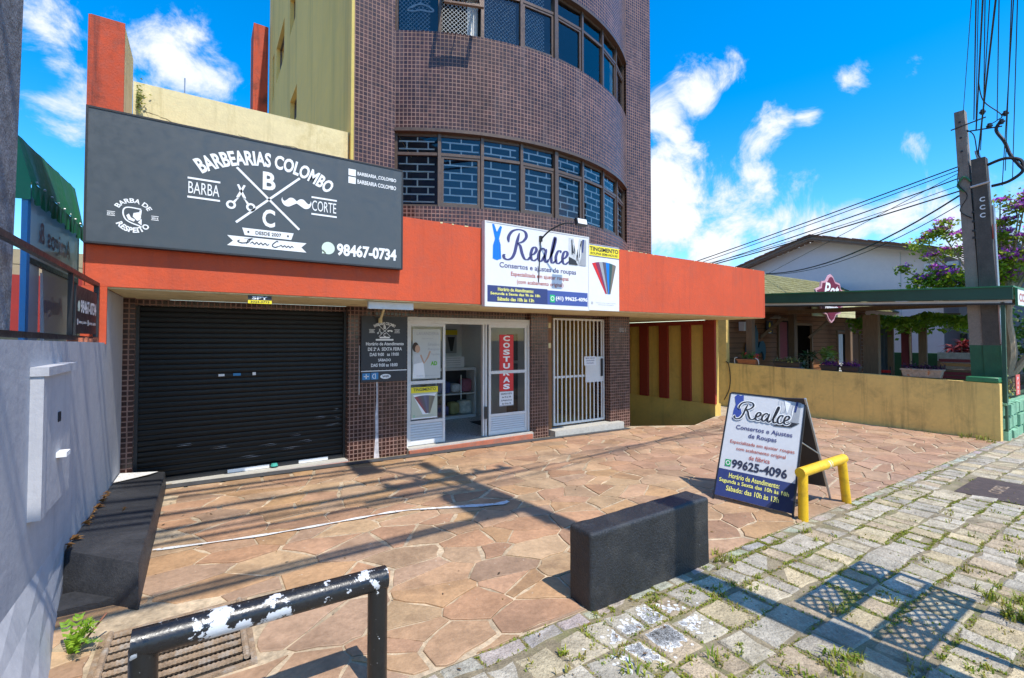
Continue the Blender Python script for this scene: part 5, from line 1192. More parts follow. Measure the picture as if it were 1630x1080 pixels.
b = B(); b.box(8.02, 9.13, 1.24, 1.86, g(8.5) - .02, g(8.5) + .012); o = b.build('manhole_cover', MANH); tag(o, 'flat brown rectangular iron cover set in the stone pavement', 'manhole cover')
o['label'] = 'flat brown rectangular iron cover set in the stone pavement'
a = Art((8.2, 1.42, g(8.5) + .012), (1, 0, 0), (0, 1, 0), o); a.text('COPEL', .38, .08, .5, .12, RUST, 1, bold=.02); a.done()

# folding A-board
t = thing('folding_sign', 'white and navy folding pavement sign of the tailoring shop with black legs', 'sign', (5.7, 2.95, -.1))
bc, tcn = Vector((5.165, 2.905, -.05)), Vector((5.665, 2.985, 1.10)); up = (tcn - bc); Hh = up.length; up.normalize()
rt = Vector((.20, -.76, 0)).normalized(); rt = (rt - up * rt.dot(up)).normalized(); nn = rt.cross(up); Wd = .80
O = bc - rt * Wd / 2
b = B(); b.obox(O - nn * .018, rt, up, nn, Wd, Hh, .016); b.build('front_panel', BOARDW, t)
b = B()
for x, w in ((-.018, .018), (Wd, .018)): b.obox(O + rt * x - nn * .022 - up * .07, rt, up, nn, w, Hh + .075, .026)
b.obox(O - nn * .022 + up * Hh, rt, up, nn, Wd, .018, .026); b.build('front_frame', BLACKM, t)
bb_, bt = Vector((6.19, 2.96, -.06)), Vector((5.695, 2.985, 1.10)); up2 = (bt - bb_); H2 = up2.length; up2.normalize(); rt2 = Vector((-.12, .99, 0)).normalized(); rt2 = (rt2 - up2 * rt2.dot(up2)).normalized(); n2 = rt2.cross(up2); O2 = bb_ - rt2 * Wd / 2
b = B(); b.obox(O2 - n2 * .016 + up2 * .1, rt2, up2, n2, Wd, H2 - .1, .012); b.build('back_panel', INKP, t)
for x in (-.018, Wd): b = B(); b.obox(O2 + rt2 * x - n2 * .02 - up2 * .06, rt2, up2, n2, .018, H2 + .06, .024); b.build('back_leg', STEEL, t)
b = B(); b.tube([O + rt * (Wd + .01) + up * Hh * .62, O2 + rt2 * (-.01) + up2 * H2 * .42], .007, 6); b.build('stay_bar', STEEL, t)
a = Art(O, rt, up, t)
a.rect(0, 0, Wd, .315, NAVY, 1, 'band_print'); a.poly([(Wd - .26, 0), (Wd, 0), (Wd, .315), (Wd - .04, .315)], mat('dark navy print', (.012, .018, .06), var=.03), 2, 'band_print')
for i, (s_, w) in enumerate((('Horário de Atendimento:', .53), ('Segunda a Sexta das 10h às 18h', .73), ('Sábado: das 10h às 13h', .55))): a.text(s_, .39, .225 - i * .075, w, .058, YELT, 3, bold=.015)
a.rect(.06, .355, .125, .435, mat('whatsapp green print', (.02, .30, .09), var=.03), 2, 'emblem'); a.ring(.0925, .395, .026, .008, WHITEP, 3, n=14, name='emblem'); a.text('99625-4096', .135, .345, .58, .105, mat('midnight lettering', (.02, .025, .055), var=.03), 2, bold=.03, align='l')
for i, (s_, w) in enumerate((('Especializada em ajustar roupas', .68), ('com acabamento original', .52), ('de fábrica', .22))): a.text(s_, .42, .625 - i * .075, w, .052, REDTX, 2, bold=.008)
a.text('Consertos e Ajustes', .42, .80, .60, .068, NAVY2, 2, bold=.015); a.text('de Roupas', .42, .715, .30, .068, NAVY2, 2, bold=.015)
suit_print(a, .54, .985, .775, 1.235, 1, True)
a.poly([(.52, .92), (.54, .99), (.775, .99), (.70, .93)][::-1], INKP, 4, 'picture_print'); a.disc(.57, .955, .03, mat('brown print', (.3, .12, .03), var=.05), 5, 'picture_print', ry=.02)
a.poly([(.06, .93), (.16, .93), (.155, 1.02), (.13, 1.11), (.16, 1.17), (.15, 1.25), (.115, 1.235), (.08, 1.25), (.05, 1.22), (.075, 1.12), (.06, 1.04)], mat('royal print', (.03, .06, .28), var=.03), 2, 'dress_print')
script_word(a, .085, .955, .096, WHITEP, 6, .042, .2); script_word(a, .085, .955, .096, INKP, 8, .022, .5)
a.done()

# ------------------------------------------------------------------ neighbour on the left
b = B(); b.prism([(1.2, 1.812), (4.07, 1.812), (4.17, 4.0), (4.30, 7.5), (1.2, 7.5)], (-1.6, 0, 0), (0, 1, 0), (0, 0, 1), (1, 0, 0), .615); b2 = b.build('rough_pillar', ROUGHG); tag(b2, 'tall dark rough rendered wall rising above the grey boundary wall', 'wall')
t = thing('neighbour_shop', 'cream and red neighbouring shop wall behind the green awning', 'building', (-3, 9.5, 0))
b = B()
for i in range(14): b.box(-7, -1.36, 9.3, 9.36 + .0, i * .22, i * .22 + .21)
b.build('boarded_wall', mat('beige boards', (.36, .29, .18), var=.1), t)
b = B(); b.box(-2.4, -1.45, 9.22, 9.28, 1.9, 2.7); b.build('red_door', mat('red door paint', (.30, .02, .015)), t)
b = B(); b.box(-7, -1.36, 9.4, 12, 0, 2.9); b.build('body', CREAM, t)
# green canvas awning
t = thing('green_awning', 'dark green canvas awning with scalloped valance beside the barber sign', 'awning', (-1.3, 6.9, 3))
b = B()
yA, yB = 5.83, 8.10; X0, X1 = -1.85, -1.30
prof = [(X1 - .10, 3.62), (X1, 3.21)]
n = 16
def aw(t_, k): y = yA + (yB - yA) * t_; s_ = .012 * math.sin(t_ * 23) + .008 * math.sin(t_ * 51); x, z = prof[k]; return (x + s_ * (.3 + k), y, z + .12 * t_ * (1 - k) + s_ * .3)
for i in range(n): b.face([aw(i / n, 1), aw((i + 1) / n, 1), aw((i + 1) / n, 0), aw(i / n, 0)])
b.face([(X0, yA, 3.21), (X1, yA, 3.21), (X1 - .10, yA, 3.62), (X0, yA, 3.60)]); b.face([(X0, yA, 3.60), (X1 - .1, yA, 3.62), (X1 - .1, yB, 3.74), (X0, yB, 3.72)])
b.build('canopy', GREENC, t, smooth=False)
b = B()
for i in range(40):
    ta, tb_ = i / 40, (i + 1) / 40; f = lambda q: .13 + .05 * abs(math.sin(q * 8 * math.pi)); y0, y1 = yA + (yB - yA) * ta, yA + (yB - yA) * tb_; w0, w1 = .012 * math.sin(i * 1.9), .012 * math.sin((i + 1) * 1.9)
    b.face([(X1 + .005 + w0, y0, 3.21 - f(ta)), (X1 + .005 + w1, y1, 3.21 - f(tb_)), (X1 + .003, y1, 3.22), (X1 + .003, y0, 3.22)])
b.face([(X0, yA - .004, 3.02), (X1, yA - .004, 3.05), (X1, yA - .004, 3.21), (X0, yA - .004, 3.21)]); b.build('valance', GREENC, t)
pr = None
for i in range(9):
    y = yA + .12 + i * .26
    if pr is None: q = B(); q.tube([(X1 + .004, y, 3.235), (X1 + .018, y, 3.235)], .011, 8); pr = q.build('rivet', STEEL, t); y_ = y
    else: o = pr.copy(); col.objects.link(o); o.parent = t; o.location = (0, y - y_, 0)
for z_ in (3.30, 3.42, 3.54): q = B(); q.tube([(X1 - .13, yA - .002, z_), (X1 - .13, yA - .016, z_)], .012, 8); q.build('rivet', STEEL, t)
# frosted panels below it
t = thing('frosted_screen', 'blue framed frosted panels standing behind the grey wall below the green awning', 'screen', (-1.34, 7, 1.8))
b = B(); b.box(-1.36, -1.32, 5.84, 5.93, 1.4, 3.15); b.build('blue_post', FRAMEBL, t)
b = B(); b.face([(-1.34, 5.94, 1.4), (-1.34, 6.32, 1.4), (-1.34, 6.32, 2.5), (-1.34, 5.94, 2.5)]); b.build('panel', GLASSF, t)
b = B(); b.face([(-1.34, 6.42, 1.4), (-1.34, 7.75, 1.4), (-1.34, 7.75, 2.5), (-1.34, 6.42, 2.5)]); b.build('panel', GLASSF, t)
b = B(); b.face([(-1.34, 5.94, 2.55), (-1.34, 7.95, 2.55), (-1.34, 7.95, 3.2), (-1.34, 5.94, 3.2)]); b.build('panel', GLASSF, t)
b = B(); b.face([(-1.32, 6.33, 1.5), (-1.30, 6.40, 1.5), (-1.33, 6.40, 2.45), (-1.34, 6.36, 2.45)]); b.build('white_strip', WHITEP, t)
b = B(); b.box(-1.37, -1.34, 7.96, 8.04, 1.4, 3.3); b.box(-1.36, -1.325, 5.94, 7.95, 2.5, 2.55); b.build('dark_frame', BLACKM, t)
a = Art((-1.335, 5.95, 1.45), (0, 1, 0), (0, 0, 1), t); FADE = mat('faded red print', (.36, .26, .29), var=.05)
a.text('Amigos', .88, .55, .85, .26, FADE, 1, mirror=True, bold=.02); a.text('Amigos &', .95, 1.22, 1.3, .28, FADE, 1, mirror=True, bold=.02); a.done()
# banner frame on top of the wall
t = thing('banner_frame', 'black steel frame standing on the grey wall with a black phone number banner', 'banner', (-.86, 5, 1.78))
b = B(); b.bar((-.86, 3.2, 2.335), (-.86, 5.985, 2.325), .036, .036); b.bar((-.86, 5.96, 1.79), (-.86, 5.96, 2.32), .04, .04); b.bar((-.86, 4.9, 1.80), (-.86, 4.9, 2.31), .03, .03); b.bar((-.86, 3.3, 1.83), (-.86, 5.94, 1.80), .035, .035); b.build('steel_frame', BLACKM, t)
b = B(); b.box(-.853, -.847, 5.02, 5.87, 1.845, 2.235); o = b.build('banner_sheet', INKP, t)
a = Art((-.846, 5.02, 1.845), (0, 1, 0), (0, 0, 1), t)
bubble(a, .09, .225, .045, LGREENP, 1); a.text('98467-0734', .16, .17, .66, .115, WHITEP, 1, bold=.03, align='l'); a.rect(.03, .07, .075, .12, LGREYP, 1, 'emblem'); a.text('barbearia_colombo', .09, .08, .31, .03, WHITEP, 1, align='l', bold=.02); a.rect(.44, .07, .485, .12, LGREYP, 1, 'emblem'); a.text('barbearia colombo', .50, .08, .31, .03, WHITEP, 1, align='l', bold=.02); a.done()
q = B(); 
for i in range(10): q.box(-.96 + rnd.uniform(0, .1), -.86 + rnd.uniform(0, .05), 5.1 + i * .085, 5.16 + i * .085, 1.77, 1.80 + rnd.uniform(0, .02))
kind(tag(q.build('rubble', SILLR), 'broken orange masonry crumbs on top of the grey wall', 'rubble'), 'stuff')

# ------------------------------------------------------------------ right boundary and the restaurant
t = thing('yellow_boundary_wall', 'low yellow plastered wall along the right edge of the flagstones', 'wall', (13.33, 5.4, -.24))
b = B(); pts = [(2.36, .90), (7.15, 1.04), (8.56, 1.09)]
for (y0, z0), (y1, z1) in zip(pts, pts[1:]):
    b.face([(13.26, y1, -.6), (13.26, y0, -.6), (13.26, y0, z0), (13.26, y1, z1)]); b.face([(13.44, y0, -.6), (13.44, y1, -.6), (13.44, y1, z1), (13.44, y0, z0)]); b.face([(13.26, y0, z0), (13.44, y0, z0), (13.44, y1, z1), (13.26, y1, z1)])
b.face([(13.26, 2.36, -.6), (13.44, 2.36, -.6), (13.44, 2.36, .90), (13.26, 2.36, .90)]); b.build('plastered_wall', WALLY, t, weld=True)
b = B(); b.box(13.27, 13.43, 8.18, 8.5, 1.085, 2.5); b.build('end_post', WALLY, t)
b = B(); b.tube(catmull([(13.27, 8.2, 1.12), (13.24, 8.1, 1.05), (13.245, 8.05, .7), (13.24, 8.08, .3), (13.245, 8.25, -.05)], 4), .012, 5); tag(b.build('hanging_cable', WIRE), 'thin dark cable hanging down the yellow wall near the garage fins', 'cable')

t = thing('restaurant', 'brown boarded restaurant with a mossy roof behind the yellow wall', 'building', (19, 8.3, 0))
b = B()
OP = [(16.62, 17.52, -.3, 2.45), (17.85, 18.95, .6, 2.3), (21.2, 23.25, -.3, 2.06)]
zz = -.4
while zz < 3.0:
    zt = zz + .16; xs = [13.44]
    for a_, c_, d_, e_ in OP:
        if zz + .08 < e_ and zz + .08 > d_: xs += [a_, c_]
    xs.append(25.0)
    for i in range(0, len(xs), 2):
        b.face([(xs[i], 8.30, zz), (xs[i + 1], 8.30, zz), (xs[i + 1], 8.335, zt - .012), (xs[i], 8.335, zt - .012)]); b.face([(xs[i], 8.335, zt), (xs[i + 1], 8.335, zt), (xs[i + 1], 8.30, zt), (xs[i], 8.30, zt)])
    zz = zt
b.build('board_siding', WOODB, t)
b = B(); b.box(13.44, 25, 8.9, 9.0, -.5, 3.0); b.build('dark_interior', mat('dark interior', (.012, .009, .007), rough=.95), t)
for a_, c_, d_, e_ in OP:
    b = B()
    for x0, x1, z0, z1 in ((a_ - .08, a_, d_, e_ + .08), (c_, c_ + .08, d_, e_ + .08), (a_, c_, e_, e_ + .08)): b.box(x0, x1, 8.26, 8.33, z0, z1)
    b.build('door_frame', WOODP, t)
b = B(); b.box(16.7, 17.4, 8.4, 8.44, 0, 2.4); b.build('red_door_leaf', WOODM, t)
b = B()
for i in range(4): b.box(21.25 + i * .14, 21.35 + i * .14, 8.34, 8.37, .2, 2.0)
b.build('light_curtain', CURTW, t)
# porch roof: overlapping mossy tiles
b = B()
for i in range(12):
    y0, z0 = 7.12 + i * .2, 2.90 + i * .117; y1, z1 = y0 + .24, z0 + .14
    for k in range(60):
        x0 = 13.44 + k * .24; w = rnd.uniform(-.012, .012); b.face([(x0, y0 + w, z0 + .025 + w), (x0 + .235, y0 + w, z0 + .025), (x0 + .235, y1, z1), (x0, y1, z1)]); b.face([(x0, y0 + w, z0 - .01), (x0 + .235, y0 + w, z0 - .01), (x0 + .235, y0 + w, z0 + .025), (x0, y0 + w, z0 + .025 + w)])
kind(b.build('roof_tiles', ROOFM, t), 'stuff')
b = B(); b.face([(13.44, 7.14, 2.88), (28, 7.14, 2.88), (28, 9.5, 4.26), (13.44, 9.5, 4.26)]); b.face([(13.44, 9.5, 4.26), (28, 9.5, 4.26), (28, 12, 2.9), (13.44, 12, 2.9)]); b.build('roof_deck', WOODP, t)
b = B(); b.box(13.5, 16.55, 7.16, 7.2, 2.60, 2.86); b.build('eave_board', WOODB, t)
b = B()
for i in range(3): b.box(16.1, 19.3, 6.99, 7.02 + .004 * i, 2.54 + i * .145, 2.675 + i * .145)
b.build('pale_fascia', mat('pale painted boards', (.55, .50, .26), rough=.85, var=.18, vs=5, bump=.5), t)
for x in (16.3, 13.75, 20.6):
    b = B(); b.box(x - .09, x + .09, 7.6, 7.78, -.4, 2.9); b.build('porch_post', WOODP, t)
for x in (15.4, 18.75):
    b = B(); b.bar((x, 8.28, 1.85), (x + .45, 7.75, 2.5), .09); b.build('bracket', WOODP, t)
t = thing('restaurant_sign', 'burgundy shaped restaurant sign with white lettering above the green beam', 'sign', (17.3, 6.95, 2.3))
S = [(-.28, .0), (-.10, -.14), (0, -.40), (.10, -.14), (.28, 0), (.62, .02), (.62, .32), (.95, .48), (.82, .75), (.95, 1.02), (.62, 1.18), (.62, 1.42), (.30, 1.46), (0, 1.72)]
S = [(0, -.42), (.16, -.30), (.30, -.06), (.62, .03), (.66, .30), (.98, .44), (.86, .72), (.98, .98), (.64, 1.12), (.60, 1.36), (.28, 1.42), (.12, 1.66), (0, 1.72)]
S = [(x * 1.12, z_ * .75) for x, z_ in S]; S = S + [(-x, z_) for x, z_ in S[-2:0:-1]]
b = B(); b.prism(S, (17.2, 6.95, 2.64), XR, ZU, (0, -1, 0), .05); b.build('pink_border', PINKL, t)
b = B(); b.prism([(x * .90, .49 + (z_ - .49) * .90) for x, z_ in S], (17.2, 6.899, 2.64), XR, ZU, (0, -1, 0), .012); b.build('panel', BURG, t)
a = Art((17.2, 6.886, 2.64), XR, ZU, t); a.text('Pet.', .02, .52, 1.15, .48, WHITEP, 1, shear=.35, bold=.02); a.text('Patisserie', 0, .12, .95, .15, WHITEP, 1, bold=.05); a.done()
# fleur-de-lis and small wall things
fl_ = [(0, 1.15), (.13, .88), (.12, .60), (.09, .42), (.16, .42), (.24, .60), (.42, .64), (.56, .52), (.60, .28), (.54, .05), (.46, .0), (.44, .18), (.34, .30), (.22, .22), (.12, .24), (.10, .12), (.16, -.05)]
fl_ = fl_ + [(-x, z_) for x, z_ in fl_[::-1] if x > 0]
b = B(); b.prism(fl_[::-1], (15.05, 8.27, 1.10), XR, ZU, (0, -1, 0), .04); tag(b.build('fleur_ornament', TEAL), 'large teal fleur-de-lis board on the brown boarded wall', 'ornament')
t = thing('wall_lamp', 'square white bulkhead lamp on the brown boards left of the fleur-de-lis', 'lamp', (14.25, 8.2, 2.2)); b = B(); b.box(14.15, 14.42, 8.12, 8.29, 2.06, 2.34); b.build('housing', WHITEM, t); b = B(); b.box(14.19, 14.38, 8.10, 8.119, 2.10, 2.30); b.build('diffuser', LGREYP, t)
b = B(); b.cyl((16.0, 8.05, 2.50), .22, .09, 14, .05); tag(b.build('dish_lamp', WHITEM), 'white dish shaped lamp under the restaurant eave', 'lamp')
t = board('menu_board', 'small black menu board with yellow print beside the restaurant door', 'sign', 15.72, 16.12, 1.98, 2.42, 8.24, .03, INKP); a = Art((15.72, 8.24, 1.98), XR, ZU, t); a.disc(.2, .28, .06, YELP, 2, 'print', ry=.10); a.rect(.10, .06, .3, .09, YELP, 2, 'lettering'); a.rect(.12, .02, .28, .04, WHITEP, 2, 'lettering'); a.done()

# pergola: green gutter beam, thin roof, posts
t = thing('pergola', 'green beamed lean-to roof over the restaurant terrace', 'pergola', (14.5, 4.6, .9))
def bz(y): return 2.60 + (y - 2.17) * .0485
b = B()
for (x0, x1, dz0, dz1) in ((13.38, 13.46, -.01, .24),):
    P4 = [(2.17, bz(2.17)), (7.3, bz(7.3))]
    (y0, z0), (y1, z1) = P4
    b.obox((x0, y0, z0 + dz0), (1, 0, 0), (0, 0, 1), Vector((0, y1 - y0, z1 - z0)).normalized(), x1 - x0, dz1 - dz0, math.hypot(y1 - y0, z1 - z0))
b.build('gutter_beam', GREENB, t)
b = B(); b.obox((13.35, 2.15, bz(2.15) + .232), (1, 0, 0), (0, 0, 1), Vector((0, 1, .0485)).normalized(), 3.4, .03, 5.2); b.build('roof_sheet', GREENB2, t)
b = B(); b.obox((13.47, 2.17, bz(2.17) - .115), (1, 0, 0), (0, 0, 1), Vector((0, 1, .0485)).normalized(), .05, .035, 5.1); b.build('lower_rail', BLACKM, t)
b = B(); b.obox((13.50, 2.2, bz(2.2) - .078), (1, 0, 0), (0, 0, 1), Vector((0, 1, .0485)).normalized(), .03, .06, 5.0); b.build('lit_underside_strip', WHITEPL, t)  # white strip added in place of the lit underside of the roof sheet
for y in (2.5, 3.35, 4.2, 5.05, 5.9, 6.75): b = B(); b.box(13.52, 16.7, y, y + .05, bz(y) + .06, bz(y) + .2); b.build('rafter', WOODP, t)
b = B(); b.box(14.9, 15.02, 2.2, 7.2, 2.56, 2.68); b.build('timber_beam', WOODP, t)
for x, y, w, m in ((14.98, 5.06, .17, WOODP), (17.0, 4.90, .11, WOODM), (17.0, 4.53, .09, WOODP), (17.0, 5.27, .07, WOODP)):
    b = B(); b.box(x - w / 2, x + w / 2, y - w, y + w, -.4, 2.45); b.build('post', m, t)
b = B(); b.box(13.50, 13.56, 2.30, 2.36, -.3, 2.55); b.build('steel_post', GREENB, t)
t = board('kerbside_sign', 'white sign with red lettering on the street end of the green roof', 'sign', 13.50, 15.6, 2.48, 2.80, 2.12, .03, HOUSEW2, GREENB2); a = Art((13.5, 2.12, 2.48), XR, ZU, t); a.text('COSTELARIA', 1.05, .07, 1.8, .18, REDTX, 2, bold=.03); a.done()

# vine on the pergola
b = B()
def leafquad(b, c, n, s_, tint):
    n = n.normalized(); x = n.cross(Vector((rnd.uniform(-1, 1), rnd.uniform(-1, 1), rnd.uniform(-1, 1)))).normalized(); y = n.cross(x); b.cur = tint
    b.face([c - x * s_ * .5, c - y * s_ * .32 + n * s_ * .08, c + x * s_ * .5, c + y * s_ * .32 + n * s_ * .08])
for _ in range(2600):
    y = rnd.uniform(3.2, 5.9); c = Vector((rnd.uniform(15.6, 17.6), y, 2.42 - abs(rnd.gauss(0, .17)) + .06 * math.sin(y * 5))); k = rnd.random()
    leafquad(b, c, Vector((rnd.uniform(-1, .6), rnd.uniform(-1, 1), rnd.uniform(.1, 1))), rnd.uniform(.10, .17), (.09 + .13 * k, .20 + .17 * k, .022))
t = thing('climbing_vine', 'dense green climbing vine hanging from the pergola timbers', 'vine', (16.5, 4.6, 2.4)); b.build('foliage', LEAF, t)
b = B(); b.tube(catmull([(16.9, 4.85, -.3), (16.95, 4.8, 1), (16.8, 4.75, 2), (16.6, 4.5, 2.45), (16.4, 3.6, 2.45)], 4), .025, 6); b.build('stem', BARK, t)

# planters on the wall
def spiky(b, c, n, l, tints, droop=.5, w=.012):
    for _ in range(n):
        a = rnd.uniform(0, 6.283); L_ = l * rnd.uniform(.6, 1.1); e = rnd.uniform(.25, 1.2); d = Vector((math.cos(a) * math.cos(e), math.sin(a) * math.cos(e), math.sin(e))); s_ = d.cross(Vector((0, 0, 1))).normalized() * w; b.cur = rnd.choice(tints)
        p = [c + d * L_ * q - Vector((0, 0, droop * L_ * q * q * .5)) for q in (0, .5, 1)]; b.face([p[0] - s_ * .6, p[0] + s_ * .6, p[1] + s_, p[1] - s_]); b.face([p[1] - s_, p[1] + s_, p[2]])
def trough(name, label, x0, x1, y0, y1, z0, z1, m, flare=.03):
    t = thing(name, label, 'planter', ((x0 + x1) / 2, (y0 + y1) / 2, z0)); b = B()
    lo = [(x0 + flare, y0 + flare, z0), (x1 - flare, y0 + flare, z0), (x1 - flare, y1 - flare, z0), (x0 + flare, y1 - flare, z0)]; hi = [(x0, y0, z1), (x1, y0, z1), (x1, y1, z1), (x0, y1, z1)]
    for i in range(4): j = (i + 1) % 4; b.face([lo[i], lo[j], hi[j], hi[i]])
    b.face(lo[::-1]); b.box(x0 - .012, x1 + .012, y0 - .012, y1 + .012, z1 - .03, z1 + .005); b.build('box', m, t); return t
t = trough('flower_basket', 'terracotta flower basket with red flowers on the yellow wall', 13.27, 13.43, 7.28, 7.85, 1.05, 1.20, TERRA)
b = B()
for _ in range(160): leafquad(b, Vector((13.35 + rnd.gauss(0, .05), 7.5 + rnd.gauss(0, .13), 1.24 + abs(rnd.gauss(0, .08)))), Vector((rnd.uniform(-1, 1), rnd.uniform(-1, 1), rnd.uniform(0, 1))), .05, rnd.choice([(.08, .22, .02), (.12, .30, .03), (.05, .14, .02)]))
b.build('foliage', LEAF, t); b = B()
for y, z_ in ((7.30, 1.32), (7.36, 1.28), (7.24, 1.34), (7.62, 1.36), (7.27, 1.27)):
    for _ in range(14): leafquad(b, Vector((13.33, y, z_)) + Vector((rnd.gauss(0, .012), rnd.gauss(0, .02), rnd.gauss(0, .018))), Vector((-1, rnd.uniform(-1, 1), rnd.uniform(-.3, 1))), .035, (.75, .06, .035))
b.build('flowers', PETAL, t)
b = B(); b.tube(catmull([(13.29, 7.2, 1.07), (13.28, 7.22, 1.20), (13.28, 7.30, 1.25)], 4), .012, 5); b.tube(catmull([(13.29, 7.93, 1.07), (13.28, 7.92, 1.22), (13.28, 7.84, 1.25)], 4), .012, 5); b.build('wire_handle', WHITEM, t)
t = trough('black_planter', 'black planter with pale spiky leaves on the yellow wall beside the flower basket', 13.27, 13.45, 6.10, 6.78, 1.03, 1.17, PLAST)
b = B()
for i in range(5): spiky(b, Vector((13.36, 6.2 + i * .13, 1.17)), 26, .30, [(.26, .28, .09), (.17, .22, .06), (.36, .32, .16)], .8)
b.build('foliage', LEAF, t); b = B(); b.box(13.265, 13.455, 6.06, 6.82, 1.015, 1.031); b.build('tray', mat('blue grey tray', (.13, .15, .2)), t)
for y0, y1, lab in ((5.22, 5.62, 'first dark planter of purple leaves on the yellow wall, left of its twin'), (4.76, 5.16, 'second dark planter of purple leaves on the yellow wall, right of its twin')):
    t = trough('purple_planter', lab, 13.28, 13.46, y0, y1, .985, 1.12, PLAST); t['group'] = 'purple planters on the yellow wall'; b = B()
    for _ in range(170): leafquad(b, Vector((13.37 + rnd.gauss(0, .05), rnd.uniform(y0, y1), 1.13 + abs(rnd.gauss(0, .05)))), Vector((rnd.uniform(-1, .2), rnd.uniform(-1, 1), rnd.uniform(0, 1))), .055, rnd.choice([(.16, .02, .14), (.10, .015, .09), (.24, .03, .2)]))
    b.build('foliage', LEAF, t)
t = trough('stone_trough', 'weathered stone trough of dark purple plants near the end of the yellow wall', 13.27, 13.50, 3.24, 3.94, .95, 1.13, mat('speckled stone', (.30, .25, .20), rough=.9, var=.35, vs=14, bump=.6, fleck=((.34, .15, .07), .58, 12)))
b = B()
for _ in range(320): leafquad(b, Vector((13.38 + rnd.gauss(0, .06), rnd.uniform(3.2, 3.95), 1.14 + abs(rnd.gauss(0, .05)))), Vector((rnd.uniform(-1, .2), rnd.uniform(-1, 1), rnd.uniform(0, 1))), .045, rnd.choice([(.05, .010, .035), (.03, .01, .022), (.09, .015, .06)]))
b.build('foliage', LEAF, t)
def potplant(name, label, c, n, l, tints, w, h=.3):
    t = thing(name, label, 'plant', c); b = B(); b.cyl((c[0], c[1], c[2]), .16, .3, 14, .2); b.build('pot', TERRA, t); b = B(); base = Vector(c) + Vector((0, 0, .3))
    for k in range(9):
        p = base + Vector((rnd.gauss(0, .08), rnd.gauss(0, .10), h * rnd.random() * 1.6)); b2_ = p
        for _ in range(n // 9):
            a = rnd.uniform(0, 6.28); e = rnd.uniform(-.4, .9); d = Vector((math.cos(a) * math.cos(e), math.sin(a) * math.cos(e), math.sin(e))); s_ = d.cross(Vector((0, 0, 1))).normalized() * w; L_ = l * rnd.uniform(.6, 1.1); b.cur = rnd.choice(tints); b.face([b2_, b2_ + d * L_ * .45 + s_ + Vector((0, 0, .01)), b2_ + d * L_ - Vector((0, 0, L_ * .25)), b2_ + d * L_ * .45 - s_])
    b.build('leaves', LEAF, t); b = B(); b.cyl(tuple(base), .012, h * 1.4, 6); b.build('stem', BARK, t)
potplant('leafy_plant', 'bright yellow green leafy pot plant behind the yellow wall below the restaurant sign', (14.2, 5.78, .55), 130, .30, [(.34, .44, .10), (.22, .34, .05), (.45, .50, .20)], .035, .42)
potplant('dark_leafy_plant', 'dark green pot plant with long leaves behind the spiky black planter', (14.3, 6.35, .5), 110, .40, [(.06, .13, .03), (.04, .10, .02), (.3, .36, .22)], .03, .5)
potplant('red_cordyline', 'red leaved cordyline plant in front of the far white house', (18.5, 4.05, 1.0), 120, .36, [(.20, .012, .014), (.13, .010, .014), (.32, .05, .05)], .035, .30)
# chair and bench of the terrace
t = thing('red_chair', 'small red folding chair on the terrace behind the purple planters', 'chair', (15.6, 5.0, .0)); b = B()
for y in (4.85, 5.2): b.bar((15.5, y, .1), (15.6, y, 1.05), .03); b.bar((15.75, y, .1), (15.5, y, .55), .03)
b.build('frame', BLACKM, t); b = B(); b.box(15.56, 15.60, 4.84, 5.21, .88, .95); b.box(15.55, 15.59, 4.84, 5.21, .74, .81); b.build('back_slats', REDP, t); b = B(); b.box(15.5, 15.85, 4.84, 5.21, .52, .55); b.build('seat', REDP, t)
t = thing('terrace_bench', 'maroon and natural wood bench standing against the green garden wall', 'bench', (17.1, 3.9, .3))
for z_, m in ((1.17, WOODM), (1.06, mat('natural wood', (.33, .17, .06), rough=.6, var=.2, vs=8)), (.82, WOODM), (.72, WOODM)): b = B(); b.box(17.0, 17.06, 3.4, 4.2, z_, z_ + .085); b.build('slat', m, t)
b = B(); b.box(17.0, 17.4, 3.4, 4.2, .92, .96); b.build('seat', WOODP, t); b = B(); b.box(16.98, 17.4, 4.16, 4.22, .3, 1.2); b.box(16.98, 17.4, 3.38, 3.44, .3, 1.2); b.build('leg', WOODP, t)
b = B(); b.box(17.5, 17.53, 3.3, 4.35, .95, 1.42); tag(b.build('framed_board', mat('worn white board', (.48, .46, .42), var=.3, vs=10)), 'worn white board leaning behind the maroon bench', 'board')
b = B(); b.box(18.0, 18.2, 3.3, 5.85, -.4, 1.38); b.box(18.0, 18.2, 5.85, 6.1, -.4, 1.62); tag(b.build('green_garden_wall', GREENWD), 'green painted garden wall behind the restaurant terrace', 'wall')
b = B()
for i in range(14): y = 5.32 + i * .045; b.box(17.2 - .025 * (i % 2), 17.23, y, y + .0449, -.3, 2.25)
tag(b.build('corrugated_screen', GREYCORR), 'blue grey corrugated metal screen beside the timber post', 'screen')

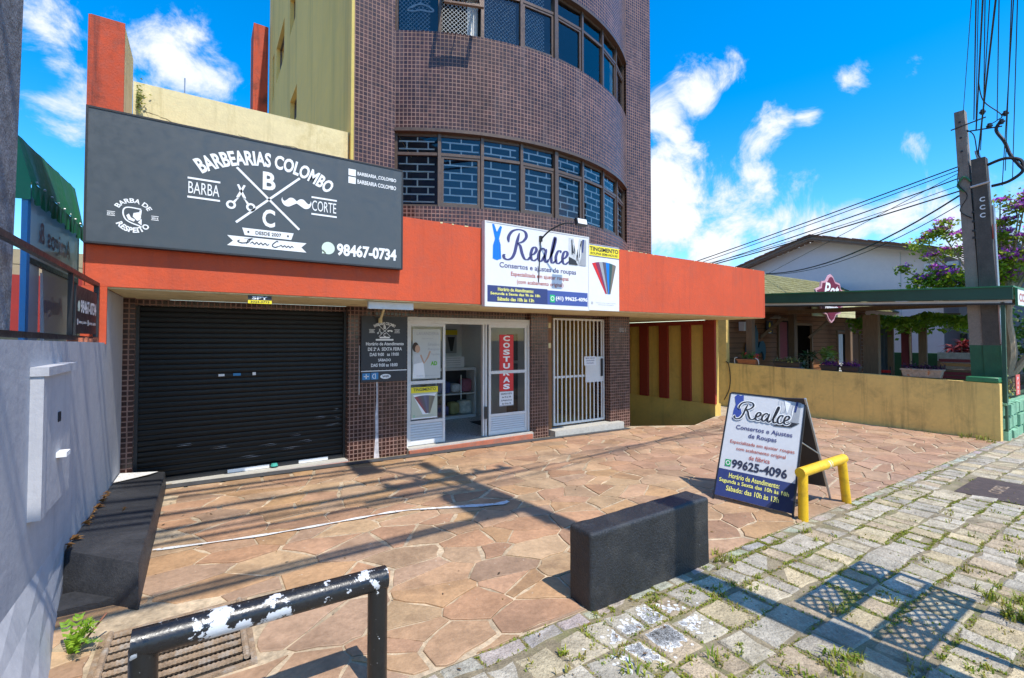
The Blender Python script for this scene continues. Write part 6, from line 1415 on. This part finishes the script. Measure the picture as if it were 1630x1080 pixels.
# far houses
t = thing('gabled_house', 'big pale lilac house with a low tiled gable roof behind the restaurant', 'house', (27, 10, 0))
b = B(); X = 24.0; prof = [(5.75, 5.12), (10.27, 6.42), (13.9, 5.40)]
b.face([(X, 13.9, -.6), (X, 5.75, -.6), (X, 5.75, 5.12), (X, 10.27, 6.42), (X, 13.9, 5.40)]); b.face([(X, 5.75, -.6), (X + 9, 5.75, -.6), (X + 9, 5.75, 5.12), (X, 5.75, 5.12)]); b.face([(X, 13.9, -.6), (X + 9, 13.9, -.6), (X + 9, 13.9, 5.4), (X, 13.9, 5.4)]); b.build('gable_wall', HOUSEW, t)
b = B(); b.box(X - .015, X - .001, 7.05, 7.075, 0, 5.4); b.build('wall_joint', LGREYP, t)
b = B()
ext = [(5.1, 5.05), (10.27, 6.55), (14.9, 5.20)]
for (y0, z0), (y1, z1) in zip(ext, ext[1:]): b.obox((X - .55, y0, z0 - .16), (1, 0, 0), (0, 0, 1), Vector((0, y1 - y0, z1 - z0)).normalized(), .06, .25, math.hypot(y1 - y0, z1 - z0))
b.build('barge_board', FASCIA, t)
b = B()
for (y0, z0), (y1, z1) in zip(ext, ext[1:]):
    n = 18
    for i in range(n):
        ya, za, yb, zb = y0 + (y1 - y0) * i / n, z0 + (z1 - z0) * i / n, y0 + (y1 - y0) * (i + 1) / n, z0 + (z1 - z0) * (i + 1) / n
        b.face([(X - .62, ya, za + .10 + .02 * (i % 2)), (X - .62, yb, zb + .13), (X + 10, yb, zb + .13), (X + 10, ya, za + .10)]); b.face([(X - .62, ya, za + .05), (X - .62, yb, zb + .05), (X - .62, yb, zb + .13), (X - .62, ya, za + .10)])
b.build('roof', ROOFR, t)
b = B(); b.face([(X - .6, 5.1, 5.0), (X, 5.1, 5.0), (X, 10.27, 6.45), (X - .6, 10.27, 6.45)]); b.face([(X - .6, 10.27, 6.45), (X, 10.27, 6.45), (X, 14.9, 5.1), (X - .6, 14.9, 5.1)]); b.build('eave_underside', FASCIA, t)
b = B(); b.box(23.6, 23.9, 5.2, 6.2, 3.3, 4.75); wo = b.build('white_oriel', HOUSEW2, t); b = B(); b.box(23.58, 23.599, 5.3, 5.85, 3.35, 4.6); b.build('dark_window', INKP, wo)
b = B(); 
for i in range(6): b.box(23.54, 23.56, 5.3 + i * .1, 5.32 + i * .1, 3.35, 4.4)
b.build('railing', BLACKM, wo)
t = thing('white_house', 'far white house with dark windows seen under the vine', 'house', (27, 6.5, 0))
FW = [(7.62, 7.93, 1.1, 2.05), (7.1, 7.42, 1.1, 2.05), (6.36, 6.65, 1.1, 2.02), (5.5, 6.24, 1.2, 2.02), (4.4, 5.1, 1.1, 2.0)]
b = B(); holes(b, 3.6, 9.5, -.5, 4.2, FW, lambda u, v: (26, u, v)); b.face([(26, 3.6, -.5), (32, 3.6, -.5), (32, 3.6, 4.2), (26, 3.6, 4.2)]); b.face([(26, 3.6, 4.2), (32, 3.6, 4.2), (32, 9.5, 4.2), (26, 9.5, 4.2)]); b.build('wall', HOUSEW2, t)
for a_, c_, d_, e_ in FW:
    b = B(); b.box(26.08, 26.1, a_, c_, d_, e_); wo = b.build('window', mat('grey shutter', (.09, .09, .10)), t); b = B(); w = .05
    for y0, y1, z0, z1 in ((a_ - w, c_ + w, d_ - w, d_), (a_ - w, c_ + w, e_, e_ + w), (a_ - w, a_, d_, e_), (c_, c_ + w, d_, e_)): b.box(25.97, 26.04, y0, y1, z0, z1)
    b.build('frame', WHITEM, wo)
b = B(); b.box(25.9, 25.95, 7.2, 7.4, 1.45, 1.8); tag(b.build('yellow_notice', YELP), 'small yellow notice in front of the far white house', 'notice')
t = thing('grey_annex', 'tall narrow grey gable behind the flowering tree carrying a burgundy sign', 'building', (24, 3.6, 0))
b = B(); b.prism([(3.28, -.6), (4.35, -.6), (4.35, 6.35), (3.28, 4.75)], (22, 0, 0), (0, 1, 0), (0, 0, 1), (1, 0, 0), 5); b.build('gable_wall', mat('blue grey cladding', (.17, .19, .22), rough=.8, var=.08), t)
t = thing('gable_sign', 'burgundy shaped sign on the tall grey gable behind the flowering tree', 'sign', (21.95, 3.8, 4.2))
b = B(); b.prism([(p[0] * .32, p[1] * 1.27) for p in S], (21.97, 3.80, 3.75), (0, -1, 0), (0, 0, 1), (-1, 0, 0), .04); b.build('pink_border', PINKL, t)
b = B(); b.prism([(p[0] * .29, .62 + (p[1] - .49) * 1.16) for p in S], (21.93, 3.80, 3.75), (0, -1, 0), (0, 0, 1), (-1, 0, 0), .01); b.build('panel', mat('faded burgundy', (.30, .09, .11)), t)
a = Art((21.915, 3.8, 3.75), (0, -1, 0), ZU, t); a.text('Pet.', 0, .55, .55, .5, WHITEP, 1, shear=.3); a.done()

# green painted rubble wall with mesh fence on the street line
t = thing('green_rubble_wall', 'pale green painted rubble stone wall beyond the end of the yellow wall', 'wall', (15, 2.5, -.25))
b = B(); x = 13.46
def gz(x): return .34 + .03 * (x - 13.5) if x < 14.0 else .50
rows_ = 3
for r_ in range(rows_):
    x = 13.46 + rnd.uniform(-.1, 0)
    while x < 24:
        w = rnd.uniform(.22, .42); z0 = -.32 + r_ * .27; z1 = z0 + .255; xa, xb = max(13.46, x + .01), x + w - .01; d = rnd.uniform(0, .05); y = 2.34 - d
        if xb - xa > .04:
            jj = lambda: rnd.uniform(-.02, .02); q0 = [(xa + .02, y, z0 + .02 + jj()), (xb - .02, y, z0 + .02 + jj()), (xb - .02, y, z1 - .02 + jj()), (xa + .02, y, z1 - .02 + jj())]; q1 = [(xa, 2.40, z0), (xb, 2.40, z0), (xb, 2.40, z1), (xa, 2.40, z1)]
            sb_ = B(); sb_.face(q0)
            for i in range(4): j = (i + 1) % 4; sb_.face([q1[i], q1[j], q0[j], q0[i]])
            sb_.build('stone', GREENW, t)
        x += w
b = B(); b.box(13.46, 24, 2.38, 2.75, -.5, .49); b.build('core', GREENW, t); b = B(); b.box(13.46, 13.75, 2.30, 2.80, .46, .50); b.build('ledge', GREENW, t)
t = thing('mesh_fence', 'black wire mesh fence on top of the green rubble wall', 'fence', (15.5, 2.45, .5)); b = B()
for i in range(60): x = 13.62 + i * .11; b.box(x, x + .012, 2.45, 2.46, .50, .98)
for z_ in (.52, .62, .72, .82, .95): b.box(13.6, 20.2, 2.461, 2.471, z_, z_ + .012)
b.build('mesh', BLACKM, t)
for x in (13.6, 16.8, 20.2): b = B(); b.box(x - .02, x + .02, 2.44, 2.48, .5, 1.0); b.build('post', BLACKM, t)
t = board('red_fence_sign', 'small red sign with white lettering tied to the mesh fence', 'sign', 15.05, 15.42, .55, 1.0, 2.42, .012, mat('coral sign', (.65, .12, .10))); a = Art((15.05, 2.42, .55), XR, ZU, t); [a.text('PARE'[i], .185, .33 - i * .10, .12, .07, WHITEP, 1) for i in range(4)]; a.done()
b = B()
for i in range(60): leafquad(b, Vector((14.55, 2.5, .75)) + Vector((rnd.gauss(0, .12), rnd.gauss(0, .06), rnd.gauss(0, .12))), Vector((rnd.uniform(-1, 1), -1, rnd.uniform(0, 1))), .06, rnd.choice([(.45, .40, .04), (.25, .32, .05), (.55, .5, .12)]))
tag(b.build('fence_plant', LEAF), 'yellowish plant poking through the mesh fence', 'plant')
b = B(); b.box(13.28, 13.56, 2.37, 2.86, .915, 1.02); o = b.build('wall_capstone', GREENB2); bevel_obj(o, .012, 1); tag(o, 'green painted masonry cap on the street end of the yellow wall', 'cap')
# dark hedge behind the tree
t = thing('dark_hedge', 'dark green bush behind the flowering tree at the edge of the view', 'bush', (20, 2.4, 0)); b = B()
for _ in range(2200): leafquad(b, Vector((19.6 + rnd.gauss(0, .5), 2.3 + rnd.gauss(0, .55), 1.6 + rnd.gauss(0, .65))), Vector((rnd.uniform(-1, .3), rnd.uniform(-1, .6), rnd.uniform(-.2, 1))), rnd.uniform(.12, .2), (.03 + .05 * rnd.random(), .10 + .08 * rnd.random(), .02))
b.build('foliage', LEAF, t); b = B(); b.cyl((19.8, 2.3, -.3), .08, 1.8, 7); b.build('stem', BARK, t)

# flowering tree
t = thing('flowering_tree', 'small flowering tree with thin pale branches and purple blossom behind the concrete poles', 'tree', (17.0, 2.75, -.2))
b = B(); P0 = Vector((17.1, 2.85, -.2)); limbs = []
def limb(pts, r0, r1):
    p = catmull(pts, 5); n = len(p); b.tube(p, r0, 8, rs=[r0 + (r1 - r0) * i / (n - 1) for i in range(n)]); return [Vector(q) for q in p]
limb([P0, (17.1, 2.87, .8), (17.05, 2.80, 1.5), (17.0, 2.86, 2.3), (17.0, 2.82, 2.8)], .12, .085)
limb([(17.1, 2.82, .9), (17.1, 2.45, 1.6), (17.1, 2.35, 2.4), (17.1, 2.2, 3.2), (17.1, 1.9, 4.0)], .085, .04)
ends = []
for tgt in [(16.8, 3.6, 3.5), (16.9, 4.3, 4.05), (16.7, 4.0, 4.7), (17.0, 3.3, 4.6), (16.9, 4.6, 3.5), (17.0, 4.7, 3.15), (17.0, 3.9, 3.25), (17.2, 2.9, 4.8), (17.0, 2.5, 5.2), (17.1, 2.2, 4.8), (16.9, 2.65, 4.3), (17.2, 1.8, 5.1), (17.0, 1.6, 4.5), (17.0, 3.2, 3.9), (17.1, 2.95, 5.3), (17.1, 2.1, 5.5), (16.9, 1.4, 5.0), (17.2, 1.2, 4.6), (16.9, 2.35, 5.35), (17.0, 1.9, 5.35), (17.0, 2.6, 5.0), (17.1, 1.6, 5.4), (16.9, 2.0, 4.4), (16.9, 4.5, 4.5), (16.8, 4.2, 3.7), (16.9, 4.9, 3.8)]:
    T = Vector(tgt); s0_ = Vector((17.0, 2.82, 2.6)); md = s0_.lerp(T, .5) + Vector((0, rnd.uniform(-.1, .1), -.12)); p = limb([s0_, s0_.lerp(md, .5) + Vector((0, 0, .08)), md, T], .05, .012); ends.append(T)
    for _ in range(3):
        q = p[rnd.randint(len(p) // 2, len(p) - 1)]; e = q + Vector((rnd.uniform(-.35, .35), rnd.uniform(-.38, .38), rnd.uniform(.0, .38))); limb([q, q.lerp(e, .5) + Vector((0, 0, .03)), e], .012, .004); ends.append(e)
b.build('trunk', BARK, t)
b = B(); fb_ = B()
for e in ends:
    rr = rnd.uniform(.13, .24)
    for _ in range(rnd.randint(60, 105) if e.y > 2.75 else rnd.randint(34, 60)):
        c = e + Vector((rnd.gauss(0, rr * .7), rnd.gauss(0, rr * .75), rnd.gauss(0, rr * .42))); k = rnd.random()
        leafquad(b, c, Vector((rnd.uniform(-1, .6), rnd.uniform(-1, 1), rnd.uniform(0, 1.2))), rnd.uniform(.075, .14), (.20 + .26 * k * k, .26 + .20 * k, .02))
    if rnd.random() < (.7 if e.y > 2.8 else .95) and e.z > 3.2:
        for _ in range(rnd.randint(30, 70)): leafquad(fb_, e + Vector((rnd.gauss(0, .06), rnd.gauss(0, .09), abs(rnd.gauss(0, .05)) + .06)), Vector((rnd.uniform(-1, .5), rnd.uniform(-1, 1), rnd.uniform(0, 1))), rnd.uniform(.07, .12), rnd.choice([(.66, .10, .66), (.78, .20, .74), (.55, .07, .62)]))
b.build('crown', LEAF, t); fb_.build('blossom', PETAL, t)

# ------------------------------------------------------------------ poles and wires
t = thing('concrete_pole', 'taller of two adjoining weathered concrete poles, square and leaning, left of the round topped one', 'pole', (13.86, 2.8, -.3), 'concrete poles at the end of the yellow wall')
def taper(b, c0, c1, wx0, wy0, wx1, wy1):
    lo = [(c0[0] + sx * wx0 / 2, c0[1] + sy * wy0 / 2, c0[2]) for sx, sy in ((-1, -1), (1, -1), (1, 1), (-1, 1))]; hi = [(c1[0] + sx * wx1 / 2, c1[1] + sy * wy1 / 2, c1[2]) for sx, sy in ((-1, -1), (1, -1), (1, 1), (-1, 1))]
    for i in range(4): j = (i + 1) % 4; b.face([lo[i], lo[j], hi[j], hi[i]])
    b.face(hi); b.face(lo[::-1])
def yA_(z): return 2.752 + (z - 1) * .0375
def yB_(z): return 2.515 + (z - 1) * .036
GP = mat('green painted concrete', (.03, .115, .055), rough=.7, var=.2, vs=5, bump=.4)
b = B(); taper(b, (13.86, yA_(1.67), 1.67), (13.86, yA_(6.80), 6.80), .24, .215, .2, .165); b.build('shaft', CONC, t)
b = B(); taper(b, (13.86, yA_(-.3), -.3), (13.86, yA_(1.668), 1.668), .27, .235, .245, .22); b.build('painted_base', GP, t)
b = B()
for z_ in (6.55, 6.2, 5.9): b.cyl((13.755, yA_(z_), z_), .022, .006, 8, axis=(-1, 0, 0))
b.build('bolt_hole', INKP, t)
b = B(); b.tube([(13.74, yA_(6.4) + .15, 6.42), (13.8, yA_(6.5) - .40, 6.52)], .014, 6); b.tube([(13.86, yA_(6.3), 6.35), (13.86, yA_(6.3) - .62, 6.25)], .014, 6); b.build('cross_rod', BLACKM, t)
for y_, z_ in ((2.62, 6.62), (2.52, 6.28), (2.34, 6.30), (2.28, 6.45)): b = B(); b.cyl((13.86, y_, z_), .035, .10, 8); b.cyl((13.86, y_, z_ + .03), .055, .03, 8); b.build('insulator', BLACKM, t)
b = B(); b.tube(catmull([(13.74, yA_(5.2) - .1, 5.2), (13.72, yA_(5.2), 5.32), (13.72, yA_(5.2) + .1, 5.15), (13.73, yA_(5), 5.0)], 5), .02, 6); b.build('green_cable_tie', GREENB2, t)
t = thing('concrete_pole', 'shorter dark concrete pole with white marks, right of the taller square one', 'pole', (13.86, 2.5, -.3), 'concrete poles at the end of the yellow wall')
b = B(); taper(b, (13.84, yB_(1.67), 1.67), (13.84, yB_(5.66), 5.66), .27, .265, .22, .22); b.build('shaft', CONCD, t)
b = B(); taper(b, (13.84, yB_(-.3), -.3), (13.84, yB_(1.668), 1.668), .28, .275, .275, .27); b.build('painted_base', GP, t)
b = B(); b.tube([(13.71, yB_(5.1) + .14, 5.06), (13.71, yB_(5.1) - .16, 5.10)], .025, 6); b.tube([(13.84, yB_(5.66), 5.66), (13.84, yB_(5.66) + .04, 5.86)], .035, 6); b.build('clamp_band', STEEL, t)
a = Art((13.715, yB_(4.7) + .1, 4.3), (0, -1, 0), ZU, t)
for i in range(3): a.text('C', .12, .07 + i * .17, .085, .10, WHITEP, 2, bold=.03)
a.done()
b = B()
for z_ in (3.95, 4.1, 4.3, 4.5): b.box(13.74, 13.95, 2.69, 2.80, z_, z_ + .045)
b.build('spacer_clamp', BLACKM, t)
b = B(); b.box(13.72, 13.8, 2.44, 2.49, 3.9, 4.2); b.build('red_tag', ORANGE2, t)
b = B(); b.tube([(13.72, 2.40, 1.7), (13.74, 2.47, 4.6)], .025, 7); b.build('conduit', STEEL, t)

def wire(pts, r, lab, grp, sag=0.0, n=14, cat_='cable'):
    p = []
    for q in range(len(pts) - 1):
        A, C = Vector(pts[q]), Vector(pts[q + 1])
        for i in range(n if q < len(pts) - 2 else n + 1):
            s_ = i / n; v = A.lerp(C, s_); v.z -= sag * 4 * s_ * (1 - s_); p.append(v)
    b = B(); b.tube(p, r, 5); o = b.build('overhead_cable', WIRE); return tag(o, lab, cat_, grp)
OP_ = Vector((3.55, -.35, 0))
# run from the poles in view over the camera to the street pole, and on along the street
runs = [(.198, 6.72, 2.92, .009), (.193, 6.55, 2.75, .016), (.1905, 6.5, 2.72, .010), (.1855, 6.3, 2.72, .020), (.183, 6.6, 2.6, .012), (.178, 5.85, 2.66, .012), (.1715, 5.75, 2.7, .022), (.168, 6.4, 2.4, .012), (.155, 5.3, 2.3, .012), (.153, 5.0, 2.35, .012), (.149, 5.1, 2.2, .011)]
ORD = ['first', 'second', 'third', 'fourth', 'fifth', 'sixth', 'seventh', 'eighth', 'ninth', 'tenth', 'last']
for i, (dy, z0, y0, r) in enumerate(runs):
    A = Vector((13.84, y0, z0)); dz = .5335 + (dy - .1978) * .62; q = Vector((10, 10 * dy, 1.8 + 10 * dz)); d = (q - A) / (A.x - q.x); e = q + d * (10 - 3.55)
    far = Vector((-30, e.y - .4 + (i % 3) * .5, e.z + .3))
    wire([A, e, far], r * .62, '%s black overhead cable from the left above the concrete poles' % ORD[i], 'overhead cables above the poles', sag=.0, n=14)
# heavy telephone bundles strung along the street on the pole's house side
for i, (y, z, r) in enumerate(((-.15, 7.3, .04), (.1, 7.0, .03), (.5, 8.6, .05), (.75, 8.9, .04), (.25, 8.3, .035), (1.15, 9.1, .03), (1.2, 9.3, .045))):
    wire([(3.5, y, z), (-30, y + .3 * (i - 2), z + .2)], r, 'thick cable bundle strung along the street, seen only by its shadow', 'cable bundles along the street', sag=.35, n=20)
serv = [((13.80, 2.98, 5.60), (13.06, 9.0, 4.28), .014, .02, 'topmost'), ((13.80, 2.98, 5.52), (13.10, 9.0, 4.20), .010, .03, 'second highest'), ((13.80, 2.98, 5.34), (13.2, 9.0, 4.10), .014, .05, 'third highest'), ((13.80, 2.98, 5.18), (13.3, 9.0, 4.18), .008, .10, 'thin fourth highest'), ((13.80, 3.0, 5.05), (12.6, 9.0, 3.92), .016, .05, 'fifth highest'), ((13.80, 3.0, 5.45), (17.9, 9.4, 4.25), .008, .0, 'thin steeply crossing'), ((13.80, 3.0, 4.95), (17.2, 9.0, 4.20), .019, .42, 'thick sagging'), ((13.80, 3.0, 4.75), (17.2, 9.0, 4.17), .010, .40, 'thin sagging lowest')]
for a_, c_, r, s_, nm in serv: wire([a_, c_], r, '%s service cable running from the tall concrete pole to the buildings' % nm, 'service cables left of the poles', sag=s_)
b = B(); b.tube(catmull([(13.86, 2.34, 6.38), (13.86, 2.42, 6.2), (13.86, 2.30, 5.9), (13.84, 2.22, 5.6), (13.80, 2.10, 5.35), (13.80, 2.05, 5.2), (13.80, 2.25, 5.05), (13.80, 2.5, 5.02)], 6), .03, 7); b.tube(catmull([(13.84, 2.56, 5.5), (13.82, 2.3, 5.55), (13.82, 2.08, 5.45), (13.80, 2.03, 5.22)], 6), .03, 7); tag(b.build('cable_loop', WIRE), 'thick black cable looping round the top of the shorter concrete pole', 'cable')
b = B(); b.tube(catmull([(13.86, 2.52, 6.35), (13.9, 2.4, 6.42), (13.86, 2.34, 6.5), (13.86, 2.6, 6.9), (13.5, 2.6, 7.2)], 5), .010, 6); b.tube(catmull([(13.86, 2.9, 6.4), (13.8, 2.75, 6.2), (13.8, 2.7, 5.8), (13.8, 2.6, 5.5)], 5), .010, 6); b.tube(catmull([(13.72, 2.98, 5.55), (13.7, 3.0, 5.2), (13.72, 2.86, 4.9), (13.72, 2.98, 4.6), (13.74, 2.8, 4.4)], 5), .008, 6); tag(b.build('jumper_cable', WIRE), 'tangle of thin jumper cables around the top of the concrete poles', 'cable')

# street pole with transformer beside the photographer; its shadow falls over the flagstones
t = thing('street_pole', 'concrete street pole with a transformer beside the pavement, seen only by its shadow', 'pole', (3.55, -.35, -.1))
b = B(); b.cyl((3.55, -.35, -.1), .15, 11.6, 14, .10); b.build('shaft', CONC, t, smooth=True)
b = B(); b.cyl((3.20, -.38, 8.0), .27, .95, 16); b.box(2.95, 3.45, -.44, -.32, 8.95, 9.02); b.build('transformer', STEEL, t, smooth=True)
b = B(); b.box(2.6, 4.5, -.5, -.42, 10.3, 10.42); b.box(3.5, 3.6, -1.4, .9, 8.6, 8.7); b.box(2.2, 3.5, -.42, -.36, 9.55, 9.62); b.build('cross_arm', WOODP, t)
for x in (2.7, 3.1, 4.0, 4.4): b = B(); b.cyl((x, -.46, 10.42), .06, .22, 8); b.build('insulator', TERRA, t)
for y in (-1.3, -.8, .3, .8): b = B(); b.cyl((3.55, y, 8.7), .05, .16, 8); b.build('insulator', TERRA, t)
b = B(); b.tube(catmull([(3.5, -.3, 7.6), (3.3, .3, 8.1), (3.0, 1.0, 8.3), (2.7, 1.6, 8.32)], 5), .03, 8); b.obox((2.35, 1.45, 8.27), (1, 0, 0), (0, 1, 0), (0, 0, 1), .35, .7, .1); b.build('lamp_arm', STEEL, t)
t = thing('waste_basket', 'raised steel mesh waste basket on two posts at the kerb, seen only by its shadow', 'waste basket', (4.3, .3, -.1))
b = B(); X0, X1, Y0, Y1, Z0, Z1 = 3.68, 4.80, .06, .50, 1.5, 1.92; s_ = .11
def face_mesh(o, u, v, W, H):
    o, u, v = Vector(o), Vector(u), Vector(v); n = u.cross(v); c = -H
    for sx in (0, 1):
        c = -H
        while c < W:
            ta, tb_ = max(0, -c), min(H, W - c)
            if tb_ - ta > .02:
                f = lambda q: o + u * ((c + q) if sx == 0 else W - (c + q)) + v * q
                b.bar(f(ta), f(tb_), .024, .008, up=n)
            c += s_
    for a_, c_ in (((0, 0), (W, 0)), ((W, 0), (W, H)), ((W, H), (0, H)), ((0, H), (0, 0))): b.bar(o + u * a_[0] + v * a_[1], o + u * c_[0] + v * c_[1], .025)
face_mesh((X0, Y0, Z0), XR, ZU, X1 - X0, Z1 - Z0); face_mesh((X0, Y1, Z0), XR, ZU, X1 - X0, Z1 - Z0); face_mesh((X0, Y0, Z0), (0, 1, 0), ZU, Y1 - Y0, Z1 - Z0); face_mesh((X1, Y0, Z0), (0, 1, 0), ZU, Y1 - Y0, Z1 - Z0)
b.build('mesh', STEEL, t)
for x in (3.95, 4.6): q = B(); q.tube([(x, .28, -.1), (x, .28, 1.5)], .03, 8); q.build('post', STEEL, t)
q = B(); q.tube([(4.46, .36, 1.66), (4.46, .36, 1.82), (4.46, .36, 1.97)], .2, 12, rs=[.18, .22, .15]); tag(q.build('rubbish_bag', BLACKM, smooth=True), 'tied rubbish bag inside the mesh waste basket at the kerb', 'bag')
